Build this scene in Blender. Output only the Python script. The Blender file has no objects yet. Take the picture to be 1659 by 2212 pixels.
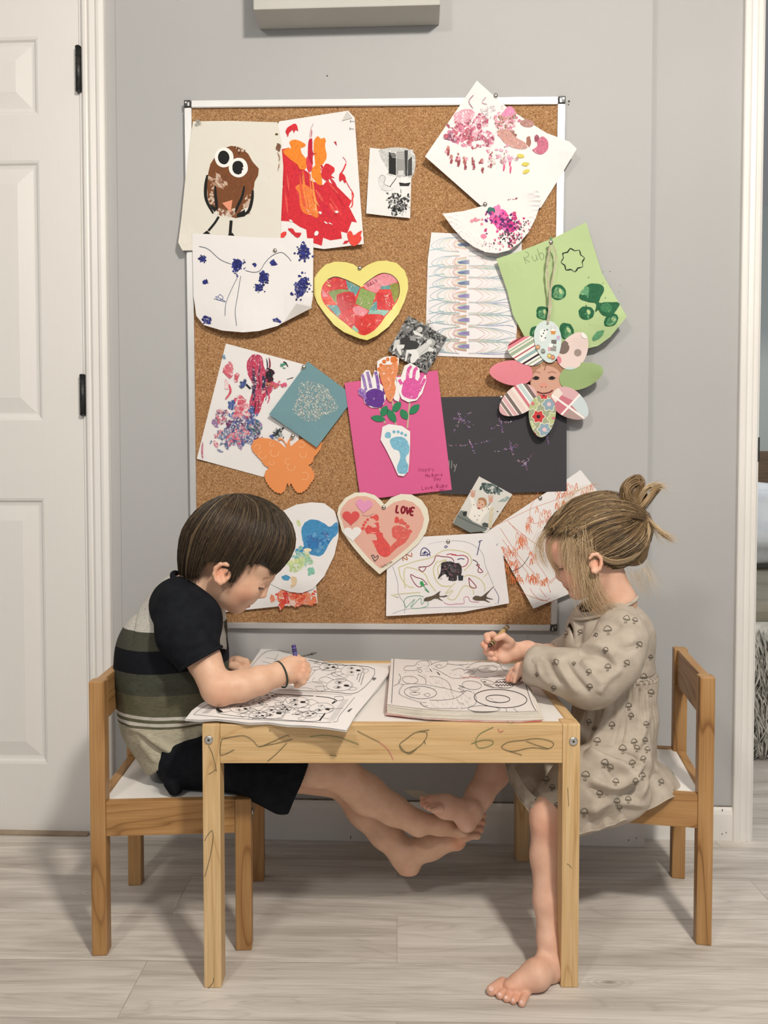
import bpy, bmesh, math, random
import numpy as np
from mathutils import Vector, Matrix, Euler
from mathutils.geometry import tessellate_polygon
from mathutils.bvhtree import BVHTree

scene = bpy.context.scene
COL = scene.collection
rnd = random.Random(7)

# ---------------------------------------------------------------- camera
F_PX = 1704.0; CX = 829.5; CY = 1106.0
CAM = Vector((0.0, 0.0, 0.846))
PITCH = 0.0343
YAW = -0.0096
cam_rot = Euler((math.pi / 2 - PITCH, 0, YAW), 'XYZ').to_matrix()
cd = bpy.data.cameras.new('camera'); cam = bpy.data.objects.new('camera', cd); COL.objects.link(cam)
cd.sensor_fit = 'VERTICAL'; cd.sensor_height = 36.0; cd.lens = F_PX / 2212.0 * 36.0
cd.clip_start = 0.02
cam.location = CAM; cam.rotation_euler = Euler((math.pi / 2 - PITCH, 0, YAW), 'XYZ')
scene.camera = cam

# ---------------------------------------------------------------- light and exposure
scene.view_settings.view_transform = 'Standard'
scene.view_settings.look = 'None'
scene.view_settings.gamma = 1.0
scene.view_settings.use_curve_mapping = False
scene.view_settings.exposure = -0.30
w = bpy.data.worlds.new('world'); scene.world = w; w.use_nodes = True
w.node_tree.nodes['Background'].inputs[0].default_value = (0.93, 0.96, 1.0, 1)
w.node_tree.nodes['Background'].inputs[1].default_value = 0.24

def area(name, loc, target, size, power, color, size_y=None):
    l = bpy.data.lights.new(name, 'AREA'); l.size = size; l.energy = power; l.color = color
    if size_y: l.shape = 'RECTANGLE'; l.size_y = size_y
    o = bpy.data.objects.new(name, l); COL.objects.link(o); o.location = loc
    o.rotation_euler = (Vector(target) - Vector(loc)).to_track_quat('-Z', 'Y').to_euler()
    return o
area('ceiling_lamp_light', (0.66, -0.22, 2.38), (0.2, 1.5, 0.8), 0.20, 62, (1.0, 0.93, 0.83))
area('ceiling_lamp_light', (-0.95, -0.60, 2.38), (0.0, 1.6, 0.8), 0.26, 24, (1.0, 0.94, 0.86))
area('window_light', (0.9, -1.8, 1.7), (0.1, 1.6, 0.9), 1.5, 10, (0.88, 0.94, 1.0), 1.3)

# ---------------------------------------------------------------- pixel helpers
def ray(px, py):
    return cam_rot @ Vector(((px - CX) / F_PX, -(py - CY) / F_PX, -1.0))
def P(px, py, Y):
    d = ray(px, py); return CAM + d * (Y / d.y)
def PZ(px, py, z):
    d = ray(px, py); return CAM + d * ((z - CAM.z) / d.z)
cam_inv = cam_rot.transposed()
CI = np.array(cam_inv)
def proj_np(v):                     # world (n,3) -> pixels (n,2)
    q = (v - np.array(CAM)) @ CI.T
    return np.stack([CX + F_PX * q[:, 0] / -q[:, 2], CY - F_PX * q[:, 1] / -q[:, 2]], 1)

# wall frame: u along the wall, z up, off towards the camera
_a = PZ(475, 1811, 0); _b = PZ(1395, 1829, 0)
WANG = math.atan2(_b.y - _a.y, _b.x - _a.x)
WROT = Matrix.Rotation(WANG, 4, 'Z')
WU = Vector((math.cos(WANG), math.sin(WANG), 0)); WN = Vector((math.sin(WANG), -math.cos(WANG), 0))
WO = _a + WU * ((-_a.x) / WU.x) - WN * 0.012       # wall surface origin near x = 0
def W(u, z, off=0.0): return WO + WU * u + Vector((0, 0, z)) + WN * off
def PW(px, py, off=0.0):
    d = ray(px, py); o = WO + WN * off
    t = (o - CAM).dot(WN) / d.dot(WN); p = CAM + d * t
    return ((p - WO).dot(WU), p.z)

def srgb(r, g=None, b=None):
    if g is None: r, g, b = r
    f = lambda c: (c / 255.0) / 12.92 if c <= 10.3 else (((c / 255.0) + 0.055) / 1.055) ** 2.4
    return (f(r), f(g), f(b))

# ---------------------------------------------------------------- tagging
def tag(o, label, cat, group=None):
    o['label'] = label; o['category'] = cat
    if group: o['group'] = group
    return o
def thing(name, label, cat, loc=(0, 0, 0), rotz=0.0, group=None):
    o = bpy.data.objects.new(name, None); COL.objects.link(o); o.location = loc
    o.rotation_euler = (0, 0, rotz); o.empty_display_size = 0.05
    return tag(o, label, cat, group)
def link(name, me, mats, parent=None, smooth=False):
    if not isinstance(mats, (list, tuple)): mats = [mats]
    for m in mats: me.materials.append(m)
    if smooth:
        me.polygons.foreach_set('use_smooth', [True] * len(me.polygons))
    o = bpy.data.objects.new(name, me); COL.objects.link(o)
    if parent is not None: o.parent = parent
    return o
def bobj(name, bm, mats, parent=None, smooth=False):
    me = bpy.data.meshes.new(name); bmesh.ops.recalc_face_normals(bm, faces=bm.faces[:])
    bm.to_mesh(me); bm.free(); return link(name, me, mats, parent, smooth)
def struct(o):
    o['kind'] = 'structure'; return o
def box_bm(bm, lo, hi, bevel=0.0, seg=2, mat=0):
    ret = bmesh.ops.create_cube(bm, size=1.0); vs = ret['verts']
    for v in vs:
        v.co = Vector([lo[i] + (v.co[i] + 0.5) * (hi[i] - lo[i]) for i in range(3)])
    fs = set(f for v in vs for f in v.link_faces)
    for f in fs: f.material_index = mat
    if bevel > 0:
        es = list(set(e for v in vs for e in v.link_edges))
        bmesh.ops.bevel(bm, geom=es, offset=bevel, segments=seg, profile=0.6, affect='EDGES', material=mat)
def box(name, lo, hi, mat, parent=None, bevel=0.0, seg=2):
    bm = bmesh.new(); box_bm(bm, lo, hi, bevel, seg); return bobj(name, bm, mat, parent)
def tube_bm(bm, pts, radii, n=8, cap=True, mat=0):
    pts = [Vector(p) for p in pts]; rings = []; ref = None
    if not isinstance(radii, (list, tuple)): radii = [radii] * len(pts)
    for i, p in enumerate(pts):
        d = (pts[min(i + 1, len(pts) - 1)] - pts[max(i - 1, 0)]).normalized()
        if ref is None: ref = d.orthogonal().normalized()
        ref = (ref - d * ref.dot(d))
        ref = ref.normalized() if ref.length > 1e-6 else d.orthogonal().normalized()
        s = d.cross(ref); rings.append([bm.verts.new(p + (ref * math.cos(a) + s * math.sin(a)) * radii[i])
            for a in [2 * math.pi * k / n for k in range(n)]])
    for a, b in zip(rings, rings[1:]):
        for k in range(n):
            f = bm.faces.new((a[k], a[(k + 1) % n], b[(k + 1) % n], b[k])); f.smooth = True; f.material_index = mat
    if cap:
        for r in (rings[0], rings[-1]):
            f = bm.faces.new(r); f.material_index = mat

# ---------------------------------------------------------------- materials
def newmat(name, rough=0.5, spec=0.4):
    m = bpy.data.materials.new(name); m.use_nodes = True; nt = m.node_tree
    b = nt.nodes['Principled BSDF']; b.inputs['Roughness'].default_value = rough
    b.inputs['Specular IOR Level'].default_value = spec
    return m, nt, b
def N(nt, t, **kw):
    n = nt.nodes.new(t)
    for k, v in kw.items():
        if hasattr(n, k): setattr(n, k, v)
        else: n.inputs[k.replace('_', ' ')].default_value = v
    return n
def ramp(nt, fac, stops, interp='LINEAR'):
    r = nt.nodes.new('ShaderNodeValToRGB'); r.color_ramp.interpolation = interp
    e = r.color_ramp.elements
    while len(e) < len(stops): e.new(0.5)
    for k, (p, c) in enumerate(stops):
        e[k].position = p; e[k].color = (*c, 1) if len(c) == 3 else c
    nt.links.new(fac, r.inputs[0]); return r
def coords(nt, scale=(1, 1, 1), kind='Object', rot=(0, 0, 0)):
    tc = nt.nodes.new('ShaderNodeTexCoord'); mp = nt.nodes.new('ShaderNodeMapping')
    mp.inputs['Scale'].default_value = scale; mp.inputs['Rotation'].default_value = rot
    nt.links.new(tc.outputs[kind], mp.inputs[0]); return mp.outputs[0]
def bump(nt, b, h, strength=0.2, dist=0.001):
    n = nt.nodes.new('ShaderNodeBump'); n.inputs['Strength'].default_value = strength
    n.inputs['Distance'].default_value = dist; nt.links.new(h, n.inputs['Height'])
    nt.links.new(n.outputs[0], b.inputs['Normal'])
def noisy(name, c1, c2, scale=20, rough=0.6, spec=0.3, bstr=0.0, bscale=None, stretch=(1, 1, 1), bdist=0.001, detail=4):
    m, nt, b = newmat(name, rough, spec)
    n = N(nt, 'ShaderNodeTexNoise', Scale=scale, Detail=detail); nt.links.new(coords(nt, stretch), n.inputs['Vector'])
    r = ramp(nt, n.outputs['Fac'], [(0.3, c1), (0.7, c2)]); nt.links.new(r.outputs[0], b.inputs['Base Color'])
    if bstr > 0:
        n2 = N(nt, 'ShaderNodeTexNoise', Scale=bscale or scale * 4, Detail=3); nt.links.new(coords(nt, stretch), n2.inputs['Vector'])
        bump(nt, b, n2.outputs['Fac'], bstr, bdist)
    return m
def mixc(nt, fac, a, b, blend='MIX'):
    n = nt.nodes.new('ShaderNodeMix'); n.data_type = 'RGBA'; n.blend_type = blend
    for s, v in ((n.inputs[0], fac), (n.inputs[6], a), (n.inputs[7], b)):
        if isinstance(v, (int, float)): s.default_value = v
        elif isinstance(v, tuple): s.default_value = (*v, 1) if len(v) == 3 else v
        else: nt.links.new(v, s)
    return n.outputs[2]
def mathn(nt, op, a, b=None, c=None):
    n = nt.nodes.new('ShaderNodeMath'); n.operation = op
    for s, v in zip(n.inputs, (a, b, c)):
        if v is None: continue
        if isinstance(v, (int, float)): s.default_value = v
        else: nt.links.new(v, s)
    return n.outputs[0]

def wood(name, axis, light, mid, dark, seed):
    """pine with long grain along the given axis"""
    m, nt, b = newmat(name, 0.42, 0.35)
    st = [9.0, 9.0, 9.0]; st[axis] = 0.9
    v = coords(nt, tuple(st))
    off = N(nt, 'ShaderNodeVectorMath', operation='ADD'); nt.links.new(v, off.inputs[0]); off.inputs[1].default_value = (seed, seed * 2.1, seed * .7)
    warp = N(nt, 'ShaderNodeTexNoise', Scale=1.3, Detail=2, Distortion=0.4); nt.links.new(off.outputs[0], warp.inputs['Vector'])
    bands = mathn(nt, 'FRACT', mathn(nt, 'MULTIPLY', warp.outputs['Fac'], 9.0))
    r = ramp(nt, bands, [(0.0, mid), (0.55, light), (0.86, mid), (0.95, dark), (1.0, mid)])
    st2 = [420.0, 420.0, 420.0]; st2[axis] = 9.0
    fine = N(nt, 'ShaderNodeTexNoise', Scale=1.0, Detail=3); nt.links.new(coords(nt, tuple(st2)), fine.inputs['Vector'])
    fr = ramp(nt, fine.outputs['Fac'], [(0.3, (0.86, 0.84, 0.80)), (0.65, (1.05, 1.05, 1.05))])
    big = N(nt, 'ShaderNodeTexNoise', Scale=0.5, Detail=2); nt.links.new(off.outputs[0], big.inputs['Vector'])
    c0 = mixc(nt, ramp(nt, big.outputs['Fac'], [(0.35, (0, 0, 0)), (0.65, (0.7, 0.7, 0.7))]).outputs[0], r.outputs[0], mid)
    c = mixc(nt, 1.0, c0, fr.outputs[0], 'MULTIPLY')
    nt.links.new(c, b.inputs['Base Color']); bump(nt, b, fine.outputs['Fac'], 0.12, 0.0006)
    return m
PL = (srgb(220, 190, 146), srgb(208, 174, 126), srgb(176, 134, 86))
PD = (srgb(182, 142, 94), srgb(166, 124, 77), srgb(124, 86, 48))
WT = [wood('pine_table_' + 'xyz'[i], i, *PL, 3.1 + i) for i in range(3)]
WC = [wood('pine_chair_' + 'xyz'[i], i, *PD, 8.7 + i) for i in range(3)]
M_white_paint = noisy('white_trim_paint', srgb(229, 226, 221), srgb(238, 235, 231), 3, 0.38, 0.4, 0.08, 60)
M_wall = noisy('grey_wall_paint', srgb(176, 176, 176), srgb(182, 182, 182), 1.5, 0.75, 0.2, 0.25, 180, bdist=0.0008)
M_white_board = noisy('white_laminate', srgb(236, 233, 228), srgb(243, 240, 236), 6, 0.35, 0.4)
M_steel = noisy('zinc_bolt', srgb(188, 188, 186), srgb(214, 214, 212), 60, 0.3, 0.5)
M_steel.node_tree.nodes['Principled BSDF'].inputs['Metallic'].default_value = 0.85
M_alu = noisy('aluminium_frame', srgb(206, 206, 206), srgb(216, 216, 216), 8, 0.42, 0.5, stretch=(1, 1, 1))
M_alu.node_tree.nodes['Principled BSDF'].inputs['Metallic'].default_value = 0.45
M_black_metal = noisy('black_hinge', srgb(24, 26, 26), srgb(44, 46, 46), 90, 0.4, 0.5, 0.3)
M_black_plastic = noisy('black_corner_plastic', srgb(30, 30, 30), srgb(66, 66, 64), 200, 0.4, 0.5)
# ================================================================ floor
def floor_material():
    m, nt, b = newmat('grey_oak_vinyl_planks', 0.5, 0.25)
    v = coords(nt)
    br = nt.nodes.new('ShaderNodeTexBrick'); nt.links.new(v, br.inputs['Vector'])
    br.offset = 0.37; br.inputs['Scale'].default_value = 1.0
    br.inputs['Brick Width'].default_value = 1.2; br.inputs['Row Height'].default_value = 0.152
    br.inputs['Mortar Size'].default_value = 0.0008; br.inputs['Mortar Smooth'].default_value = 0.3
    br.inputs['Color1'].default_value = (0.0, 0.0, 0.0, 1); br.inputs['Color2'].default_value = (1, 1, 1, 1); br.inputs['Mortar'].default_value = (0.5, 0.5, 0.5, 1)
    # grain coordinates shifted per plank
    sc = N(nt, 'ShaderNodeVectorMath', operation='MULTIPLY'); nt.links.new(v, sc.inputs[0]); sc.inputs[1].default_value = (1.1, 13.0, 1.0)
    ad = N(nt, 'ShaderNodeVectorMath', operation='MULTIPLY_ADD')
    nt.links.new(br.outputs['Color'], ad.inputs[0]); ad.inputs[1].default_value = (7.3, 31.0, 3.0); nt.links.new(sc.outputs[0], ad.inputs[2])
    g1 = N(nt, 'ShaderNodeTexNoise', Scale=1.5, Detail=8, Roughness=0.62, Distortion=0.9); nt.links.new(ad.outputs[0], g1.inputs['Vector'])
    g2 = N(nt, 'ShaderNodeTexNoise', Scale=0.75, Detail=2, Distortion=1.4); nt.links.new(ad.outputs[0], g2.inputs['Vector'])
    rings = mathn(nt, 'FRACT', mathn(nt, 'MULTIPLY', g2.outputs['Fac'], 11.0))
    s2 = N(nt, 'ShaderNodeVectorMath', operation='MULTIPLY'); nt.links.new(ad.outputs[0], s2.inputs[0]); s2.inputs[1].default_value = (4.0, 22.0, 1.0)
    g3 = N(nt, 'ShaderNodeTexNoise', Scale=1.2, Detail=4, Roughness=0.7); nt.links.new(s2.outputs[0], g3.inputs['Vector'])
    base = ramp(nt, g1.outputs['Fac'], [(0.30, srgb(172, 164, 156)), (0.46, srgb(200, 193, 185)), (0.60, srgb(217, 211, 204)), (0.78, srgb(226, 221, 215))])
    rr = ramp(nt, rings, [(0.0, (0.97, 0.97, 0.97)), (0.72, (1.02, 1.02, 1.02)), (0.90, (0.84, 0.835, 0.83)), (1.0, (0.98, 0.98, 0.98))])
    fr = ramp(nt, g3.outputs['Fac'], [(0.33, (0.80, 0.79, 0.78)), (0.52, (1.0, 1.0, 1.0)), (0.8, (1.06, 1.06, 1.06))])
    c = mixc(nt, 0.75, base.outputs[0], rr.outputs[0], 'MULTIPLY'); c = mixc(nt, 0.75, c, fr.outputs[0], 'MULTIPLY')
    tint = ramp(nt, br.outputs['Color'], [(0.0, (0.95, 0.95, 0.955)), (1.0, (1.05, 1.04, 1.03))])
    c = mixc(nt, 1.0, c, tint.outputs[0], 'MULTIPLY')
    seam = ramp(nt, br.outputs['Fac'], [(0.0, (1, 1, 1)), (1.0, (0.66, 0.64, 0.62))])
    c = mixc(nt, 1.0, c, seam.outputs[0], 'MULTIPLY')
    for kx, ky in ((0.361, 1.321), (-0.62, 1.60)):                # knots in the planks
        dv = N(nt, 'ShaderNodeVectorMath', operation='SUBTRACT'); nt.links.new(v, dv.inputs[0]); dv.inputs[1].default_value = (kx, ky, 0)
        ds = N(nt, 'ShaderNodeVectorMath', operation='MULTIPLY'); nt.links.new(dv.outputs[0], ds.inputs[0]); ds.inputs[1].default_value = (.55, 1.3, 0)
        ln = N(nt, 'ShaderNodeVectorMath', operation='LENGTH'); nt.links.new(ds.outputs[0], ln.inputs[0])
        wv = mathn(nt, 'ADD', ln.outputs['Value'], mathn(nt, 'MULTIPLY', g3.outputs['Fac'], 0.006))
        kr = ramp(nt, mathn(nt, 'MULTIPLY', wv, 28.0), [(0.10, (.50, .47, .45)), (0.26, (.80, .78, .76)), (0.34, (1, 1, 1)), (0.46, (.84, .83, .82)), (0.54, (1.02, 1.02, 1.02)), (0.66, (.90, .89, .88)), (0.75, (1, 1, 1))])
        c = mixc(nt, 1.0, c, kr.outputs[0], 'MULTIPLY')
    nt.links.new(c, b.inputs['Base Color']); bump(nt, b, g3.outputs['Fac'], 0.12, 0.0005)
    return m
M_floor = floor_material()
fl = box('floor', (-2.6, -2.5, -0.05), (2.9, 1.95, 0.0), M_floor); fl.rotation_euler = (0, 0, WANG * 0.5); struct(fl)
fl.location = (0, 0, 0)
fl2 = box('floor_bedroom', (-0.4, 1.95, -0.05), (3.2, 5.2, -0.001), M_floor); fl2.rotation_euler = (0, 0, WANG * 0.5); struct(fl2)

# ================================================================ walls (in the wall frame)
def wobj(o):
    o.matrix_world = Matrix.Translation(WO) @ WROT
    return o
def wbox(name, u0, u1, z0, z1, off0, off1, mat, bevel=0.0, parent=None):
    o = box(name, (u0, -off1, z0), (u1, -off0, z1), mat, None, bevel)
    if parent is None: wobj(o)
    else: o.parent = parent
    return o
H = 2.44
uL0 = PW(186, 1000)[0]                  # door casing, inner edge
uL1 = PW(240, 1000)[0]                  # door casing, outer edge
uStep = PW(1400, 900)[0]
REC = -0.040                            # the wall to the right lies 4 cm further back
def PWR(px, py): return PW(px, py, REC)
uR0 = PWR(1590, 1000)[0]; uR1 = PWR(1642, 1000)[0]

bm = bmesh.new()
box_bm(bm, (uL1 - 0.03, 0.0, 0), (uStep, 0.12, H))
o = bobj('wall_back', bm, M_wall); wobj(o); struct(o)
# peeled paint patch under the table
M_patch = noisy('bare_drywall_patch', srgb(196, 186, 168), srgb(214, 206, 190), 30, 0.85, 0.1)
pp = [(868, 1706), (880, 1707), (895, 1706), (913, 1708), (922, 1715), (950, 1713), (975, 1716), (982, 1724), (960, 1730), (930, 1732), (905, 1726), (888, 1718)]
bm = bmesh.new(); vs = [bm.verts.new((PW(x, y)[0], -0.0006, PW(x, y)[1])) for x, y in pp]; bm.faces.new(vs)
vs2 = [bm.verts.new((v.co.x, 0.001, v.co.z)) for v in vs]
for k in range(len(vs)): bm.faces.new((vs[k], vs2[k], vs2[(k + 1) % len(vs)], vs[(k + 1) % len(vs)]))
o = bobj('trim_patch', bm, M_patch); wobj(o); struct(o)

o = wbox('wall_back_right', uStep, uR0 + 0.05, 0, H, REC - 0.12, REC, M_wall); struct(o)
o = wbox('wall_left', -2.4, uL0 - 0.86, 0, H, -0.12, 0, M_wall); struct(o)
o = wbox('wall_far_right', uR0 + 0.86, 2.6, 0, H, REC - 0.12, REC, M_wall); struct(o)
o = wbox('wall_over_door', uL0 - 0.9, uL1, 2.09, H, -0.12, -0.001, M_wall); struct(o)
o = wbox('wall_over_opening', uR0, uR0 + 0.9, 2.06, H, REC - 0.12, REC - 0.001, M_wall); struct(o)
cl = box('ceiling', (-2.6, -2.5, H), (2.9, 2.1, H + 0.08), noisy('ceiling_paint', srgb(232, 230, 226), srgb(238, 236, 232), 4, 0.8, 0.2, 0.3, 120)); struct(cl)
# fine joint lines in the panelled wall
M_joint = noisy('wall_panel_joint', srgb(158, 158, 155), srgb(168, 168, 165), 5, 0.8, 0.1)
bm = bmesh.new()
for (xa, ya, xb, yb) in ((256, 0, 264, 1400), (1139, 1372, 1139, 1430)):
    a = PW(xa, ya); b = PW(xb, yb)
    box_bm(bm, (min(a[0], b[0]), -0.0004, b[1]), (min(a[0], b[0]) + 0.0012, 0.002, a[1]))
o = bobj('trim_joint', bm, M_joint); wobj(o); struct(o)
# small bore holes and marks on the wall
M_mark = noisy('small_wall_marks', srgb(70, 66, 60), srgb(96, 90, 82), 50, 0.8, 0.1)
bm = bmesh.new()
for (x, y, r) in ((1229, 219, 2.2), (1228, 226, 1.4), (707, 164, 1.6)):
    u, z = PW(x, y); bmesh.ops.create_circle(bm, cap_ends=True, radius=r / 920, segments=10, matrix=Matrix.Translation((u, -0.0008, z)) @ Matrix.Rotation(math.pi / 2, 4, 'X'))
o = bobj('trim_mark', bm, M_mark); wobj(o); struct(o)

# ================================================================ baseboards
def extrude_profile(name, prof, z0, z1, mat):      # prof: (u, off) closed outline, extruded along z
    bm = bmesh.new(); a = [bm.verts.new((u, -f, z0)) for u, f in prof]; b = [bm.verts.new((u, -f, z1)) for u, f in prof]
    n = len(prof)
    for k in range(n): bm.faces.new((a[k], a[(k + 1) % n], b[(k + 1) % n], b[k]))
    bm.faces.new(a); bm.faces.new(b); return bobj(name, bm, mat)
def baseboard(name, u0, u1, base_off, h):
    prof = [(0, 0), (0.012, 0), (0.012, h - 0.016), (0.009, h - 0.006), (0.004, h), (0, h)]
    bm = bmesh.new(); a = [bm.verts.new((u0, -(base_off + o), z)) for o, z in prof]; b = [bm.verts.new((u1, -(base_off + o), z)) for o, z in prof]
    n = len(prof)
    for k in range(n): bm.faces.new((a[k], a[(k + 1) % n], b[(k + 1) % n], b[k]))
    bm.faces.new(a); bm.faces.new(b)
    bw = 0.0010                                    # dark gap along the top edge
    o = bobj(name, bm, M_white_paint); wobj(o); return struct(o)
baseboard('baseboard_back', uL1, uStep, 0.0, 0.094)
baseboard('baseboard_right', uStep + 0.001, uR0, REC, 0.078)
bm = bmesh.new()
box_bm(bm, (uL1, -0.0045, 0.0935), (uStep, 0.0, 0.0955)); box_bm(bm, (uStep, -REC - 0.004, 0.0775), (uR0, -REC, 0.0792))
o = bobj('trim_gap', bm, noisy('dark_caulk_gap', srgb(92, 84, 74), srgb(140, 132, 120), 40, 0.9, 0.1)); wobj(o); struct(o)
bm = bmesh.new()
for (x, y, h) in ((757, 1812, 7), (1357, 1817, 4), (1374, 1812, 3), (1559, 1803, 3), (1568, 1800, 3), (1560, 1752, 4)):
    rec = x > 1400; u, z = PW(x, y, 0.012 + (REC if rec else 0)); box_bm(bm, (u, -(0.0124 + (REC if rec else 0)), z), (u + 0.0015, -(0.011 + (REC if rec else 0)), z + h / 920))
o = bobj('trim_scuff', bm, M_mark); wobj(o); struct(o)

# ================================================================ door on the left
def casing(name, u0, u1, base, top, flip=False):
    wd = u1 - u0
    p = [(0, 0), (0, 0.010), (0.004, 0.013), (0.010, 0.013), (0.013, 0.011), (0.30 * wd, 0.0125), (0.34 * wd, 0.0155), (0.40 * wd, 0.0165), (0.62 * wd, 0.0150), (0.66 * wd, 0.0175), (0.72 * wd, 0.0190), (wd - 0.010, 0.0195), (wd - 0.006, 0.0180), (wd - 0.002, 0.0165), (wd, 0.014), (wd, 0)]
    if flip: p = [(wd - a, b) for a, b in reversed(p)]
    o = extrude_profile(name, [(u0 + a, base + b) for a, b in p], 0.0, top, M_white_paint); wobj(o); return struct(o)
casing('trim_door_left', uL0 + 0.006, uL1, 0.0, 2.14)
casing('trim_door_right', uR0, uR1 - 0.010, REC, 2.12, True)
o = wbox('trim_jamb_left', uL0 - 0.002, uL0 + 0.012, 0, 2.07, -0.12, 0.004, M_white_paint); struct(o)
o = wbox('trim_jamb_right', uR1 - 0.016, uR1 - 0.006, 0, 2.06, REC - 0.12, REC + 0.004, M_white_paint); struct(o)

def door_leaf():
    m, nt, b = newmat('embossed_white_door', 0.42, 0.4)
    n = N(nt, 'ShaderNodeTexNoise', Scale=1.0, Detail=3, Distortion=0.6); nt.links.new(coords(nt, (330, 30, 10)), n.inputs['Vector'])
    b.inputs['Base Color'].default_value = (*srgb(234, 231, 227), 1); bump(nt, b, n.outputs['Fac'], 0.16, 0.0008)
    bm = bmesh.new()
    u1 = uL0 - 0.003; u0 = u1 - 0.80; z0 = PW(90, 1801)[1]; z1 = 2.04
    pr = PW(74, 600)[0] + 0.016                       # right edge of the right-hand panels
    cols = [(u0 + (u1 - pr), u0 + 0.365), (u0 + 0.435, pr)]
    rows = [(PW(60, 248)[1], 1.90), (PW(60, 908)[1], PW(60, 346)[1]), (PW(60, 1650)[1], PW(60, 1076)[1])]
    us = sorted([u0, u1] + [c for cc in cols for c in cc]); zs = sorted([z0, z1] + [r for rr_ in rows for r in rr_])
    V = {}
    def vert(u, z, f):
        k = (round(u, 5), round(z, 5), round(f, 5))
        if k not in V: V[k] = bm.verts.new((u, -f, z))
        return V[k]
    F = 0.0
    for i in range(len(us) - 1):
        for j in range(len(zs) - 1):
            a, c, d, e = us[i], us[i + 1], zs[j], zs[j + 1]
            if (a, c) in cols and (d, e) in rows:
                lay = [(0, 0), (0.006, -0.002), (0.010, -0.007), (0.016, -0.0085), (0.019, -0.0085), (0.052, -0.0015), (0.054, -0.0010)]
                for (i0, f0), (i1, f1) in zip(lay, lay[1:]):
                    r0 = [(a + i0, d + i0), (c - i0, d + i0), (c - i0, e - i0), (a + i0, e - i0)]
                    r1 = [(a + i1, d + i1), (c - i1, d + i1), (c - i1, e - i1), (a + i1, e - i1)]
                    for k in range(4):
                        q = (k + 1) % 4
                        bm.faces.new((vert(*r0[k], F + f0), vert(*r0[q], F + f0), vert(*r1[q], F + f1), vert(*r1[k], F + f1)))
                bm.faces.new([vert(*p, F + lay[-1][1]) for p in r1])
            else:
                bm.faces.new((vert(a, d, F), vert(c, d, F), vert(c, e, F), vert(a, e, F)))
    # edges and back
    bk = [bm.verts.new((u, 0.035, z)) for u, z in ((u0, z0), (u1, z0), (u1, z1), (u0, z1))]
    bm.faces.new(bk)
    bmesh.ops.recalc_face_normals(bm, faces=bm.faces[:])
    bot = [vert(u, z0, F) for u in us]; top = [vert(u, z1, F) for u in us]; lf = [vert(u0, z, F) for z in zs]; rt = [vert(u1, z, F) for z in zs]
    bm.faces.new(bot + [bk[1], bk[0]]); bm.faces.new(top + [bk[2], bk[3]]); bm.faces.new(lf + [bk[3], bk[0]]); bm.faces.new(rt + [bk[2], bk[1]])
    return bobj('door_1', bm, m)
dl = door_leaf(); wobj(dl); struct(dl)
def hinge(px0, px1, py0, py1, uu):
    z1 = PW(px0, py0)[1]; z0 = PW(px0, py1)[1]; bm = bmesh.new()
    tube_bm(bm, [(uu, -0.0075, z0), (uu, -0.0075, z1)], 0.0068, 16)
    tube_bm(bm, [(uu, -0.0075, z1), (uu, -0.0075, z1 + 0.003)], [0.0075, 0.005], 16)
    tube_bm(bm, [(uu, -0.0075, z0 - 0.003), (uu, -0.0075, z0)], [0.005, 0.0075], 16)
    for k in (1, 2, 3, 4):
        zz = z0 + (z1 - z0) * k / 5; tube_bm(bm, [(uu, -0.0075, zz - 0.0005), (uu, -0.0075, zz + 0.0005)], 0.0071, 16)
    box_bm(bm, (uu - 0.001, -0.002, z0), (uu + 0.010, 0.004, z1))
    return bobj('door_hinge', bm, M_black_metal, dl)
hinge(158, 173, 106, 200, uL0 - 0.003); hinge(173, 187, 812, 896, uL0 - 0.003)
# threshold strip under the door
o = wbox('trim_threshold', uL0 - 0.82, uL0 - 0.001, 0, 0.006, -0.10, 0.018, noisy('threshold_strip', srgb(150, 132, 112), srgb(170, 152, 132), 20, 0.5, 0.3), 0.002); struct(o)

# ================================================================ boxed ledge high on the wall
bm = bmesh.new()
a = PW(562, 64)[0]; b = PW(945, 58)[0]; zb = PW(750, 60)[1]
box_bm(bm, (a, -0.078, zb), (b + 0.004, 0.0, H), 0.003)
o = bobj('wall_box_ledge', bm, noisy('painted_box', srgb(186, 184, 178), srgb(196, 194, 188), 5, 0.7, 0.2, 0.3, 90)); wobj(o)
struct(o); o.name = 'trim_boxing'

# ================================================================ bedroom seen through the opening
o = wbox('wall_bedroom', 0.2, 3.4, 0, H, -2.9, -2.8, noisy('pale_mint_wall', srgb(222, 232, 228), srgb(228, 236, 232), 3, 0.8, 0.2)); struct(o)
bed = thing('bed', 'bed in the room beyond the opening, brown headboard and taupe bedding', 'bed', (1.55, 3.1, 0))
M_head = noisy('brown_headboard', srgb(118, 98, 80), srgb(136, 114, 94), 12, 0.6, 0.3, stretch=(1, 1, 8))
M_taupe = noisy('taupe_bedding', srgb(138, 134, 120), srgb(164, 158, 144), 7, 0.9, 0.1, 0.6, 14, bdist=0.01)
bx = 1.55; by = 3.1
zt = P(1650, 975, 4.2).z; box('headboard', (-0.75, 1.05, 0.0), (1.0, 1.12, zt), M_head, bed, 0.01)
box('bed_base', (-0.62, -0.62, 0.05), (0.9, 1.04, 0.30), M_taupe, bed, 0.03)
box('mattress', (-0.64, -0.66, 0.30), (0.92, 1.04, 0.48), M_taupe, bed, 0.05, 4)
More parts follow.
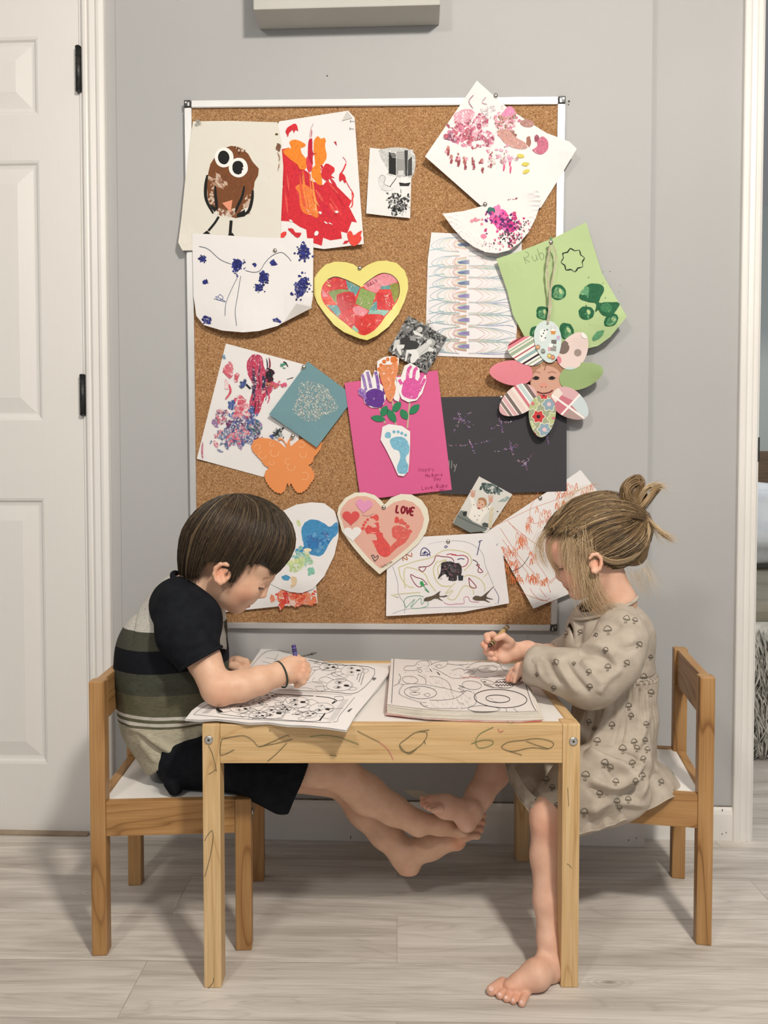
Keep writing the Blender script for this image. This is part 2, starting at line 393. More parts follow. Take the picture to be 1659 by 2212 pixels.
def blob_mesh(name, size, mat, parent, loc, seed, amp=0.12, sub=4):
    bm = bmesh.new(); bmesh.ops.create_icosphere(bm, subdivisions=sub, radius=1.0); r = random.Random(seed)
    ph = [(r.uniform(2, 6), r.uniform(0, 6), Vector((r.uniform(-1, 1), r.uniform(-1, 1), r.uniform(-1, 1)))) for _ in range(6)]
    for v in bm.verts:
        s = 1 + amp * sum(math.sin(f * v.co.dot(d) * 2 + p) for f, p, d in ph) / 4
        c = Vector([math.copysign(abs(t) ** 0.75, t) for t in v.co]) * s
        v.co = Vector((c.x * size[0], c.y * size[1], c.z * size[2])) + Vector(loc)
    o = bobj(name, bm, mat, parent, True); return o
M_pil = noisy('white_blue_pillow', srgb(222, 228, 236), srgb(240, 242, 246), 20, 0.8, 0.1, 0.4, 25, bdist=0.004)
pl = blob_mesh('pillow', (0.30, 0.12, 0.17), M_pil, None, (0, 0, 0), 5); pl.location = (1.62, 3.40, 0.68)
tag(pl, 'pale blue and white pillow on the taupe bed beyond the opening', 'pillow')
pl2 = blob_mesh('pillow', (0.32, 0.12, 0.18), M_taupe, None, (0, 0, 0), 9); pl2.location = (1.85, 3.85, 0.69)
tag(pl2, 'taupe pillow leaning on the brown headboard beyond the opening', 'pillow')
# shaggy throw hanging over the bed side
def shag():
    r = random.Random(3); bm = bmesh.new()
    x0, x1 = 0.86, 1.4
    for i in range(1500):
        x = r.uniform(x0, x1); z = r.uniform(0.05, 0.40); y = 2.425 + r.uniform(-0.02, 0)
        p = Vector((x, y, z)); d = Vector((r.uniform(-.5, .5), -0.35, -1)).normalized(); L = r.uniform(0.05, 0.10); rr_ = r.uniform(0.003, 0.006)
        pts = [p, p + d * L * 0.5 + Vector((0, -0.01, 0)), p + d * L + Vector((r.uniform(-.02, .02), 0, -0.01))]
        pts = [Vector((q.x, q.y, max(q.z, 0.006))) for q in pts]
        tube_bm(bm, pts, [rr_, rr_ * .8, 0.0004], 4)
    box_bm(bm, (x0, 2.42, 0.10), (x1, 2.432, 0.42))
    return bobj('shaggy_throw', bm, noisy('grey_white_shag', srgb(150, 148, 140), srgb(214, 210, 202), 30, 0.9, 0.1), None, True)
sh = shag(); tag(sh, 'long-haired grey and white throw hanging down the side of the bed', 'throw')
o = area('bedroom_light', (1.8, 2.4, 2.3), (1.6, 3.2, 0.3), 0.8, 14, (0.95, 0.98, 1.0))
# hinge left on the right-hand opening
z1 = PWR(1650, 945)[1]; z0 = PWR(1650, 997)[1]
h2 = wbox('trim_hinge', uR1 - 0.0075, uR1 - 0.004, z0, z1, REC - 0.02, REC + 0.006, M_black_metal); struct(h2)
# ================================================================ scribble helper: thin raised strokes on a face
def smooth_path(pts, n=8, closed=False):
    pts = [Vector(p) for p in pts]; out = []; m = len(pts)
    rng = range(m if closed else m - 1)
    for i in rng:
        g = (lambda k: pts[k % m]) if closed else (lambda k: pts[max(0, min(m - 1, k))])
        p0, p1, p2, p3 = g(i - 1), g(i), g(i + 1), g(i + 2)
        for k in range(n):
            t = k / n
            out.append(0.5 * ((2 * p1) + (p2 - p0) * t + (2 * p0 - 5 * p1 + 4 * p2 - p3) * t * t + (3 * p1 - p0 - 3 * p2 + p3) * t ** 3))
    out.append(pts[0] if closed else pts[-1]); return out

def ribbon(bm, pts3, w, nrm, mat):
    """flat ribbon through 3D points, lying on a plane with normal nrm"""
    nrm = Vector(nrm); prev = None
    for i, p in enumerate(pts3):
        d = (pts3[min(i + 1, len(pts3) - 1)] - pts3[max(i - 1, 0)])
        if d.length < 1e-9: continue
        s = d.normalized().cross(nrm) * w * 0.5
        cur = (bm.verts.new(p + s), bm.verts.new(p - s))
        if prev:
            f = bm.faces.new((prev[0], cur[0], cur[1], prev[1])); f.material_index = mat
        prev = cur

M_ink = noisy('dark_pencil_marks', srgb(84, 82, 62), srgb(120, 112, 84), 300, 0.7, 0.2)
M_green_ink = noisy('green_crayon_marks', srgb(90, 116, 74), srgb(120, 140, 92), 300, 0.7, 0.2)
M_pink_ink = noisy('pink_crayon_marks', srgb(196, 110, 110), srgb(212, 130, 126), 300, 0.7, 0.2)

# ================================================================ table
TX0, TX1, TY0, TY1, TH = -0.2884, 0.3416, 1.299, 1.779, 0.4480
LEGW = 0.0295; APH = 0.066
table = thing('play_table', 'small pine play table with white top and pencil scribbles on its apron', 'table', ((TX0 + TX1) / 2, (TY0 + TY1) / 2, 0))
hx = (TX1 - TX0) / 2; hy = (TY1 - TY0) / 2
def leg_obj(x0, y0, sx, sy):
    bm = bmesh.new(); box_bm(bm, (x0, y0, 0), (x0 + LEGW, y0 + LEGW + 0.006, TH), 0.0022, 2)
    return bobj('leg', bm, [WT[2], M_ink], table)
legs = [leg_obj(-hx, -hy, -1, -1), leg_obj(hx - LEGW, -hy, 1, -1), leg_obj(-hx, hy - LEGW - 0.006, -1, 1), leg_obj(hx - LEGW, hy - LEGW - 0.006, 1, 1)]
TC = Vector(((TX0 + TX1) / 2, (TY0 + TY1) / 2, 0))
def scrib(obj_, strokes, off=0.0004, w=0.0010, plane_y=TY0, mats=None):
    """draw strokes (lists of pixels) on the front face of a part"""
    bm = bmesh.new(); bm.from_mesh(obj_.data)
    for st in strokes:
        mi = 1
        if isinstance(st, tuple): mi, st = st
        pts = [P(x, y, plane_y) - TC for x, y in st]  # front face
        pts = [Vector((p.x, plane_y - TC.y - off, p.z)) for p in pts]
        ribbon(bm, smooth_path(pts, 6), w, (0, -1, 0), mi)
    bm.to_mesh(obj_.data); bm.free()
apr = bmesh.new(); box_bm(apr, (-hx + LEGW, -hy + 0.001, TH - APH), (hx - LEGW, -hy + 0.018, TH), 0.0018, 2)
ap = bobj('apron', apr, [WT[0], M_ink, M_green_ink, M_pink_ink], table)
scrib(ap, [
    [(482, 1596), (478, 1612), (478, 1631), (490, 1629), (508, 1620)],
    [(482, 1597), (505, 1592), (530, 1590), (548, 1600), (562, 1613), (585, 1605), (620, 1590), (628, 1592)],
    [(562, 1613), (590, 1608), (616, 1602), (634, 1597)], [(580, 1645), (600, 1628), (622, 1605)],
    (2, [(672, 1592), (700, 1589), (735, 1593), (778, 1608)]),
    [(774, 1579), (800, 1592), (822, 1603)], (3, [(822, 1603), (840, 1618), (852, 1640)]),
    [(930, 1576), (900, 1582), (880, 1596), (866, 1608), (872, 1622), (888, 1624), (908, 1612), (922, 1596), (924, 1582), (908, 1580)],
    [(866, 1610), (884, 1628), (902, 1618)],
    (2, [(1068, 1570), (1040, 1584), (1030, 1600), (1036, 1614), (1056, 1612), (1068, 1604), (1062, 1598), (1044, 1598), (1020, 1606)]),
    [(1085, 1612), (1100, 1602), (1130, 1598), (1160, 1594), (1186, 1598), (1198, 1606), (1186, 1616), (1150, 1614), (1110, 1622), (1092, 1618), (1085, 1612)],
    [(1096, 1620), (1130, 1630)], [(1138, 1600), (1160, 1608), (1186, 1616)],
    [(714, 1631), (730, 1633)], [(584, 1577), (587, 1581)], [(918, 1600), (922, 1607)],
    (3, [(1078, 1573), (1082, 1580), (1090, 1577)]), (2, [(1098, 1558), (1104, 1561), (1112, 1559)]),
])
scrib(legs[0], [[(452, 1612), (460, 1628), (466, 1650), (470, 1668)], [(452, 1674), (462, 1668), (468, 1663)], [(444, 1818), (450, 1806), (460, 1796), (462, 1815), (456, 1850), (450, 1875), (444, 1896)],
                [(463, 2114), (462, 2124), (456, 2132), (451, 2137)]], w=0.0011, plane_y=TY0)
scrib(legs[1], [[(1226, 1864), (1232, 1868), (1236, 1874)], [(1228, 1700), (1230, 1740)]], w=0.0009, plane_y=TY0)
box('apron', (-hx + LEGW, hy - 0.018, TH - APH), (hx - LEGW, hy - 0.001, TH), WT[0], table, 0.0018)
box('side_rail', (-hx + 0.001, -hy + LEGW + .006, TH - APH), (-hx + 0.018, hy - LEGW - .006, TH), WT[1], table, 0.0018)
box('side_rail', (hx - 0.018, -hy + LEGW + .006, TH - APH), (hx - 0.001, hy - LEGW - .006, TH), WT[1], table, 0.0018)
box('tabletop', (-hx + 0.016, -hy + 0.016, TH - 0.010), (hx - 0.016, hy - 0.016, TH - 0.003), M_white_board, table)
def bolt(parent, p, ax, r=0.0072):
    bm = bmesh.new(); ax = Vector(ax); p = Vector(p)
    tube_bm(bm, [p, p + ax * 0.0016, p + ax * 0.0026], [r, r, r * 0.72], 20)
    tube_bm(bm, [p + ax * 0.0024, p + ax * 0.0028], [r * .3, r * .3], 6, mat=1)
    o = bobj('bolt', bm, [M_steel, M_black_metal], parent)
    o['label'] = 'zinc bolt head'
    return o
q = P(453, 1599, TY0) - TC; bolt(table, (q.x, -hy, q.z), (0, -1, 0)); q = P(1240, 1600, TY0) - TC; bolt(table, (q.x, -hy, q.z), (0, -1, 0))

table.rotation_euler = (0, 0, -0.008)
# ================================================================ chairs; local frame: +x is the front, y across
def make_chair(label, loc, rotz):
    c = thing('play_chair', label, 'chair', loc, rotz, None)
    W2 = 0.1395; D2 = 0.1425; lw = 0.029; sh = 0.279; bh = 0.497
    for sy in (-1, 1):
        y0 = sy * W2 - (lw if sy > 0 else 0)
        o = box('leg', (-D2, y0, 0), (-D2 + lw * .95, y0 + lw, bh), WC[2], c, 0.0028)
        o['label'] = 'tall back leg carrying the backrest'
        box('leg', (D2 - lw, y0, 0), (D2, y0 + lw, sh), WC[2], c, 0.0028)
        yr = sy * (W2 - 0.001) - (0.017 if sy > 0 else 0)
        box('side_rail', (-D2 + lw * .95, yr, sh - 0.062), (D2 - lw, yr + 0.017, sh), WC[0], c, 0.0018)
        bolt(c, (D2, y0 + lw / 2, sh - 0.028), (1, 0, 0), 0.0062)
    box('front_rail', (D2 - 0.019, -W2 + lw, sh - 0.062), (D2 - 0.002, W2 - lw, sh), WC[1], c, 0.0018)
    box('back_rail', (-D2 + 0.004, -W2 + lw, sh - 0.062), (-D2 + 0.021, W2 - lw, sh), WC[1], c, 0.0018)
    box('backrest', (-D2 + 0.005, -W2 + lw, bh - 0.078), (-D2 + 0.022, W2 - lw, bh - 0.001), WC[1], c, 0.0022)
    box('seat', (-D2 + 0.018, -W2 + 0.016, sh - 0.010), (D2 - 0.017, W2 - 0.016, sh - 0.003), M_white_board, c)
    return c
# left chair: corner points on the floor found from its feet
def chair_from(nr, fr, front_sign):
    """nr: near rear outer foot corner, fr: far rear outer foot corner (floor points)"""
    nr = Vector(nr); fr = Vector(fr); d = (fr - nr).normalized()          # across, away from the camera
    f = Vector((d.y, -d.x, 0)) * front_sign
    mid = (nr + fr) / 2 + f * 0.1425
    return mid, math.atan2(f.y, f.x)
nr = PZ(202, 2062, 0); fr = PZ(284, 1903, 0)
mid, rot = chair_from(nr, (nr.x - 0.008, nr.y + 0.27, 0), 1)
rot = 0.0535; mid = Vector((-0.5115, 1.393, 0)) + Matrix.Rotation(rot, 3, 'Z') @ Vector((0.1425, 0.1395, 0))
chairL = make_chair('pine child chair with white seat that the boy sits on', mid, rot)
chairR = make_chair('pine child chair with white seat under the girl in the grey dress', Vector((0.6150, 1.4130, 0)) + Matrix.Rotation(-0.19, 3, 'Z') @ Vector((-0.1425, 0.1395, 0)), math.pi - 0.19)
# ================================================================ cork board
BOARD_OFF = 0.017
def cork():
    m, nt, b = newmat('cork', 0.85, 0.15)
    v = coords(nt)
    a = N(nt, 'ShaderNodeTexVoronoi', Scale=560); nt.links.new(v, a.inputs['Vector'])
    sep = nt.nodes.new('ShaderNodeSeparateColor'); nt.links.new(a.outputs['Color'], sep.inputs[0])
    c = ramp(nt, sep.outputs[0], [(0.0, srgb(118, 82, 52)), (0.12, srgb(146, 106, 70)), (0.5, srgb(166, 124, 84)), (0.85, srgb(182, 142, 102)), (1.0, srgb(202, 168, 130))])
    n = N(nt, 'ShaderNodeTexNoise', Scale=230, Detail=3); nt.links.new(v, n.inputs['Vector'])
    r2 = ramp(nt, n.outputs['Fac'], [(0.30, (0.78, 0.76, 0.74)), (0.5, (1, 1, 1)), (0.7, (1.08, 1.08, 1.06))])
    cc = mixc(nt, 1.0, c.outputs[0], r2.outputs[0], 'MULTIPLY'); nt.links.new(cc, b.inputs['Base Color'])
    bump(nt, b, n.outputs['Fac'], 0.5, 0.001); return m
def WL(px, py, off=0.0):            # pixel -> wall-local coordinates (x, y, z)
    u, z = PW(px, py, off); return Vector((u, -off, z))
board = thing('cork_board', 'large cork bulletin board in a silver frame on the grey wall', 'board', (0, 0, 0))
board.matrix_world = Matrix.Translation(WO) @ WROT
c_tl, c_tr, c_bl, c_br = WL(398, 217, BOARD_OFF), WL(1221, 208, BOARD_OFF), WL(414, 1357, BOARD_OFF), WL(1203, 1363, BOARD_OFF)
FT = 0.0160
def quad_slab(name, q, o0, o1, mat, parent, bev=0.0):
    bm = bmesh.new(); a = [bm.verts.new((p[0], -o1, p[1])) for p in q]; b = [bm.verts.new((p[0], -o0, p[1])) for p in q]
    bm.faces.new(a); bm.faces.new(b)
    for k in range(4): bm.faces.new((a[k], a[(k + 1) % 4], b[(k + 1) % 4], b[k]))
    if bev: bmesh.ops.bevel(bm, geom=bm.edges[:], offset=bev, segments=2, affect='EDGES')
    return bobj(name, bm, mat, parent)
def lerp2(a, b, t): return (a.x + (b.x - a.x) * t, a.z + (b.z - a.z) * t)
TL, TR, BL, BR = [(p.x, p.z) for p in (c_tl, c_tr, c_bl, c_br)]
def inset(p, dx, dz): return (p[0] + dx, p[1] + dz)
t = FT
iTL, iTR, iBL, iBR = inset(TL, t, -t), inset(TR, -t, -t), inset(BL, t * .85, t * .85), inset(BR, -t * .85, t * .85)
g = 0.0008
quad_slab('cork_panel', [inset(iTL, -.004, .004), inset(iTR, .004, .004), inset(iBR, .004, -.004), inset(iBL, -.004, -.004)], 0.0005, 0.0105, cork(), board)
quad_slab('frame_strip', [inset(TL, t + g, 0), inset(TR, -t - g, 0), iTR, iTL], 0.0005, BOARD_OFF, M_alu, board, 0.0012)
quad_slab('frame_strip', [inset(BL, t, 0), inset(BR, -t - g, 0), iBR, iBL], 0.0005, BOARD_OFF, M_alu, board, 0.0012)
quad_slab('frame_strip', [inset(TL, 0, -t - g), iTL, iBL, inset(BL, 0, t)], 0.0005, BOARD_OFF, M_alu, board, 0.0012)
quad_slab('frame_strip', [iTR, inset(TR, 0, -t - g), inset(BR, 0, t), iBR], 0.0005, BOARD_OFF, M_alu, board, 0.0012)
for cpt, sx, sz in ((TL, 1, -1), (TR, -1, -1), (BR, -1, 1), (BL, 1, 1)):
    x0, x1 = sorted((cpt[0] - sx * .001, cpt[0] + sx * (t - 0.001))); z0, z1 = sorted((cpt[1] - sz * .001, cpt[1] + sz * (t - 0.001)))
    bm = bmesh.new(); box_bm(bm, (x0, -BOARD_OFF - 0.0008, z0), (x1, -0.0005, z1), 0.002, 2, 0)
    cx_, cz_ = (x0 + x1) / 2, (z0 + z1) / 2
    box_bm(bm, (cx_ + sx * .001, -BOARD_OFF - 0.0014, z0 + .002), (cx_ + sx * .0045, -BOARD_OFF, z0 + .010), 0, 1, 1)
    tube_bm(bm, [(cx_ - sx * .003, -BOARD_OFF - .0016, cz_ + .002), (cx_ - sx * .003, -BOARD_OFF, cz_ + .002)], 0.0022, 10, mat=1)
    bobj('corner_cap', bm, [M_black_plastic, M_steel], board)

# ================================================================ artwork system
def art_material(name, rough=0.7, glitter=False):
    m, nt, b = newmat(name, rough, 0.25)
    a = N(nt, 'ShaderNodeAttribute', attribute_name='col'); p = N(nt, 'ShaderNodeAttribute', attribute_name='pap')
    v = coords(nt)
    n = N(nt, 'ShaderNodeTexNoise', Scale=170, Detail=5, Roughness=0.6, Distortion=1.2); nt.links.new(v, n.inputs['Vector'])
    n2 = N(nt, 'ShaderNodeTexNoise', Scale=75, Detail=6, Roughness=0.65, Distortion=2.5); nt.links.new(v, n2.inputs['Vector'])
    # where the pigment is thin (alpha < 1) paper shows through in patches
    d = mathn(nt, 'SUBTRACT', mathn(nt, 'MULTIPLY_ADD', a.outputs['Alpha'], 0.62, 0.13), n2.outputs['Fac']); d = mathn(nt, 'MULTIPLY_ADD', d, 9.0, 0.5)
    cl = nt.nodes.new('ShaderNodeClamp'); nt.links.new(d, cl.inputs[0])
    r = ramp(nt, n.outputs['Fac'], [(0.28, (0.66, 0.66, 0.66)), (0.50, (1.0, 1.0, 1.0)), (0.75, (1.3, 1.3, 1.3))])
    pig = mixc(nt, 0.8, a.outputs['Color'], r.outputs[0], 'MULTIPLY')
    solid = mathn(nt, 'GREATER_THAN', a.outputs['Alpha'], 1.5)         # flat printed colour or bare paper
    pig = mixc(nt, solid, pig, a.outputs['Color'])
    f = mathn(nt, 'MAXIMUM', cl.outputs[0], solid)
    c = mixc(nt, f, p.outputs['Color'], pig); nt.links.new(c, b.inputs['Base Color'])
    nb = N(nt, 'ShaderNodeTexNoise', Scale=9, Detail=3, Distortion=1.0); nt.links.new(v, nb.inputs['Vector'])
    bump(nt, b, nb.outputs['Fac'], 0.35, 0.006)
    return m
M_art = art_material('painted_paper')
M_tissue = art_material('glossy_tissue_collage', 0.28)
def heart(cx, cy, w, h, rot=0, n=40):
    out = []
    for k in range(n):
        t = 2 * math.pi * k / n
        x = 16 * math.sin(t) ** 3 / 32 * w; y = -(13 * math.cos(t) - 5 * math.cos(2 * t) - 2 * math.cos(3 * t) - math.cos(4 * t)) / 29 * h
        out.append((cx + x * math.cos(rot) - y * math.sin(rot), cy + x * math.sin(rot) + y * math.cos(rot)))
    return out
def ell(cx, cy, rx, ry, rot=0, n=28, jit=0, seed=0, power=1.0):
    r = random.Random(seed); ph = [(r.randint(2, 5), r.uniform(0, 6.28), r.uniform(-1, 1)) for _ in range(4)]
    out = []
    for k in range(n):
        t = 2 * math.pi * k / n; s = 1 + jit * (sum(a * math.sin(f * t + p) for f, p, a in ph) * 0.4 + r.uniform(-.5, .5))
        x = math.copysign(abs(math.cos(t)) ** power, math.cos(t)) * rx * s; y = math.copysign(abs(math.sin(t)) ** power, math.sin(t)) * ry * s
        out.append((cx + x * math.cos(rot) - y * math.sin(rot), cy + x * math.sin(rot) + y * math.cos(rot)))
    return out
def cspline(pts, n=6, closed=True):
    return [(p.x, p.y) for p in smooth_path([(x, y, 0) for x, y in pts], n, closed)][:(-1 if closed else None)]

FONT = {  # simple stroke letters on a 1 x 1 cell, y down
 'A': [[(0, 1), (.5, 0), (1, 1)], [(.2, .62), (.8, .62)]], 'B': [[(0, 0), (0, 1), (.8, .95), (.85, .6), (0, .5)], [(0, 0), (.7, .05), (.7, .42), (0, .5)]],
 'D': [[(0, 0), (0, 1), (.7, .85), (.9, .5), (.7, .12), (0, 0)]], 'E': [[(.9, 0), (0, 0), (0, 1), (.9, 1)], [(0, .5), (.7, .5)]],
 'H': [[(0, 0), (0, 1)], [(.9, 0), (.9, 1)], [(0, .5), (.9, .5)]], 'L': [[(0, 0), (0, 1), (.8, 1)]], 'M': [[(0, 1), (.1, 0), (.5, .6), (.9, 0), (1, 1)]],
 'N': [[(0, 1), (0, 0), (.9, 1), (.9, 0)]], 'O': [[(.5, 0), (.1, .2), (0, .6), (.4, 1), (.9, .8), (.95, .3), (.5, 0)]], 'R': [[(0, 1), (0, 0), (.8, .1), (.7, .45), (0, .5), (.8, 1)]],
 'S': [[(.9, .1), (.4, 0), (.05, .25), (.5, .5), (.9, .75), (.5, 1), (.05, .9)]], 'T': [[(0, 0), (1, 0)], [(.5, 0), (.5, 1)]], 'U': [[(0, 0), (.05, .8), (.5, 1), (.9, .8), (.95, 0)]],
 'V': [[(0, 0), (.5, 1), (1, 0)]], 'Y': [[(0, 0), (.45, .5)], [(1, 0), (.3, 1.1)]], 'a': [[(.8, .45), (.3, .4), (.05, .7), (.35, 1), (.8, .85), (.8, .45), (.85, 1)]],
 'b': [[(.05, 0), (.05, 1), (.6, 1), (.8, .7), (.5, .45), (.05, .6)]], 'e': [[(.1, .7), (.8, .65), (.6, .42), (.2, .45), (.05, .75), (.4, 1), (.85, .9)]],
 'l': [[(.3, 0), (.3, 1)]], 'o': [[(.45, .42), (.1, .6), (.2, .95), (.6, 1), (.8, .7), (.45, .42)]], 'p': [[(.05, .42), (.05, 1.35)], [(.05, .5), (.6, .4), (.8, .65), (.5, .9), (.05, .85)]],
 'r': [[(.1, .45), (.15, 1)], [(.15, .65), (.4, .45), (.75, .45)]], 's': [[(.75, .45), (.2, .45), (.2, .68), (.7, .75), (.65, 1), (.1, .98)]], 't': [[(.4, .1), (.4, .95), (.7, 1)], [(.1, .42), (.75, .42)]],
 'u': [[(.1, .45), (.1, .9), (.5, 1), (.8, .8)], [(.8, .45), (.85, 1)]], 'v': [[(.05, .45), (.4, 1), (.8, .42)]], 'y': [[(.05, .45), (.4, .9)], [(.85, .42), (.3, 1.4)]],
 'h': [[(.05, 0), (.05, 1)], [(.05, .6), (.5, .45), (.75, .65), (.75, 1)]], 'i': [[(.4, .45), (.4, 1)], [(.4, .2), (.42, .25)]], 'n': [[(.1, .45), (.1, 1)], [(.1, .6), (.5, .45), (.75, .65), (.75, 1)]],
 '2': [[(.05, .2), (.4, 0), (.8, .25), (.05, 1), (.9, 1)]], '0': [[(.45, 0), (.05, .5), (.45, 1), (.85, .5), (.45, 0)]], '1': [[(.4, 0), (.45, 1)]], ',': [[(.3, .9), (.2, 1.2)]], ' ': []}

class Art:
    """flat artwork: outline and paint in photo pixels, carried to a plane in front of the wall"""
    def __init__(s, outline, paper, off, thick=0.0004, lifts=(), step=0.00002, conv=None, cell=22.0, extra=None):
        s.inc = 1.0; s.extra = extra
        s.off = off; s.th = thick; s.lifts = lifts; s.items = []; s.paper = srgb(paper); s.outline = outline; s.step = step; s.conv = conv; s.cell = cell
        s.r = random.Random(int(outline[0][0] * 7 + outline[0][1])); s.flipfold = None
    def poly(s, pts, col, a=1.0):
        pts = [(x, y) for x, y in pts]
        if a < 2 and 5 <= len(pts) < 20: pts = [(x + s.r.uniform(-.5, .5), y + s.r.uniform(-.5, .5)) for x, y in cspline(pts, 4)]
        s.items.append((pts, srgb(col), a, False, s.inc)); return s
    def blob(s, cx, cy, rx, ry=None, col=(0, 0, 0), rot=0, jit=0.12, a=1.0, n=22): return s.poly(ell(cx, cy, rx, ry or rx, rot, n, jit, s.r.random()), col, a)
    def stroke(s, pts, w, col, a=1.0, smooth=4, taper=0.0, wob=0.0):
        if smooth and len(pts) > 2: pts = [(p.x, p.y) for p in smooth_path([(x, y, 0) for x, y in pts], smooth)]
        L = []; R = []; n = len(pts)
        for i, (x, y) in enumerate(pts):
            x0, y0 = pts[max(0, i - 1)]; x1, y1 = pts[min(n - 1, i + 1)]; dx, dy = x1 - x0, y1 - y0; d = math.hypot(dx, dy) or 1
            ww = w * 0.5 * (1 - taper * abs(2 * i / (n - 1) - 1) ** 2) * (1 + (s.r.uniform(-wob, wob) if wob else 0)); nx, ny = -dy / d * ww, dx / d * ww
            L.append((x + nx, y + ny)); R.append((x - nx, y - ny))
        for i in range(n - 1):
            s.items.append(([L[i], L[i + 1], R[i + 1], R[i]], srgb(col), a, i > 0, s.inc))
        return s
    def text(s, txt, x, y, size, col, w=1.2, rot=0.0, gap=0.28, asp=0.62, a=2.0, jit=0.03):
        ca, sa = math.cos(rot), math.sin(rot)
        for ch in txt:
            for st in FONT.get(ch, []):
                q = [(px_ * size * asp + s.r.uniform(-jit, jit) * size, py_ * size + s.r.uniform(-jit, jit) * size) for px_, py_ in st]
                s.stroke([(x + px_ * ca - py_ * sa, y + px_ * sa + py_ * ca) for px_, py_ in q], w, col, a, smooth=3)
            adv = size * (asp + gap) * (0.55 if ch in 'lit, ' else 1); x += adv * ca; y += adv * sa
        return s
    def dabs(s, cx, cy, rx, ry, num, rmin, rmax, cols, rot=0, a=1.0, elong=1.0, gauss=True, arot=None, inside=None):
        i0 = s.inc; s.inc = min(i0, .12)
        for _ in range(num):
            for _t in range(12):
                if gauss: gx, gy = s.r.gauss(0, .45), s.r.gauss(0, .45)
                else:
                    q, t_ = math.sqrt(s.r.random()), s.r.uniform(0, 6.28); gx, gy = q * math.cos(t_), q * math.sin(t_)
                x = cx + gx * rx * math.cos(rot) - gy * ry * math.sin(rot); y = cy + gx * rx * math.sin(rot) + gy * ry * math.cos(rot)
                if point_in(x, y, inside or s.outline): break
            else: continue
            r0 = s.r.uniform(rmin, rmax); c = s.r.choice(cols)
            rr_ = s.r.uniform(0, 3.14) if arot is None else arot + s.r.uniform(-.3, .3)
            s.blob(x, y, r0 * elong, r0, c, rr_, 0.25, a, 10 if r0 < 5 else 18)
        s.inc = i0; return s
    def lift(s, x, y):
        return sum(h * math.exp(-(((x - lx) / lr) ** 2 + ((y - ly) / lr) ** 2)) for lx, ly, lr, h in s.lifts) + (s.extra(x, y) if s.extra else 0)
    def build(s, name, parent=None, mat=None, clip=True):
        conv = s.conv or (lambda x, y, o: WL(x, y, o))
        bm = bmesh.new(); lc = bm.loops.layers.float_color.new('col'); lp = bm.loops.layers.float_color.new('pap'); lv = bm.faces.layers.float.new('lev')
        def addpoly(pts, col, a, lev, tess=True):
            vs = [bm.verts.new((x, y, 0)) for x, y in pts]
            tris = tessellate_polygon([[Vector((x, y, 0)) for x, y in pts]]) if (tess and len(pts) > 3) else [tuple(range(len(pts)))]
            for tr in tris:
                try: f = bm.faces.new([vs[k] for k in tr])
                except ValueError: continue
                f[lv] = lev
                for l in f.loops: l[lc] = (*col, a); l[lp] = (*s.paper, 1)
        addpoly(s.outline, s.paper, 2.0, 0)
        lev = 0
        for it in s.items:
            if not it[3]: lev += it[4]
            addpoly(it[0], it[1], it[2], lev, len(it[0]) > 4)
        if s.lifts:
            xs = [p[0] for p in s.outline]; ys = [p[1] for p in s.outline]; c = s.cell
            x = min(xs) + c
            while x < max(xs):
                bmesh.ops.bisect_plane(bm, geom=bm.verts[:] + bm.edges[:] + bm.faces[:], plane_co=(x, 0, 0), plane_no=(1, 0, 0), dist=1e-5); x += c
            y = min(ys) + c
            while y < max(ys):
                bmesh.ops.bisect_plane(bm, geom=bm.verts[:] + bm.edges[:] + bm.faces[:], plane_co=(0, y, 0), plane_no=(0, 1, 0), dist=1e-5); y += c
        # outline rim: gather boundary of level 0 before moving
        rim = []
        for f in bm.faces:
            if f[lv] == 0:
                for e in f.edges:
                    if sum(1 for g_ in e.link_faces if g_[lv] == 0) == 1: rim.append((e, f))
        bpos = {}
        for f in bm.faces:
            for v in f.verts: bpos[v] = max(bpos.get(v, 0), f[lv])
        base = {}
        for v in bm.verts: base[v] = (v.co.x, v.co.y)
        backf = [f for f in bm.faces if f[lv] == 0]
        # back sheet
        bv = {}
        for f in backf:
            for v in f.verts:
                if v not in bv:
                    x, y = base[v]; L = s.lift(x, y); bv[v] = bm.verts.new(conv(x, y, s.off + L - s.th))
        newf = []
        for f in backf:
            nf = bm.faces.new([bv[v] for v in reversed(f.verts)]); newf.append(nf)
        for e, f in rim:
            a, b = e.verts
            try: newf.append(bm.faces.new((a, b, bv[b], bv[a])))
            except ValueError: pass
        for nf in newf:
            for l in nf.loops: l[lc] = (*s.paper, 2.0); l[lp] = (*s.paper, 1)
        for v, (x, y) in base.items():
            L = s.lift(x, y); lev_ = bpos.get(v, 0)
            v.co = conv(x, y, s.off + L + (0.0001 + lev_ * s.step if lev_ else 0))
        me = bpy.data.meshes.new(name); bm.to_mesh(me); bm.free()
        o = link(name, me, mat or M_art, parent)
        if parent is None and s.conv is None: o.matrix_world = Matrix.Translation(WO) @ WROT
        return o
def point_in(x, y, poly):
    c = False; j = len(poly) - 1
    for i in range(len(poly)):
        xi, yi = poly[i]; xj, yj = poly[j]
        if (yi > y) != (yj > y) and x < (xj - xi) * (y - yi) / (yj - yi) + xi: c = not c
        j = i
    return c
def ZZ(x0, y0, s):
    def f(*pts): return [(x0 + x * s, y0 + y * s) for x, y in pts]
    return f
z1 = ZZ(380, 230, .1492); z2 = ZZ(590, 230, .1929); z3 = ZZ(900, 160, .217); z4 = ZZ(900, 400, .1808); z5 = ZZ(1040, 470, .2215)
z6 = ZZ(720, 1040, .2351); z7 = ZZ(960, 1000, .2049); z8 = ZZ(660, 540, .1929); zA = ZZ(380, 160, .2712); zC = ZZ(400, 700, .2712); zD = ZZ(720, 680, .3737)
WHITE = (232, 229, 228); BROWN = (118, 72, 42)
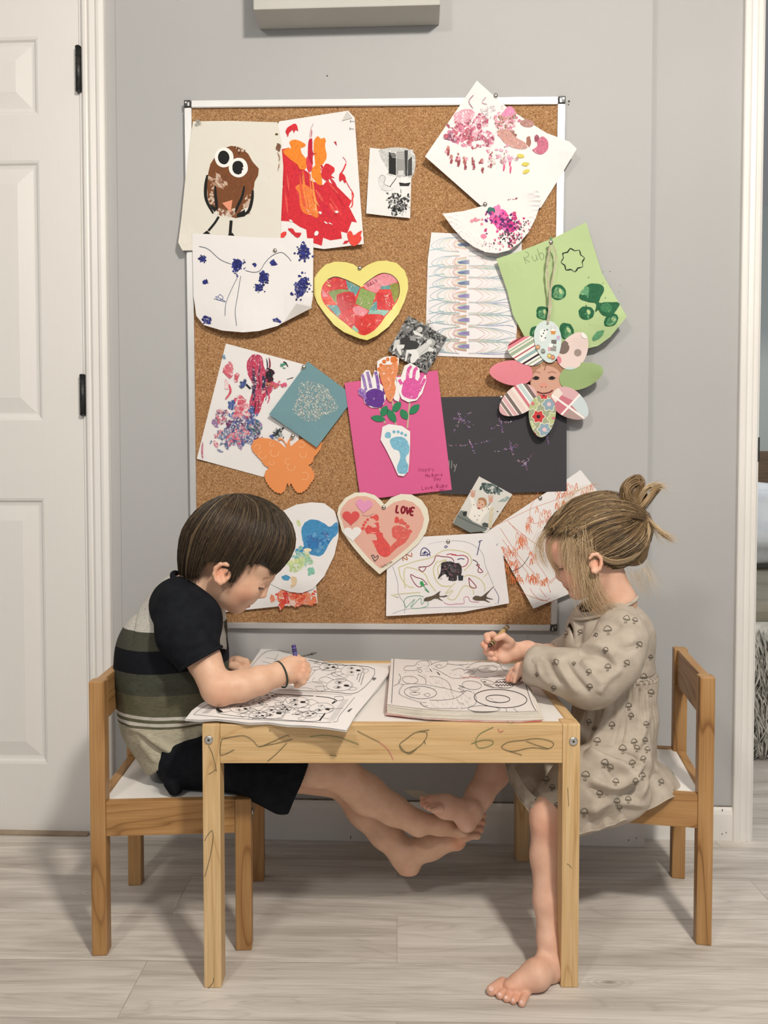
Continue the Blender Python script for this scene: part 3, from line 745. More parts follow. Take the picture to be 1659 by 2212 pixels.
# ---- red and orange painting
A = Art([(604, 262), (752, 239), (766, 254), (779, 440), (786, 527), (700, 538), (520, 512), (560, 330)], WHITE, .0165, lifts=[(786, 527, 60, .008), (752, 240, 30, .004)])
RED = (206, 44, 56); ORG = (240, 134, 44); RED2 = (222, 66, 60)
def RP(pts, col, a=1.0): A.poly(pts, col, a)
RP(z2((90, 480), (180, 460), (260, 640), (420, 760), (420, 830), (560, 880), (600, 830), (720, 900), (880, 1060), (850, 1120), (940, 1300), (880, 1290), (850, 1370), (830, 1420), (760, 1400), (770, 1480), (640, 1500), (560, 1470), (545, 1560), (450, 1530), (380, 1470), (370, 1380), (300, 1350), (210, 1290), (70, 1280), (80, 1000), (110, 900), (75, 660), (90, 560)), RED)
for k in range(26):
    r_ = A.r; x = r_.uniform(120, 800); y = r_.uniform(620, 1150); L = r_.uniform(120, 260); an = 1.45 if x < 380 else r_.uniform(.75, 1.1)
    if x < 380: y = r_.uniform(600, 1000)
    A.stroke(z2((x, y), (x + L * .5 * math.cos(an), y + L * .5 * math.sin(an)), (x + L * math.cos(an), y + L * math.sin(an))), r_.uniform(2, 7), r_.choice([(192, 34, 50), (216, 58, 66), (200, 40, 60), (222, 84, 76)]), .9, taper=.9) if x + L * math.cos(an) < 860 else None
RP(z2((180, 400), (220, 375), (290, 380), (365, 430), (340, 455), (310, 470), (330, 540), (380, 600), (370, 690), (300, 700), (270, 650), (200, 600), (110, 510), (150, 470), (200, 465)), ORG)
RP(z2((460, 380), (500, 335), (530, 360), (570, 350), (590, 380), (580, 440), (600, 560), (560, 640), (530, 680), (550, 870), (490, 860), (430, 760), (440, 690), (470, 650), (455, 500)), ORG)
RP(z2((250, 900), (320, 870), (400, 900), (460, 960), (480, 1080), (510, 1200), (490, 1250), (430, 1220), (340, 1190), (300, 1100), (290, 980)), (232, 120, 52), .8)
for k in range(16):
    x = A.r.uniform(290, 450); A.stroke(z2((x, A.r.uniform(700, 950)), (x + 40, 1050), (x + A.r.uniform(50, 90), A.r.uniform(1100, 1240))), A.r.uniform(1, 4), A.r.choice([(244, 170, 90), (238, 140, 70), (222, 90, 60)]), .9, taper=.9)
RP(z2((395, 400), (420, 360), (440, 380), (445, 510), (490, 525), (445, 550), (445, 640), (420, 720), (390, 720), (390, 600)), (188, 30, 58)); RP(z2((380, 560), (420, 620), (440, 690), (400, 740), (370, 640)), (214, 60, 76))
A.stroke(z2((425, 360), (432, 290), (430, 260)), 1.8, (190, 60, 80), .8, taper=.5); A.stroke(z2((410, 350), (420, 260), (450, 190)), .8, (150, 80, 90), .8)
RP(z2((540, 740), (590, 640), (680, 680), (685, 730), (650, 770), (690, 800), (650, 800), (600, 830), (550, 800)), RED); RP(z2((140, 265), (190, 215), (255, 195), (280, 270), (250, 265), (230, 295), (215, 260), (180, 300), (165, 340), (150, 310)), RED)
RP(z2((750, 740), (800, 770), (815, 830), (800, 860), (780, 820), (745, 840), (740, 800)), RED); A.stroke(z2((815, 640), (790, 700), (760, 750)), 3, RED, .8); A.stroke(z2((815, 830), (850, 900), (890, 960), (900, 1010), (870, 1060)), 1.8, RED, .8); A.stroke(z2((780, 565), (810, 600), (820, 640)), 1.4, (200, 90, 100), .7)
A.stroke(z2((885, 960), (890, 1090), (870, 1130)), 2.6, RED2, .8); RP(z2((680, 395), (705, 390), (715, 440), (700, 425)), (190, 50, 70))
RP(z2((165, 1370), (220, 1370), (250, 1410), (315, 1420), (280, 1470), (230, 1440)), RED); RP(z2((90, 1420), (140, 1400), (150, 1430), (110, 1470), (75, 1470)), RED2)
RP(z2((830, 1430), (870, 1390), (900, 1440), (950, 1410), (995, 1390), (980, 1440), (990, 1490), (920, 1560), (860, 1530)), (224, 72, 60)); RP(z2((780, 1540), (800, 1505), (850, 1500), (830, 1530)), RED)
for q in ((527, 1190, 18, 14), (712, 1180, 18, 16), (590, 1300, 22, 8), (640, 1310, 22, 6), (200, 1280, 26, 9), (485, 1420, 20, 34)): (lambda c: A.blob(c[0][0], c[0][1], q[2] * .1929, q[3] * .1929, WHITE, .5, .3, 2.0))(z2((q[0], q[1])))
A.poly(z2((770, 160), (825, 50), (850, 80), (888, 128)), (206, 202, 196), 2.0)
A.text('TIT', *z2((858, 262))[0], 9, (80, 84, 100), .8, rot=-1.5); 
o = A.build('painting'); tag(o, 'white sheet with thick red and orange paint strokes, top left of the board', 'painting')
# ---- brown thumbprint owl
A = Art([(417, 262), (500, 261), (560, 263), (599, 264), (607, 300), (612, 360), (607, 480), (606, 519), (560, 530), (420, 541), (394, 541), (385, 524), (392, 470), (400, 390), (411, 300)], (222, 218, 207), .0192, lifts=[(386, 532, 26, .008), (600, 390, 50, .003)])
A.poly(z1((800, 570), (840, 575), (950, 600), (1050, 690), (1110, 800), (1200, 900), (1190, 1000), (1140, 1090), (1130, 1170), (1100, 1300), (1040, 1450), (950, 1500), (880, 1620), (800, 1600), (700, 1560), (600, 1520), (500, 1440), (460, 1330), (450, 1150), (470, 950), (500, 830), (560, 740), (640, 620)), BROWN)
A.dabs(*z1((600, 1080))[0], 20, 12, 24, 1.5, 4, [(196, 170, 150), (160, 120, 96)], .6, .8, 1.8, arot=.8); A.dabs(*z1((720, 1540))[0], 26, 9, 50, 1.2, 3.4, [(206, 186, 170), (130, 86, 62), (190, 160, 140)], .1, .9, 1.3)
A.dabs(*z1((1030, 1380))[0], 8, 22, 18, 1, 3, [(196, 170, 150)], .2, .8, 1.4); A.dabs(*z1((520, 1330))[0], 6, 24, 14, 1, 3, [(200, 176, 156)], 0, .8, 1.4); A.dabs(*z1((900, 620))[0], 22, 6, 12, 1, 2.5, [(206, 186, 170), (90, 52, 34)], .5, .9, 1.4)
BK = (24, 24, 24)
for p, w_ in ((((455, 990), (430, 1150), (440, 1350), (540, 1550)), 7), (((570, 1150), (575, 1300), (590, 1440), (590, 1490)), 6.5), (((990, 1150), (960, 1300), (900, 1430), (860, 1530)), 6), (((1115, 1210), (1100, 1360), (1040, 1530), (890, 1590)), 7)): A.stroke(z1(*p), w_, BK, 2.0, taper=.5)
A.poly(z1((490, 1410), (600, 1480), (560, 1530), (520, 1480)), BK, 2.0); A.poly(z1((880, 1560), (1000, 1490), (1000, 1590), (890, 1610)), BK, 2.0)
A.stroke(z1((620, 1595), (560, 1690), (470, 1800)), 5, BK, 2.0); A.stroke(z1((800, 1650), (785, 1840)), 6.5, BK, 2.0, smooth=0); A.poly(z1((385, 1845), (450, 1795), (500, 1845)), BK, 2.0); A.poly(z1((750, 1875), (770, 1830), (820, 1830), (850, 1875)), BK, 2.0)
for ex, ey in ((698, 738), (905, 885)):
    c = z1((ex, ey))[0]; A.blob(c[0], c[1], 20.5, 21.5, (240, 238, 234), 0, .03, 2.0); A.blob(c[0] - 1, c[1], 12.5, 15, BK, 0, .04, 2.0)
A.poly(z1((670, 1398), (818, 1352), (795, 1535)), (226, 150, 120), 2.0); A.blob(*z1((1485, 590))[0], 5.5, 9, (120, 84, 66), 0, .2, .85); A.stroke(z1((1470, 660), (1500, 760), (1480, 930)), 3.5, (150, 120, 100), .7, taper=.5); A.blob(*z1((1458, 402))[0], 3.2, 2.2, (90, 80, 40), 0, .2)
o = A.build('painting'); tag(o, 'cream sheet with a brown painted owl with big round white eyes', 'painting')
# ---- blue dabs on white sheet with curled bottom
NAVY = (38, 44, 112)
A = Art([(415, 506), (420, 504), (560, 513), (677, 515), (676, 640), (672, 664), (638, 680), (600, 704), (560, 715), (525, 718), (480, 714), (440, 702), (424, 682), (418, 640)], WHITE, .0222, lifts=[(525, 718, 70, .012), (676, 650, 40, .010)])
for (x, y, rx, ry, n) in ((512, 573, 13, 19, 50), (438, 559, 9, 9, 26), (443, 609, 7, 6, 14), (550, 572, 5, 5, 12), (590, 568, 9, 7, 20), (570, 600, 13, 16, 44), (560, 622, 11, 10, 26), (656, 545, 15, 21, 60), (651, 620, 16, 30, 80), (630, 635, 4, 3, 6), (447, 690, 12, 10, 26), (598, 692, 9, 5, 14)):
    A.blob(x, y, rx * .8, ry * .8, NAVY, .2, .3, .75); A.dabs(x, y, rx, ry, n, 1, 2.6, [NAVY, (52, 60, 140), (28, 30, 84)], .3, .9)
for p in (((430, 532), (450, 538), (475, 560), (498, 570)), ((530, 584), (548, 588), (562, 584), (572, 568), (588, 552), (608, 545), (622, 555), (629, 564)), ((515, 595), (500, 625), (488, 655), (486, 682)), ((520, 596), (513, 640), (508, 672), (511, 703))): A.stroke(p, 1.0, (84, 92, 116), 2.0)
A.stroke([(470, 642), (476, 636), (482, 644), (472, 648), (466, 640), (478, 646), (487, 652), (462, 645)], .9, (70, 90, 150), 2.0)
A.poly([(612, 697), (640, 656), (676, 664), (660, 672)], (206, 202, 197), 2.0)
o = A.build('painting'); tag(o, 'white sheet dotted with dark blue sponge dabs, bottom edge curling up', 'painting')
# ---- yellow heart with tissue collage
A = Art(z8((95, 320), (140, 250), (220, 165), (330, 130), (450, 135), (540, 160), (600, 205), (640, 205), (700, 165), (800, 125), (900, 118), (1020, 145), (1110, 230), (1145, 330), (1150, 430), (1110, 570), (1040, 720), (930, 860), (800, 960), (690, 1010), (600, 990), (430, 920), (320, 840), (220, 720), (130, 590), (95, 500)), (226, 216, 128), .0125, lifts=[(785, 730, 90, .016)])
inner = z8((182, 420), (250, 330), (330, 300), (430, 325), (610, 415), (720, 340), (820, 275), (900, 262), (980, 290), (1040, 370), (1050, 480), (1020, 580), (900, 740), (790, 880), (660, 955), (560, 910), (380, 770), (230, 630), (180, 530))
A.poly(inner, (214, 70, 66), .95)
TE, GR, PK, RD = (96, 150, 150), (128, 146, 84), (222, 140, 150), (202, 46, 50)
for pts, c in ((((250, 340), (330, 302), (440, 330), (460, 450), (270, 462)), RD), (((450, 340), (610, 420), (560, 520), (480, 450)), TE), (((260, 470), (460, 440), (480, 480), (350, 500), (350, 600)), GR), (((182, 430), (240, 500), (260, 520), (190, 530)), PK), (((205, 540), (280, 515), (350, 610), (250, 610)), (222, 84, 66)), (((240, 620), (370, 615), (395, 710), (360, 750)), TE), (((350, 510), (530, 470), (555, 600), (500, 680), (390, 690)), (188, 40, 48)), (((650, 400), (820, 285), (940, 270), (1030, 350), (940, 390), (840, 430), (780, 480)), PK), (((840, 410), (960, 390), (960, 440), (840, 440)), TE), (((950, 390), (1035, 375), (1045, 480), (1000, 590), (960, 470)), (136, 140, 60)), (((620, 420), (790, 490), (720, 680), (560, 600)), (136, 160, 92)), (((800, 480), (970, 490), (970, 670), (800, 670)), RD), (((720, 650), (940, 680), (880, 740), (700, 720)), (140, 186, 172)), (((760, 590), (800, 570), (800, 680), (720, 670)), TE), (((530, 650), (600, 630), (700, 680), (640, 740), (560, 720)), PK), (((370, 740), (500, 670), (600, 770), (560, 830), (520, 860)), RD), (((560, 820), (720, 720), (880, 745), (780, 870), (660, 950)), (206, 50, 46)), (((540, 840), (600, 910), (580, 920), (520, 880)), (140, 190, 170))):
    A.poly(z8(*pts), c, .9)
A.inc = .2
for k in range(60):
    x, y = A.r.uniform(250, 980), A.r.uniform(330, 860)
    if point_in(*z8((x, y))[0], inner): A.stroke(z8((x, y), (x + A.r.uniform(-25, 25), y + A.r.uniform(-25, 25)), (x + A.r.uniform(-45, 45), y + A.r.uniform(-45, 45))), .8, (236, 206, 200), .8, taper=.7)
A.stroke(z8((250, 330), (330, 300), (430, 325), (520, 365), (612, 412)), 1.6, (60, 40, 40), 2.0); A.stroke(z8((650, 390), (720, 335), (820, 272), (900, 260), (980, 290), (1040, 365), (1052, 470), (1035, 540)), 1.3, (70, 40, 50), 2.0)
A.text('SULLY', *z8((680, 385))[0], 6.2, (120, 30, 50), 1.0, rot=-.5, gap=.2)
o = A.build('heart_collage', mat=M_tissue); tag(o, 'yellow paper heart with a red, green and teal tissue collage', 'heart craft')
# ---- black and white photo of a house front
PH = (226, 226, 224)
A = Art([(799, 319), (850, 325), (892, 323), (888, 400), (886, 471), (840, 467), (791, 461), (795, 390)], PH, .0125, lifts=[(791, 461, 50, .008), (886, 471, 40, .007)])
A.poly(z2((1200, 480), (1560, 490), (1555, 790), (1290, 770), (1290, 720), (1220, 600)), (188, 188, 186), .7); A.poly(z2((1295, 510), (1375, 530), (1375, 770), (1295, 750)), (34, 36, 36), 2.0); A.poly(z2((1380, 500), (1480, 500), (1490, 770), (1380, 760)), (150, 150, 148), 2.0); A.poly(z2((1470, 490), (1510, 490), (1500, 780), (1480, 780)), (60, 60, 60), 2.0); A.poly(z2((1510, 600), (1555, 560), (1555, 770), (1505, 780)), (70, 70, 70), 2.0)
for k in range(5): A.stroke(z2((1300 + k * 8, 505 + k * 16), (1470, 500 + k * 22)), .8, (230, 230, 228), 2.0, smooth=0)
A.dabs(*z2((1400, 1080))[0], 30, 28, 170, .7, 2.4, [(60, 60, 60), (100, 100, 100), (200, 200, 200), (30, 30, 30)], .2, .9, 1.8, inside=z2((1250, 930), (1550, 880), (1530, 1240), (1340, 1220), (1270, 1050)))
A.poly(z2((1180, 790), (1230, 765), (1260, 800), (1240, 860), (1300, 900), (1350, 910), (1330, 940), (1230, 940), (1190, 880)), (214, 214, 212), .8); A.stroke(z2((1190, 800), (1215, 768), (1255, 790), (1250, 830), (1245, 870), (1320, 900)), .9, (120, 120, 120), 2.0)
A.poly(z2((1400, 720), (1460, 715), (1465, 770), (1400, 775)), (206, 206, 204), 2.0); A.poly(z2((1430, 790), (1500, 790), (1535, 860), (1430, 870)), (230, 230, 228), 2.0); A.poly(z2((1410, 850), (1480, 860), (1540, 850), (1520, 890), (1420, 890)), (44, 44, 44), 2.0); A.poly(z2((1430, 890), (1480, 900), (1450, 1020), (1405, 1040), (1440, 1000)), (232, 232, 230), 2.0); A.stroke(z2((1310, 895), (1380, 800)), 1.4, (40, 40, 40), 2.0)
o = A.build('photo_print'); tag(o, 'black and white photo print of two children in grass by a porch', 'photo')
# ---- pink paint prints, tilted sheet top right
P1, P2, P3, P4 = (206, 124, 150), (176, 84, 110), (224, 160, 176), (150, 104, 92)
A = Art([(1030, 174), (1095, 232), (1150, 268), (1180, 287), (1230, 306), (1246, 321), (1208, 385), (1168, 449), (1038, 444), (918, 338)], WHITE, .0195, lifts=[(918, 338, 55, .014), (1246, 321, 45, .012), (1030, 174, 30, .006)])
ol = A.outline
A.blob(*z3((470, 430))[0], 24, 17, P3, -.5, .15, .75); A.blob(*z3((480, 600))[0], 34, 24, P1, .1, .2, .7); A.blob(*z3((680, 640))[0], 22, 18, P1, .5, .2, .65); A.blob(*z3((640, 470))[0], 16, 18, P2, .7, .25, .6); A.blob(*z3((340, 630))[0], 14, 10, (132, 70, 104), .3, .3, .7)
A.dabs(*z3((520, 600))[0], 58, 32, 150, 1.5, 5, [P1, P2, P3, (190, 100, 116), (160, 80, 100), WHITE], .15, .75, 1.5); A.dabs(*z3((900, 480))[0], 28, 34, 80, 1.5, 5, [P3, P1, (196, 140, 130), P4], .8, .7, 1.5)
A.poly(z3((850, 390), (920, 320), (970, 350), (970, 400), (870, 430)), (218, 140, 176), .85); A.blob(*z3((1100, 490))[0], 16, 8, (176, 132, 124), .1, .1, .85); A.poly(z3((800, 570), (900, 550), (990, 630), (1090, 690), (1090, 740), (980, 740), (870, 680)), (198, 150, 142), .8)
A.poly(z3((1200, 660), (1260, 620), (1310, 680), (1300, 760), (1230, 800), (1150, 760), (1200, 720)), (196, 112, 134), .85); A.blob(*z3((1115, 670))[0], 5, 11, (160, 110, 96), 0, .2, .85); A.blob(*z3((1195, 640))[0], 5, 8, (150, 80, 96), 0, .2, .85)
for x, y0, y1 in ((340, 780, 870), (410, 760, 900), (480, 780, 930), (565, 820, 930), (650, 800, 950), (735, 770, 910), (310, 740, 790)):
    A.dabs(*z3((x, (y0 + y1) / 2))[0], 4, (y1 - y0) * .12, 9, 1.2, 3.4, [(166, 96, 92), (150, 70, 84), P3, (190, 130, 120)], 0, .85, 1.3, arot=1.5)
    A.blob(*z3((x + 6, y1))[0], 3, 5, (150, 70, 80), .2, .2, .8)
for x, y in ((870, 930), (930, 880), (935, 950)): A.blob(*z3((x, y))[0], 2, 8, (214, 84, 130), .1, .2, .9)
A.dabs(*z3((890, 830))[0], 22, 16, 26, 1, 3, [(232, 180, 200), (220, 150, 180), (180, 140, 140)], 0, .7, 1.6); A.dabs(*z3((760, 860))[0], 14, 8, 12, 1.4, 3, [(206, 180, 170)], 0, .6, 1)
for x, y, r in ((1035, 815, .1), (1083, 897, -.05), (1090, 968, -.4)): A.blob(*z3((x, y))[0], 8, 4.2, (214, 200, 96), r, .15, .95)
A.stroke(z3((565, 210), (520, 270), (560, 340)), 2, (170, 130, 150), .8); A.stroke(z3((690, 230), (650, 280), (700, 300)), 2, (190, 160, 176), .8); A.dabs(*z3((700, 380))[0], 16, 16, 20, 1, 3, [(206, 190, 196)], 0, .6, 1.4); A.dabs(*z3((1250, 540))[0], 18, 4, 8, 1, 2.6, [(170, 120, 110), (214, 130, 160)], .5, .8, 1.3)
o = A.build('painting'); tag(o, 'tilted white sheet with pink and brown handprint paint and three yellow dabs', 'painting')
# ---- half paper plate
def plate_rim(x, y):
    r = math.hypot(x - 1066, y - 440); k = min(1, max(0, (r - 76) / 10)) * min(1, max(0, (116 - r) / 8))
    return .0011 * k * math.sin(math.atan2(y - 440, x - 1066) * 62) + .003 * min(1, max(0, (r - 72) / 30))
A = Art(z4((310, 340), (560, 310), (820, 240), (1060, 180), (1240, 120), (1440, 40), (1480, 170), (1468, 260), (1420, 400), (1340, 560), (1230, 690), (1100, 780), (960, 815), (820, 800), (680, 735), (540, 630), (420, 500)), (234, 230, 228), .0245, lifts=[(957, 470, 18, .007), (1080, 545, 40, .008), (1160, 410, 22, .005)], cell=5.0, extra=plate_rim)
A.blob(*z4((980, 400))[0], 20, 19, (226, 88, 166), .6, .25, .9); A.blob(*z4((960, 300))[0], 9, 12, (232, 130, 180), .3, .2, .9); A.blob(*z4((890, 310))[0], 9, 8.5, (60, 110, 100), .3, .2, .9); A.blob(*z4((1060, 460))[0], 15, 10, (84, 44, 104), -.5, .25, .95); A.blob(*z4((1130, 500))[0], 12, 12, (206, 50, 130), .3, .3, .9)
A.dabs(*z4((1060, 450))[0], 44, 30, 110, 1, 3.6, [(214, 70, 140), (110, 50, 120), (230, 120, 180), (80, 40, 96), (190, 60, 120)], .5, .9, 1.3); A.dabs(*z4((1120, 640))[0], 34, 24, 90, .8, 2.6, [(206, 80, 120), (90, 70, 84), (224, 140, 160), (70, 60, 70)], -.5, .85, 1.2)
A.dabs(*z4((1280, 470))[0], 24, 12, 24, .8, 2, [(200, 80, 120), (90, 70, 84)], 0, .85, 1.2); A.dabs(*z4((700, 420))[0], 12, 6, 8, 1.5, 3.5, [(220, 140, 160)], .1, .8, 1); A.blob(*z4((800, 610))[0], 7, 5, (236, 130, 160), .1, .2, .9); A.blob(*z4((1170, 335))[0], 4, 3, (206, 80, 120), 0, .2)
A.dabs(*z4((1160, 165))[0], 14, 1.5, 8, .7, 1.3, [(150, 70, 90)], -.2, .9, 1.8); A.dabs(*z4((860, 720))[0], 30, 10, 30, .5, 1.2, [(150, 120, 130), (210, 150, 170)], 0, .9, 1.2)
o = A.build('paper_plate'); tag(o, 'half of a white paper plate splashed with magenta and purple paint', 'paper plate craft')
# ---- rainbow arcs
A = Art([(932, 502), (1000, 505), (1127, 512), (1127, 560), (1112, 774), (1030, 772), (919, 768), (921, 660), (924, 560)], (232, 229, 230), .0125, lifts=[(919, 560, 60, .003)])
A.inc = .2
cy_ = [528, 566, 588, 611, 639, 664, 691, 720, 748]
RC = [(214, 150, 146), (226, 182, 150), (222, 212, 160), (176, 204, 176), (164, 196, 216), (164, 172, 206)]
for i, yy in enumerate(cy_):
    x0 = 1004; h_ = 13 if i not in (0, 4, 7, 8) else 15
    for k in range(6):
        rr_ = 4 + k * 2.0; A.stroke([(x0 + 4, yy - rr_ * .75), (x0 - rr_ * 1.3, yy - rr_ * .5), (x0 - rr_ * 1.9, yy + 1), (x0 - rr_ * 1.2, yy + rr_ * .5), (x0 + 4, yy + rr_ * .75)], .8, RC[5 - k], 2.0)
    for k in range(5): A.stroke([(x0 - 16 + k, yy + k * .8), (x0 + 2, yy - 3 + k * 1.6), (x0 + 10, yy - 4 + k * 2)], 1.1, (150, 134, 186) if i > 3 else (112, 124, 164), 2.0)
    for k in range(6):
        w_ = 24 + k * 9; c = [(212, 156, 150), (224, 190, 168), (220, 212, 180), (192, 210, 186), (172, 198, 212), (160, 180, 198)][k]
        j = A.r.uniform(-7, 7); yy = yy + A.r.uniform(-.8, .8); xl = max(924, x0 - w_ * 1.05 + j); yl = yy + (k * 1.0)
        A.stroke([(x0 - 10, yy - h_), (x0 - w_ * .7, yy - h_ * .9 + j * .3), (xl, yl - 3), (x0 - w_ * .8, yy + h_ * .8), (x0 - 12, yy + h_ * 1.05)], .85, c, 2.0)
        xr = min(1118 - (6 - k), x0 + 6 + w_ * 1.5 + j)
        A.stroke([(x0 + 8, yy - h_), (x0 + w_ * .9, yy - h_ * .9), (xr, yy + j * .4), (x0 + w_, yy + h_ * .9), (x0 + 8, yy + h_)], .7, tuple(int(v * .75 + 232 * .25) for v in c), 2.0)
    A.stroke([(1030, yy + h_), (1060, yy + h_ + 2), (1095, yy + h_ + 1), (1110, yy + h_ + 4)], 1.6, (160, 196, 190) if i % 2 else (170, 180, 210), .8); A.stroke([(926, yy + h_ - 2), (945, yy + h_ - 6), (960, yy + h_ - 8)], 1.2, (140, 190, 200), 2.0)
o = A.build('drawing'); tag(o, 'white sheet of rows of rainbow arcs in coloured pencil', 'drawing')
# ---- green sheet with apple prints
GN, GD, GM = (178, 200, 146), (34, 96, 62), (92, 150, 108)
A = Art([(1072, 559), (1130, 540), (1200, 512), (1266, 480), (1300, 590), (1354, 684), (1318, 728), (1292, 747), (1240, 760), (1150, 760), (1108, 680), (1096, 630)], GN, .0210, lifts=[(1072, 559, 40, .008), (1340, 690, 60, .022), (1266, 480, 40, .006)])
A.text('Ruby', *z5((405, 345))[0], 24, (110, 116, 96), 1.0, rot=-.28, gap=.16, asp=.5)
st = []
for k in range(16):
    t = 2 * math.pi * k / 16 + .2; r_ = 26 if k % 2 else 20.5; st.append((1040 + 890 * .2215 + math.cos(t) * r_, 470 + 415 * .2215 + math.sin(t) * r_))
A.stroke(st + [st[0]], 2.4, (24, 44, 34), 2.0, smooth=2, wob=.5)
def applep(x, y, rx, ry, rot, hole=True):
    c = z5((x, y))[0]; A.blob(c[0], c[1], rx, ry, GD, rot, .08, .95); A.blob(c[0] + 1, c[1] + 2, rx * .72, ry * .72, GM, rot, .15, .8)
    for k in range(5): A.stroke([(c[0] - rx * .5 + k * 2, c[1] + ry * .6), (c[0] - rx * .3 + k * 2.4, c[1]), (c[0] + k * 2, c[1] - ry * .5)], 1.1, GD, .8)
    if hole: A.blob(c[0] + rx * .3, c[1] - ry * .15, rx * .22, ry * .36, GN, rot - .4, .05, 2.0)
for a in ((748, 730, 17, 17, .1), (598, 930, 15, 15, 0), (1022, 930, 17, 15, 0), (830, 1110, 16, 19, -.2), (1265, 1000, 17, 12, -.7), (540, 1120, 15, 14, 0)): applep(*a)
A.poly(z5((960, 740), (1000, 690), (1060, 645), (1160, 650), (1195, 700), (1160, 780), (1150, 830), (1220, 825), (1340, 830), (1330, 880), (1260, 960), (1180, 950), (1140, 900), (1110, 915), (1120, 840), (1040, 820), (960, 790)), GD, .95)
A.blob(*z5((1020, 730))[0], 11, 12, GM, .3, .2, .8); A.blob(*z5((1220, 880))[0], 13, 10, (56, 120, 80), .3, .2, .8); A.poly(z5((1080, 1180), (1120, 1120), (1195, 1100), (1170, 1160), (1100, 1200)), GM, .85)
for k in range(26): A.blob(1040 + A.r.uniform(1000, 1380) * .2215, 470 + A.r.uniform(520, 960) * .2215, A.r.uniform(.4, 1.1), None, (40, 80, 54))
A.blob(*z5((680, 200))[0], 3, 2, GM)
o = A.build('painting'); tag(o, 'light green sheet with dark green apple prints and the name Ruby', 'painting')
# ---- photo of children lying in grass
A = Art([(882, 682), (966, 729), (921, 808), (838, 757)], (120, 120, 120), .0216, step=.00001)
A.dabs(903, 742, 60, 56, 420, .7, 2.4, [(60, 60, 60), (100, 100, 100), (150, 150, 150), (40, 40, 40), (185, 185, 185)], 0, .95, 2.2, gauss=False)
A.poly(z8((1060, 1060), (1070, 990), (1130, 970), (1210, 1000), (1280, 1060), (1230, 1120), (1110, 1110)), (56, 56, 56), 2.0); A.poly(z8((1000, 1010), (1060, 1000), (1050, 1050), (990, 1130), (970, 1140), (990, 1060)), (206, 206, 204), 2.0); A.poly(z8((1020, 1060), (1110, 1060), (1100, 1100), (1060, 1110), (1080, 1170), (1060, 1180), (1020, 1110)), (222, 222, 220), 2.0)
A.blob(*z8((1295, 875))[0], 9, 8, (70, 70, 70), 0, .1, 2.0); A.blob(*z8((1280, 890))[0], 6, 6, (196, 196, 194), 0, .1, 2.0); A.poly(z8((1200, 900), (1230, 905), (1310, 950), (1300, 970), (1220, 945)), (222, 222, 220), 2.0); A.poly(z8((1170, 960), (1240, 970), (1230, 1020), (1170, 1010)), (150, 150, 150), 2.0)
A.poly(z8((1240, 1110), (1340, 1040), (1400, 1060), (1380, 1130), (1280, 1190), (1250, 1180)), (206, 206, 204), 2.0); A.poly(z8((1130, 1120), (1240, 1110), (1280, 1190), (1220, 1260), (1180, 1270), (1170, 1220), (1190, 1170), (1150, 1150), (1130, 1240), (1110, 1250)), (226, 226, 224), 2.0); A.blob(*z8((1410, 1035))[0], 9, 8, (170, 170, 168), .3, .1, 2.0); A.blob(*z8((1385, 1030))[0], 6, 6, (214, 214, 212), .3, .1, 2.0); A.poly(z8((1390, 1080), (1440, 1110), (1430, 1140), (1370, 1130)), (220, 220, 218), 2.0)
for k in range(4): A.stroke(z8((1265 + k * 30, 1180 - k * 18), (1300 + k * 28, 1130 - k * 30 + 30)), .7, (140, 140, 140), 2.0, smooth=0)
o = A.build('photo_print'); tag(o, 'tilted black and white photo print of two children lying in grass', 'photo')
# ---- blue and red finger paint
A = Art([(488, 742), (660, 788), (660, 800), (640, 1000), (571, 1031), (425, 991)], WHITE, .0120, lifts=[(425, 991, 40, .004)])
BL, RB = (74, 92, 150), (186, 66, 96)
A.poly(zC((520, 260), (550, 240), (610, 260), (630, 350), (690, 450), (690, 540), (620, 600), (600, 690), (560, 720), (510, 650), (540, 500), (500, 400), (490, 310)), RB, .8)
for k in range(34):
    x = A.r.uniform(530, 670); y = A.r.uniform(260, 560); A.stroke(zC((x, y), (x + 8, y + 60), (x - 6, y + A.r.uniform(90, 150))), A.r.uniform(1.5, 6), A.r.choice([(130, 30, 60), (200, 80, 110), (90, 50, 80), (60, 50, 80), (196, 56, 84)]), .75, taper=.8)
A.poly(zC((440, 700), (540, 650), (560, 760), (600, 830), (520, 920), (430, 940), (340, 920), (330, 830), (400, 770)), BL, .72); A.dabs(*zC((460, 830))[0], 38, 36, 150, 1.5, 6, [BL, (90, 110, 170), (60, 74, 120), (150, 120, 160), (110, 60, 100)], .2, .7, 1.8); A.dabs(*zC((380, 900))[0], 46, 22, 90, 1.2, 4, [(200, 100, 120), (84, 96, 140), (214, 140, 150), (120, 130, 160)], -.2, .7, 2.2)
A.dabs(*zC((340, 370))[0], 8, 14, 18, 2, 6, [(214, 110, 124), (200, 90, 110)], 0, .75, 1.5); A.dabs(*zC((410, 420))[0], 5, 9, 8, 1.5, 4, [(206, 96, 112)], 0, .75, 1.6); A.stroke(zC((350, 480), (360, 540), (320, 600)), 5, (206, 90, 104), .8, taper=.6); A.stroke(zC((330, 440), (330, 520)), 8, (232, 190, 196), .6)
A.dabs(*zC((430, 650))[0], 16, 26, 40, 2, 6, [(206, 90, 110), (220, 140, 150)], .2, .7, 1.6); A.dabs(*zC((300, 740))[0], 14, 16, 20, 1.5, 4, [(196, 110, 130), (120, 90, 120)], 0, .7, 2)
A.blob(*zC((372, 645))[0], 9, 10, BL, .4, .25, .8); A.dabs(*zC((460, 485))[0], 6, 10, 10, 1.5, 4, [BL, (60, 80, 120)], 0, .8, 1.5); A.stroke(zC((485, 480), (520, 515)), 4, (30, 36, 44), .95)
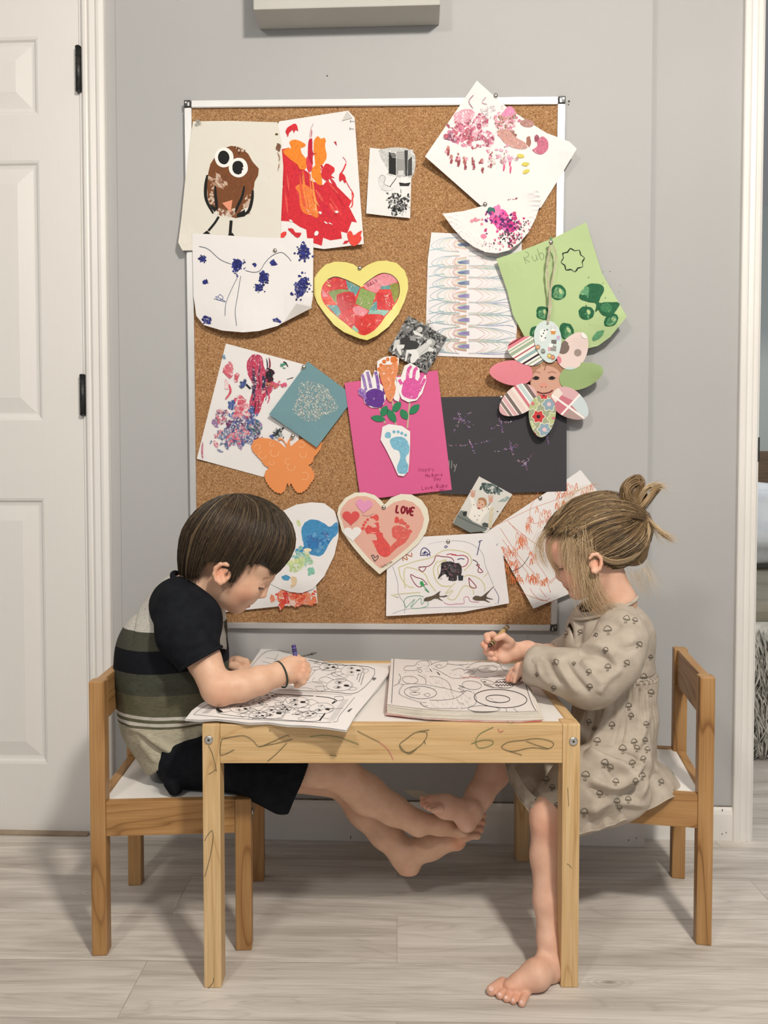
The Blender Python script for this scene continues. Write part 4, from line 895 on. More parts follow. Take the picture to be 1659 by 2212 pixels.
BKp = (34, 34, 38)
for p in (((650, 350), (690, 370), (660, 385)), ((640, 410), (670, 420), (700, 460)), ((780, 300), (800, 310), (820, 340)), ((810, 440), (860, 425)), ((560, 620), (550, 700)), ((590, 600), (580, 690))): A.stroke(zC(*p), 3.2, BKp, .9, taper=.6, wob=.4)
A.dabs(*zC((660, 400))[0], 10, 12, 14, 1, 4, [BKp, (60, 30, 44)], .4, .9, 1.8); A.dabs(*zC((720, 490))[0], 18, 8, 18, 1, 3.4, [(206, 90, 120), (190, 110, 80)], 0, .8, 2); A.dabs(*zC((740, 870))[0], 12, 14, 34, .8, 2.6, [(120, 130, 130), (50, 56, 60), (170, 176, 176)], .5, .8, 2); A.dabs(*zC((570, 830))[0], 16, 20, 34, 1, 3, [(50, 110, 120), (90, 90, 110), (160, 160, 170)], .4, .75, 1.8)
A.stroke(zC((140, 940), (135, 1010), (140, 1070)), 4, (190, 110, 130), .7, taper=.5); A.dabs(*zC((310, 260))[0], 2, 5, 4, 1, 2.5, [(110, 150, 180)], 0, .8, 1.4); A.dabs(*zC((780, 330))[0], 5, 6, 6, .8, 1.6, [(70, 150, 120)], .4, .9, 3, arot=0)
o = A.build('painting'); tag(o, 'tilted white sheet smeared with red and blue finger paint', 'painting')
# ---- orange foam butterfly
half = [(830, 985), (905, 920), (960, 900), (1040, 905), (1090, 935), (1095, 960), (1080, 1000), (1055, 1030), (1030, 1060), (1020, 1090), (990, 1130), (1015, 1150), (1035, 1190), (1030, 1230), (1000, 1280), (965, 1320), (920, 1345), (890, 1345), (860, 1310), (845, 1270)]
out = zC((800, 985), (760, 950), (720, 925), (660, 910), (590, 905), (545, 930), (525, 975), (540, 1020), (575, 1060), (600, 1085), (625, 1125), (665, 1150), (640, 1170), (625, 1210), (640, 1255), (670, 1300), (710, 1340), (765, 1357), (790, 1335), (815, 1265), (828, 1300), (840, 1270), (860, 1310), (890, 1348), (930, 1348), (975, 1315), (1000, 1275), (1030, 1235), (1035, 1190), (1010, 1150), (985, 1130), (1020, 1100), (1030, 1060), (1055, 1035), (1080, 1000), (1095, 955), (1085, 930), (1040, 905), (960, 905), (900, 925), (840, 975), (832, 940), (838, 925), (848, 915), (838, 908), (822, 925), (808, 955), (780, 915), (755, 905), (738, 915), (745, 930), (765, 920), (785, 935), (805, 970))
oc = []
for i, (x, y) in enumerate(out):
    x2, y2 = out[(i + 1) % len(out)]; oc.append((x, y)); d = math.hypot(x2 - x, y2 - y)
    if d > 9 and (6 < i < 18 or 20 < i < 38):
        n_ = 2
        for k in range(n_): tt = (k + .5) / n_; nx, ny = (y2 - y) / d, -(x2 - x) / d; oc.append((x + (x2 - x) * tt + nx * 1.8, y + (y2 - y) * tt + ny * 1.8)); oc.append((x + (x2 - x) * (k + 1) / n_ * .98, y + (y2 - y) * (k + 1) / n_ * .98)) if k < n_ - 1 else None
A = Art(oc, (230, 146, 88), .0154, thick=.0016, lifts=[(690, 960, 24, .002)])
for x, y, r in ((690, 955, 5), (712, 1025, 9), (615, 1045, 8), (575, 980, 6), (925, 960, 7), (940, 1040, 7), (950, 1210, 9), (820, 1095, 7), (845, 1140, 8), (690, 1105, 5)):
    c = zC((x, y))[0]; n0 = A.r.uniform(0, 6); A.stroke([(c[0] + math.cos(n0 + k * .55) * r, c[1] + math.sin(n0 + k * .55) * r * .9) for k in range(9)], .8, (244, 196, 156), 2.0, smooth=2)
o = A.build('foam_butterfly'); tag(o, 'orange butterfly cutout overlapping the red and blue finger painting', 'butterfly craft')
# ---- teal square with glitter
A = Art([(665, 781), (767, 857), (684, 967), (581, 895)], (112, 148, 156), .0178, thick=.001, lifts=[(581, 900, 50, .007), (684, 967, 40, .006)])
c0 = zC((1025, 620))[0]; A.inc = .04
for k in range(900):
    t = A.r.uniform(0, 6.28); q = math.sqrt(A.r.random()) * (1 + .12 * math.sin(3 * t + 1) + .08 * math.sin(5 * t)); x = c0[0] + 44 * q * math.cos(t) + A.r.gauss(0, 1); y = c0[1] + 42 * q * math.sin(t) + A.r.gauss(0, 1)
    if k % 3: A.blob(x, y, A.r.uniform(.7, 1.9), A.r.uniform(.5, 1.1), A.r.choice([(228, 226, 214), (210, 206, 190), (180, 182, 168), (240, 238, 230), (150, 156, 150), (214, 180, 170)]), A.r.uniform(0, 3), .2, 2.0, 5)
    else: A.blob(x, y, A.r.uniform(.7, 1.6), A.r.uniform(.5, 1.0), (196, 194, 176), A.r.uniform(0, 3), .2, 2.0, 5)
o = A.build('glitter_card'); tag(o, 'tilted teal square card with a round patch of pale glitter', 'glitter craft')
# ---- black sheet with glitter splats
A = Art([(944, 858), (1090, 856), (1224, 888), (1224, 1061), (1000, 1068), (950, 1066)], (64, 62, 66), .0184, lifts=[(1090, 862, 30, .003)])
GL = [(112, 84, 156), (150, 110, 170), (196, 190, 206), (80, 66, 130), (170, 90, 120), (206, 170, 180)]
for x, y, arms in ((995, 905, ((-20, -2), (28, -18), (-15, 28), (30, 12), (20, 22), (-4, -14))), (1084, 915, ((-24, 12), (34, -8), (2, 20), (-8, -14))), (1018, 962, ((-50, 0), (48, -12), (8, 18), (-4, -12))), (1104, 968, ((-34, 8), (18, -8), (6, 14), (-2, -14))), (1136, 1000, ((18, -22), (-22, -6), (2, 16), (-8, 6))), (1182, 945, ((2, 14), (-2, -8)))):
    A.inc = .04
    for dx, dy in arms:
        for k in range(20):
            t = A.r.random(); A.blob(x + dx * t + A.r.gauss(0, 1.3), y + dy * t + A.r.gauss(0, 1.3), A.r.uniform(.5, 1.4), A.r.uniform(.4, 1.1), A.r.choice(GL), 0, .2, 2.0, 5)
A.text('lly', 968, 994, 17, (150, 148, 146), 1.6, rot=.05, gap=.12, asp=.5)
o = A.build('glitter_drawing'); tag(o, 'black sheet with small purple and silver glitter splats', 'glitter drawing')
# ---- pink card with hand and foot prints
pk = thing('handprint_card', 'bright pink card with handprint and footprint flowers in a footprint vase', 'card', (0, 0, 0)); pk.matrix_world = Matrix.Translation(WO) @ WROT
A = Art([(744, 827), (945, 800), (976, 1058), (779, 1080)], (214, 96, 146), .0192, lifts=[(779, 1080, 30, .002)])
INK = (150, 40, 90)
A.text('Happy', 904, 1011, 8.5, INK, .9, rot=-.1, gap=.2); A.text('Mothers', 919, 1024, 7.5, INK, .9, rot=-.1, gap=.16); A.text('Day', 937, 1031, 7, INK, .8, rot=-.08, gap=.16); A.text('Love, Ruby', 911, 1050, 8, INK, .9, rot=-.12, gap=.16); A.text('2021', 949, 1057, 4, INK, .7, rot=-.1, gap=.1)
A.build('card_sheet', pk)
def cut(name, outl, off, paint, lab=None, col=(236, 233, 232)):
    A_ = Art(outl, col, off, thick=.0006); paint(A_); o_ = A_.build(name, pk)
    if lab: o_['label'] = lab
    return o_
STM = (196, 176, 150)
for p in (((818, 878), (832, 915)), ((848, 866), (855, 918)), ((885, 868), (880, 925))):
    cut('stem', [(p[0][0] - 1.7, p[0][1]), (p[0][0] + 1.7, p[0][1]), (p[1][0] + 1.7, p[1][1]), (p[1][0] - 1.7, p[1][1])], .0204, lambda a: None, None, STM)
LG = (48, 128, 88)
def leaf(cx, cy, L, w_, rot):
    pts = []
    for k in range(16):
        t = 2 * math.pi * k / 16; x = math.cos(t) * L; y = math.sin(t) * w_ * (1 - abs(math.cos(t)) ** 3 * .6); pts.append((cx + x * math.cos(rot) - y * math.sin(rot), cy + x * math.sin(rot) + y * math.cos(rot)))
    cut('leaf', pts, .0212, lambda a: None, None, LG)
for l in ((817, 904, 16, 7, .15), (830, 888, 13, 8, -1.1), (846, 898, 17, 8, 1.0), (857, 879, 14, 8, -.9), (873, 895, 13, 8, 1.0), (895, 884, 15, 8, -.75)): leaf(*l)
def purple(a):
    V = (96, 52, 140); a.blob(*zC((1510, 590))[0], 22, 21, V, 0, .1, .9); a.poly(zC((1380, 560), (1440, 600), (1440, 530), (1400, 510)), (160, 130, 190), .8)
    for p, c in ((((1440, 530), (1425, 450), (1410, 400)), (150, 120, 180)), (((1480, 510), (1465, 440), (1450, 380)), (150, 120, 180)), (((1540, 520), (1530, 440), (1515, 380)), (130, 90, 170)), (((1580, 560), (1590, 500)), V), (((1440, 600), (1385, 520)), (140, 100, 180))): a.stroke(zC(*p), 6.5, c, .8)
cut('handprint', zC((1380, 520), (1400, 510), (1400, 410), (1440, 365), (1470, 370), (1490, 430), (1510, 365), (1540, 385), (1550, 470), (1575, 495), (1595, 490), (1598, 590), (1580, 640), (1530, 668), (1480, 665), (1430, 630), (1420, 590), (1385, 560)), .0222, purple, 'purple handprint cutout')
def orangef(a):
    O = (222, 140, 92); a.poly(z8((840, 1290), (960, 1280), (1020, 1250), (1040, 1330), (1000, 1480), (1010, 1560), (960, 1700), (900, 1640), (860, 1500), (820, 1360)), O, .8)
    for x, y, r in ((990, 1230, 8), (920, 1225, 4), (880, 1250, 4.5), (845, 1290, 4), (820, 1335, 4)): a.blob(*z8((x, y))[0], r, r, (214, 120, 60), 0, .1, .85)
cut('footprint', [(815, 780), (830, 771), (852, 769), (862, 774), (860, 800), (855, 820), (864, 858), (861, 868), (852, 864), (838, 835), (826, 818), (814, 800)], .0226, orangef, 'orange footprint cutout')
def pinkh(a):
    K = (216, 90, 160); a.blob(888, 840, 21, 23, K, 0, .08, .85)
    for p in (((880, 822), (882, 800), (889, 791)), ((893, 822), (896, 800), (902, 795)), ((904, 830), (910, 815), (915, 810)), ((868, 830), (862, 820)), ((905, 845), (918, 818))): a.stroke(list(p), 7, K, .8)
cut('handprint', [(856, 815), (866, 814), (874, 790), (886, 784), (898, 790), (906, 796), (907, 812), (920, 810), (921, 822), (912, 850), (900, 865), (882, 869), (868, 862), (858, 840)], .0230, pinkh, 'pink handprint cutout')
def bluef(a):
    B_ = (124, 182, 206); a.poly([(842, 952), (852, 944), (872, 945), (882, 958), (884, 975), (876, 990), (882, 1006), (878, 1022), (862, 1022), (858, 1008), (864, 990), (862, 975), (848, 968)], B_, .9)
    for x, y, r in ((838, 940, 7), (851, 933, 3.5), (860, 933, 3.5), (868, 936, 3.5), (876, 940, 3.2)): a.blob(x, y, r, r, B_, 0, .1, .95)
cut('footprint', [(826, 922), (840, 916), (868, 920), (886, 932), (886, 960), (884, 1000), (882, 1018), (872, 1029), (860, 1027), (848, 1000), (836, 975), (822, 950)], .0234, bluef, 'light blue footprint cutout forming the vase')
# ---- orange scribbles
A = Art([(1254, 1015), (1330, 1110), (1330, 1180), (1256, 1272), (1152, 1315), (1088, 1200), (1050, 1150), (1170, 1070), (1225, 1035)], WHITE, .0178, lifts=[(1152, 1315, 40, .010)])
A.inc = .15
OC = (222, 112, 60); OL = (206, 130, 110)
for p in (((1055, 1142), (1095, 1124), (1150, 1098), (1200, 1080), (1240, 1062), (1290, 1045)), ((1096, 1124), (1130, 1165), (1160, 1215), (1190, 1260)), ((1100, 1130), (1150, 1170), (1215, 1210)), ((1085, 1165), (1130, 1225), (1180, 1290)), ((1080, 1140), (1120, 1200), (1165, 1250), (1200, 1290)), ((1165, 1060), (1145, 1100), (1150, 1130), (1175, 1125)), ((1140, 1256), (1150, 1280), (1170, 1297), (1190, 1290), (1185, 1262), (1200, 1246)), ((1110, 1270), (1150, 1290), (1200, 1302)), ((1190, 1260), (1205, 1245), (1230, 1240))): A.stroke(p, .9, OL, 2.0)
for cx_, cy_2, rx, ry, n in ((1126, 1170, 10, 13, 22), (1143, 1135, 6, 14, 12), (1172, 1120, 16, 22, 16), (1240, 1060, 40, 10, 24), (1100, 1195, 16, 10, 18), (1104, 1225, 18, 14, 24), (1150, 1250, 14, 8, 18), (1172, 1256, 8, 4, 8), (1115, 1250, 14, 8, 10), (1150, 1205, 8, 10, 8), (1210, 1085, 10, 16, 14)):
    for k in range(n):
        x = cx_ + A.r.uniform(-rx, rx); y = cy_2 + A.r.uniform(-ry, ry)
        A.stroke([(x - 3, y + A.r.uniform(4, 9)), (x + A.r.uniform(-2, 2), y - A.r.uniform(3, 9)), (x + 4, y + A.r.uniform(3, 8))], A.r.uniform(.6, 1.2), A.r.choice([OC, (214, 110, 64), (226, 146, 104)]), 2.0)
A.stroke([(1100, 1236), (1125, 1225), (1142, 1203)], 1.1, (60, 40, 50), 2.0)
o = A.build('drawing'); tag(o, 'tilted white sheet covered in orange crayon scribbles behind the girl', 'drawing')
# ---- photo of a child in a high chair
A = Art([(1035, 1029), (1107, 1068), (1052, 1152), (978, 1129)], (214, 212, 206), .0194)
A.poly(z7((390, 220), (440, 210), (520, 230), (620, 300), (560, 300), (490, 330), (420, 300)), (70, 88, 84), .8); A.dabs(*z7((500, 270))[0], 20, 9, 30, 1, 3, [(60, 76, 74), (110, 124, 120), (200, 204, 200)], .4, .9, 1.8); A.poly(z7((560, 410), (660, 350), (700, 370), (640, 410)), (150, 164, 158), .8)
A.poly(z7((265, 360), (300, 350), (340, 470), (320, 600), (250, 590), (290, 450)), (232, 228, 220), 2.0); A.poly(z7((300, 470), (440, 470), (490, 420), (470, 500), (420, 560), (370, 640), (260, 590)), (234, 230, 222), 2.0); A.poly(z7((440, 480), (490, 430), (480, 400), (500, 480), (440, 540)), (230, 226, 218), 2.0)
A.blob(*z7((395, 420))[0], 10.5, 12, (170, 128, 92), .2, .1, 2.0); A.blob(*z7((382, 440))[0], 8.8, 10, (214, 172, 150), .2, .05, 2.0); A.blob(*z7((362, 478))[0], 3.2, 2.2, (150, 80, 76), .1, .1, 2.0)
for x, y in ((368, 420), (400, 440)): A.blob(*z7((x, y))[0], 1.5, .9, (60, 40, 36), .3, .05, 2.0)
for hx_, hy_, sg in ((300, 330, -1), (488, 385, 1)):
    c = z7((hx_, hy_))[0]; A.blob(c[0], c[1] + 2, 4.5, 5.5, (206, 158, 138), 0, .08, 2.0)
    for k in range(4): A.stroke([(c[0] - 3 + k * 2.2, c[1]), (c[0] - 5 + k * 3.4, c[1] - 9)], 1.8, (206, 158, 138), 2.0, smooth=0)
A.poly(z7((130, 560), (170, 500), (240, 510), (235, 560), (300, 620), (450, 690), (430, 720), (270, 735), (90, 640)), (122, 128, 124), 2.0); A.poly(z7((190, 520), (240, 510), (230, 560), (200, 560)), (50, 54, 52), 2.0); A.stroke(z7((140, 560), (300, 640), (450, 700)), 2.4, (90, 96, 92), 2.0); A.blob(*z7((435, 655))[0], 8, 5, (80, 86, 82), .3, .1, 2.0)
A.stroke(z7((500, 470), (490, 580), (480, 680)), 8, (206, 196, 170), .8)
for x, y in ((365, 555), (345, 600), (400, 500), (320, 560), (465, 485), (310, 440)): A.blob(*z7((x, y))[0], 1, 1, (60, 60, 60), 0, .05, 2.0)
A.blob(*z7((560, 512))[0], 2, 1, (50, 60, 60), 0, .1, 2.0)
o = A.build('photo_print'); tag(o, 'colour photo print of a laughing child with both arms raised', 'photo')
# ---- felt pen drawing with animals
A = Art([(836, 1190), (900, 1160), (970, 1156), (1052, 1151), (1066, 1160), (1086, 1190), (1092, 1240), (1100, 1303), (1000, 1322), (834, 1331)], (233, 230, 231), .0202, lifts=[(834, 1331, 30, .003), (1100, 1303, 30, .003)])
def S6(w_, c, *p): A.stroke(z6(*p), w_, c, 2.0)
YL = (206, 200, 150); GY = (130, 130, 150)
S6(.9, GY, (545, 780), (590, 920), (600, 1040), (650, 1120), (655, 1210)); S6(.8, GY, (545, 1215), (700, 1170), (1100, 1155), (1400, 1150), (1500, 1120)); S6(.8, GY, (1080, 545), (1180, 548), (1280, 580), (1370, 660), (1400, 780), (1470, 950)); S6(1.2, (70, 70, 130), (1478, 980), (1520, 1060), (1512, 1125)); S6(.8, (190, 190, 200), (870, 580), (940, 560), (1050, 550))
S6(2, YL, (600, 790), (750, 735), (900, 700), (1000, 640), (1100, 630), (1230, 660), (1270, 740), (1200, 820)); S6(2, YL, (600, 790), (620, 880), (680, 960), (740, 975)); S6(2, YL, (660, 980), (650, 850), (680, 790), (830, 840), (880, 930), (940, 1010)); S6(2.2, YL, (960, 730), (920, 800), (940, 900), (1000, 960), (1080, 960)); S6(2.2, YL, (970, 740), (1040, 720), (960, 790), (980, 900)); S6(1.8, YL, (1120, 930), (1030, 1030), (1100, 1000), (1050, 1070), (1120, 1080), (1200, 960), (1280, 990), (1290, 1040)); S6(1.8, YL, (1200, 880), (1240, 860), (1340, 890), (1390, 960), (1390, 1010)); S6(1.8, YL, (530, 1040), (600, 1070), (560, 1040), (800, 1020)); S6(1.5, YL, (1380, 880), (1430, 830))
MR = (140, 30, 60)
S6(1.6, MR, (785, 790), (850, 785), (820, 830), (785, 790), (870, 780), (920, 740), (945, 685), (1000, 690), (1080, 700), (1110, 735)); S6(1.6, (176, 40, 70), (1040, 675), (1080, 665), (1130, 680), (1200, 680), (1240, 715), (1220, 770), (1180, 785)); S6(2.5, (200, 60, 80), (1085, 672), (1130, 675)); S6(1.5, MR, (865, 950), (820, 900), (760, 880), (715, 855), (715, 880), (750, 940), (790, 970), (850, 945)); S6(1.6, MR, (1245, 885), (1255, 960), (1300, 980), (1310, 960), (1245, 885))
S6(1.5, MR, (1310, 770), (1340, 765), (1330, 830), (1375, 830), (1320, 770)); S6(1.5, (50, 40, 60), (1280, 718), (1320, 740), (1325, 770)); IN = (46, 46, 110)
S6(1.7, IN, (800, 680), (810, 630), (840, 610), (880, 640), (880, 670), (800, 680)); S6(1.5, IN, (815, 665), (850, 640), (830, 670), (860, 650), (865, 690)); S6(1.5, IN, (875, 660), (893, 685)); S6(1.6, IN, (1320, 678), (1350, 550)); S6(1.4, IN, (1335, 560), (1350, 545), (1370, 543)); S6(1.6, IN, (1140, 718), (1170, 708), (1205, 715)); S6(1.4, IN, (1022, 600), (1035, 590), (1048, 600), (1030, 610), (1022, 600)); S6(.9, IN, (1497, 590), (1512, 570))
S6(1.8, (190, 110, 60), (640, 730), (640, 700), (680, 720), (670, 670), (720, 690), (718, 655)); GQ = (70, 150, 100)
S6(1.3, (120, 170, 140), (670, 1165), (650, 1100), (690, 1060), (780, 1050), (830, 1060)); S6(1.3, (120, 170, 140), (670, 1160), (750, 1080), (710, 1160), (800, 1070), (810, 1130), (850, 1090), (870, 1140), (790, 1165), (720, 1165)); S6(1.6, GQ, (820, 950), (880, 1020), (840, 990)); A.blob(*z6((815, 940))[0], 4, 6, (60, 160, 90), -.5, .15, 2.0)
S6(1.3, (206, 140, 170), (1015, 1110), (1060, 1130), (1130, 1125), (1200, 1120), (1200, 1070), (1240, 1060), (1260, 1100), (1340, 1110))
A.poly(z6((1000, 745), (1080, 735), (1110, 750), (1160, 755), (1180, 800), (1170, 880), (1140, 860), (1130, 910), (1060, 910), (1060, 880), (1020, 850), (960, 895), (985, 830), (990, 780)), (60, 54, 56), .9); A.dabs(*z6((1080, 820))[0], 20, 16, 60, .7, 2.6, [(30, 30, 32), (104, 76, 86), (90, 90, 90)], 0, .9, 2, inside=z6((990, 740), (1170, 740), (1180, 900), (980, 900))); A.poly(z6((1145, 860), (1195, 865), (1190, 910), (1150, 910)), (50, 54, 60), .9)
DN = (96, 84, 70)
A.poly(z6((830, 1095), (850, 1065), (900, 1055), (950, 1030), (985, 1005), (975, 1050), (1050, 1045), (1035, 1060), (970, 1065), (1010, 1100), (940, 1075), (900, 1090), (870, 1100)), DN, .95); A.poly(z6((1280, 1075), (1310, 1050), (1360, 1055), (1420, 1010), (1480, 960), (1420, 1030), (1410, 1060), (1470, 1085), (1400, 1080), (1440, 1112), (1380, 1095), (1320, 1095)), DN, .95)
o = A.build('drawing'); tag(o, 'creased white sheet with felt pen lines and three dark animal stickers', 'drawing')
# ---- pink footprint heart
hr = thing('heart_card', 'cream and pink paper heart with red footprints and the word LOVE', 'card', (0, 0, 0)); hr.matrix_world = Matrix.Translation(WO) @ WROT
outl = z6((35, 300), (50, 230), (110, 150), (200, 102), (290, 100), (380, 125), (440, 175), (465, 210), (480, 205), (530, 150), (620, 115), (720, 120), (810, 170), (865, 250), (882, 350), (850, 470), (780, 570), (680, 660), (560, 750), (425, 853), (300, 740), (180, 600), (80, 460))
A = Art(outl, (228, 222, 204), .0246, thick=.0008, lifts=[(750, 1100, 50, .004)])
A.poly(z6((60, 300), (80, 240), (140, 170), (220, 135), (300, 135), (380, 165), (440, 230), (470, 262), (500, 230), (560, 190), (650, 168), (730, 190), (800, 250), (835, 340), (820, 420), (770, 520), (680, 610), (560, 710), (430, 802), (320, 700), (200, 560), (100, 430)), (222, 172, 156), 2.0)
RF = (216, 84, 80)
A.poly(z6((300, 420), (350, 375), (420, 380), (450, 450), (460, 510), (500, 560), (530, 620), (525, 670), (470, 695), (410, 660), (370, 570), (330, 510), (290, 450)), RF, .9); A.blob(*z6((380, 335))[0], 9, 8.5, RF, 0, .15, .9)
for x, y, r in ((315, 352, 3), (295, 375, 3), (280, 400, 3.4), (272, 432, 3.8)): A.blob(*z6((x, y))[0], r, r, RF, 0, .15, .9)
A.poly(z6((540, 430), (600, 405), (680, 440), (710, 480), (660, 560), (600, 600), (530, 660), (525, 600), (580, 540), (545, 510)), (214, 98, 90), .85); A.blob(*z6((583, 355))[0], 5, 7.5, RF, .1, .15, .9)
for x, y, r in ((625, 370, 6), (655, 388, 4), (682, 415, 4.5), (703, 460, 4.5)): A.blob(*z6((x, y))[0], r, r, (214, 98, 90), 0, .15, .9)
A.text('LOVE', *z6((588, 218))[0], 15, (132, 20, 42), 4.2, rot=.18, gap=.2, asp=.5, jit=0); A.text('Sally Lou', *z6((436, 778))[0], 5, (120, 84, 72), .9, rot=-.52, gap=.15, asp=.55)
A.stroke(z6((380, 735), (352, 680), (372, 680), (385, 700), (410, 680), (410, 705), (380, 735)), 1.5, (60, 56, 52), 2.0); A.stroke(z6((382, 724), (362, 690)), 1.6, (160, 160, 156), 2.0)
A.stroke(z6((265, 310), (320, 318), (370, 295)), .7, (150, 110, 100), 2.0)
A.build('heart_base', hr)
for (x, y, w_, h_, rot, c, lb) in ((282, 222, 36, 31, .1, (222, 150, 186), 'pink paper heart'), (163, 330, 37, 32, .0, (214, 84, 84), 'red paper heart'), (176, 476, 38, 32, -.05, (234, 232, 230), 'white paper heart')):
    p = z6((x, y))[0]; A = Art(heart(p[0], p[1], w_, h_, rot), c, .0262, thick=.0009, lifts=[(750, 1100, 50, .004)], cell=8.0); o = A.build('small_heart', hr); o['label'] = lb
# ---- red painted sheet and blue painted heart by the boy's head
A = Art([(414, 1131), (600, 1113), (672, 1120), (686, 1303), (600, 1310), (470, 1324), (430, 1326)], WHITE, .0182, lifts=[(414, 1131, 30, .006)])
A.dabs(640, 1290, 40, 24, 160, 2, 7, [(222, 90, 60), (228, 140, 110), (236, 200, 190), (214, 70, 60), (230, 130, 90)], 0, .8, 1.6); A.dabs(480, 1300, 20, 20, 40, 2, 6, [(222, 90, 60), (236, 180, 160)], 0, .8, 1.6)
o = A.build('painting'); tag(o, 'white and orange-red painted sheet partly behind the boy', 'painting')
A = Art([(590, 1118), (614, 1102), (640, 1090), (672, 1085), (700, 1087), (722, 1103), (731, 1125), (731, 1160), (722, 1200), (700, 1245), (676, 1272), (652, 1281), (628, 1279), (606, 1272), (570, 1255), (540, 1190), (560, 1130)], WHITE, .0192, lifts=[(650, 1281, 40, .004)])
BB = (70, 140, 190)
A.poly([(652, 1140), (662, 1126), (680, 1122), (700, 1130), (712, 1138), (728, 1128), (730, 1150), (716, 1166), (702, 1192), (690, 1202), (672, 1198), (640, 1194), (640, 1186), (656, 1180), (652, 1160)], BB, .9); A.dabs(688, 1165, 26, 22, 60, 2, 6, [BB, (50, 120, 180), (100, 160, 200), (60, 110, 170)], -.4, .85, 2); A.dabs(650, 1205, 16, 14, 30, 3, 8, [(150, 196, 160), (196, 212, 150), (120, 180, 170)], 0, .7, 1.3); A.dabs(640, 1222, 18, 12, 24, 3, 7, [(206, 216, 150), (180, 204, 140)], 0, .7, 1.3); A.blob(672, 1234, 8, 9, (130, 190, 170), 0, .3, .8)
A.blob(618, 1248, 9, 6, (80, 150, 190), .1, .2, .9); A.poly([(628, 1246), (640, 1248), (640, 1262), (628, 1270), (630, 1258)], (220, 196, 160), .9); A.blob(645, 1130, 4, 7, (206, 216, 160), -.2, .2, .8); A.blob(664, 1188, 9, 4, (232, 222, 190), 0, .2, 2.0)
o = A.build('painting'); tag(o, 'white rounded cutout painted with a blue and green blot by the boy\'s head', 'painting')
# ---- paper petal flower with a face photo
fl_ = thing('paper_flower', 'egg-shaped paper petals around a face photo, hung on a cream ribbon', 'flower craft', (0, 0, 0)); fl_.matrix_world = Matrix.Translation(WO) @ WROT
def egg(cx, cy, L, w_, rot, n=30):
    pts = []
    for k in range(n):
        t = 2 * math.pi * k / n; x = math.cos(t) * L; y = math.sin(t) * w_ * (1 - .18 * math.cos(t)); pts.append((cx + x * math.cos(rot) - y * math.sin(rot), cy + x * math.sin(rot) + y * math.cos(rot)))
    return pts
def clip_poly(sub, clip):
    def inside(p, a, b): return (b[0] - a[0]) * (p[1] - a[1]) - (b[1] - a[1]) * (p[0] - a[0]) >= 0
    def inter(p, q, a, b):
        x1, y1, x2, y2, x3, y3, x4, y4 = *p, *q, *a, *b; d = (x1 - x2) * (y3 - y4) - (y1 - y2) * (x3 - x4)
        t = ((x1 - x3) * (y3 - y4) - (y1 - y3) * (x3 - x4)) / d; return (x1 + t * (x2 - x1), y1 + t * (y2 - y1))
    out_ = sub
    for a, b in zip(clip, clip[1:] + clip[:1]):
        inp, out_ = out_, []
        for i in range(len(inp)):
            p, q = inp[i - 1], inp[i]
            if inside(q, a, b):
                if not inside(p, a, b): out_.append(inter(p, q, a, b))
                out_.append(q)
            elif inside(p, a, b): out_.append(inter(p, q, a, b))
        if not out_: return []
    return out_
def petal(cx, cy, L, w_, rot, base, off, paint=None, lab=None, lifts=()):
    e = egg(cx, cy, L, w_, rot); A_ = Art(e, base, off, thick=.0006, lifts=lifts)
    if paint:
        for pts, c in paint:
            q = clip_poly(pts, e)
            if len(q) > 2: A_.poly(q, c, 2.0)
    o_ = A_.build('petal', fl_)
    if lab: o_['label'] = lab
def stripes(cx, cy, ang, seq, L=80):
    out_ = []; d = 0; ca, sa = math.cos(ang), math.sin(ang); tot = sum(s[0] for s in seq); d = -tot / 2
    for wd, c in seq:
        out_.append(([(cx + ca * -L - sa * d, cy + sa * -L + ca * d), (cx + ca * L - sa * d, cy + sa * L + ca * d), (cx + ca * L - sa * (d + wd), cy + sa * L + ca * (d + wd)), (cx + ca * -L - sa * (d + wd), cy + sa * -L + ca * (d + wd))], c)); d += wd
    return out_
A = Art([(1140, 780), (1220, 780), (1225, 850), (1200, 868), (1150, 865)], (196, 150, 130), .0312, thick=.0006)
SK = (206, 160, 140)
A.poly([(1142, 782), (1216, 782), (1220, 812), (1205, 800), (1186, 796), (1160, 800), (1146, 830)], (170, 124, 96), 2.0); A.blob(1182, 826, 34, 36, SK, 0, .02, 2.0)
for ex in (1158, 1192): A.blob(ex, 817, 8, 4, (90, 64, 54), -.05, .1, 2.0); A.blob(ex, 816, 4.6, 3.6, (30, 24, 24), 0, .05, 2.0); A.stroke([(ex - 9, 806), (ex, 803), (ex + 9, 806)], 1.8, (150, 106, 84), 2.0)
A.blob(1174, 832, 9, 5, (216, 150, 134), 0, .1, 2.0); A.blob(1170, 836, 1.6, 1.1, (120, 70, 60), 0, .1, 2.0); A.blob(1179, 836, 1.6, 1.1, (120, 70, 60), 0, .1, 2.0)
A.stroke([(1160, 846), (1172, 850), (1186, 848), (1194, 843)], 3.4, (110, 50, 50), 2.0); A.stroke([(1163, 852), (1176, 856), (1190, 851)], 2.6, (206, 120, 116), 2.0)
A.stroke([(1168, 785), (1174, 800)], 2.4, (206, 172, 140), 2.0, smooth=0); A.stroke([(1180, 784), (1176, 800)], 2.0, (140, 100, 78), 2.0, smooth=0)
A.build('face_photo', fl_)
PKK = (220, 132, 144); CR = (232, 222, 212); BRN = (120, 104, 98); AQ = (196, 212, 210); SG = (160, 176, 150)
petal(1104, 805, 47, 27, .08 + math.pi, PKK, .0330, None, 'plain pink petal', [(1060, 805, 30, .006)])
petal(1256, 811, 49, 28, -.28, (150, 172, 118), .0330, None, 'plain green petal', [(1304, 800, 30, .01)])
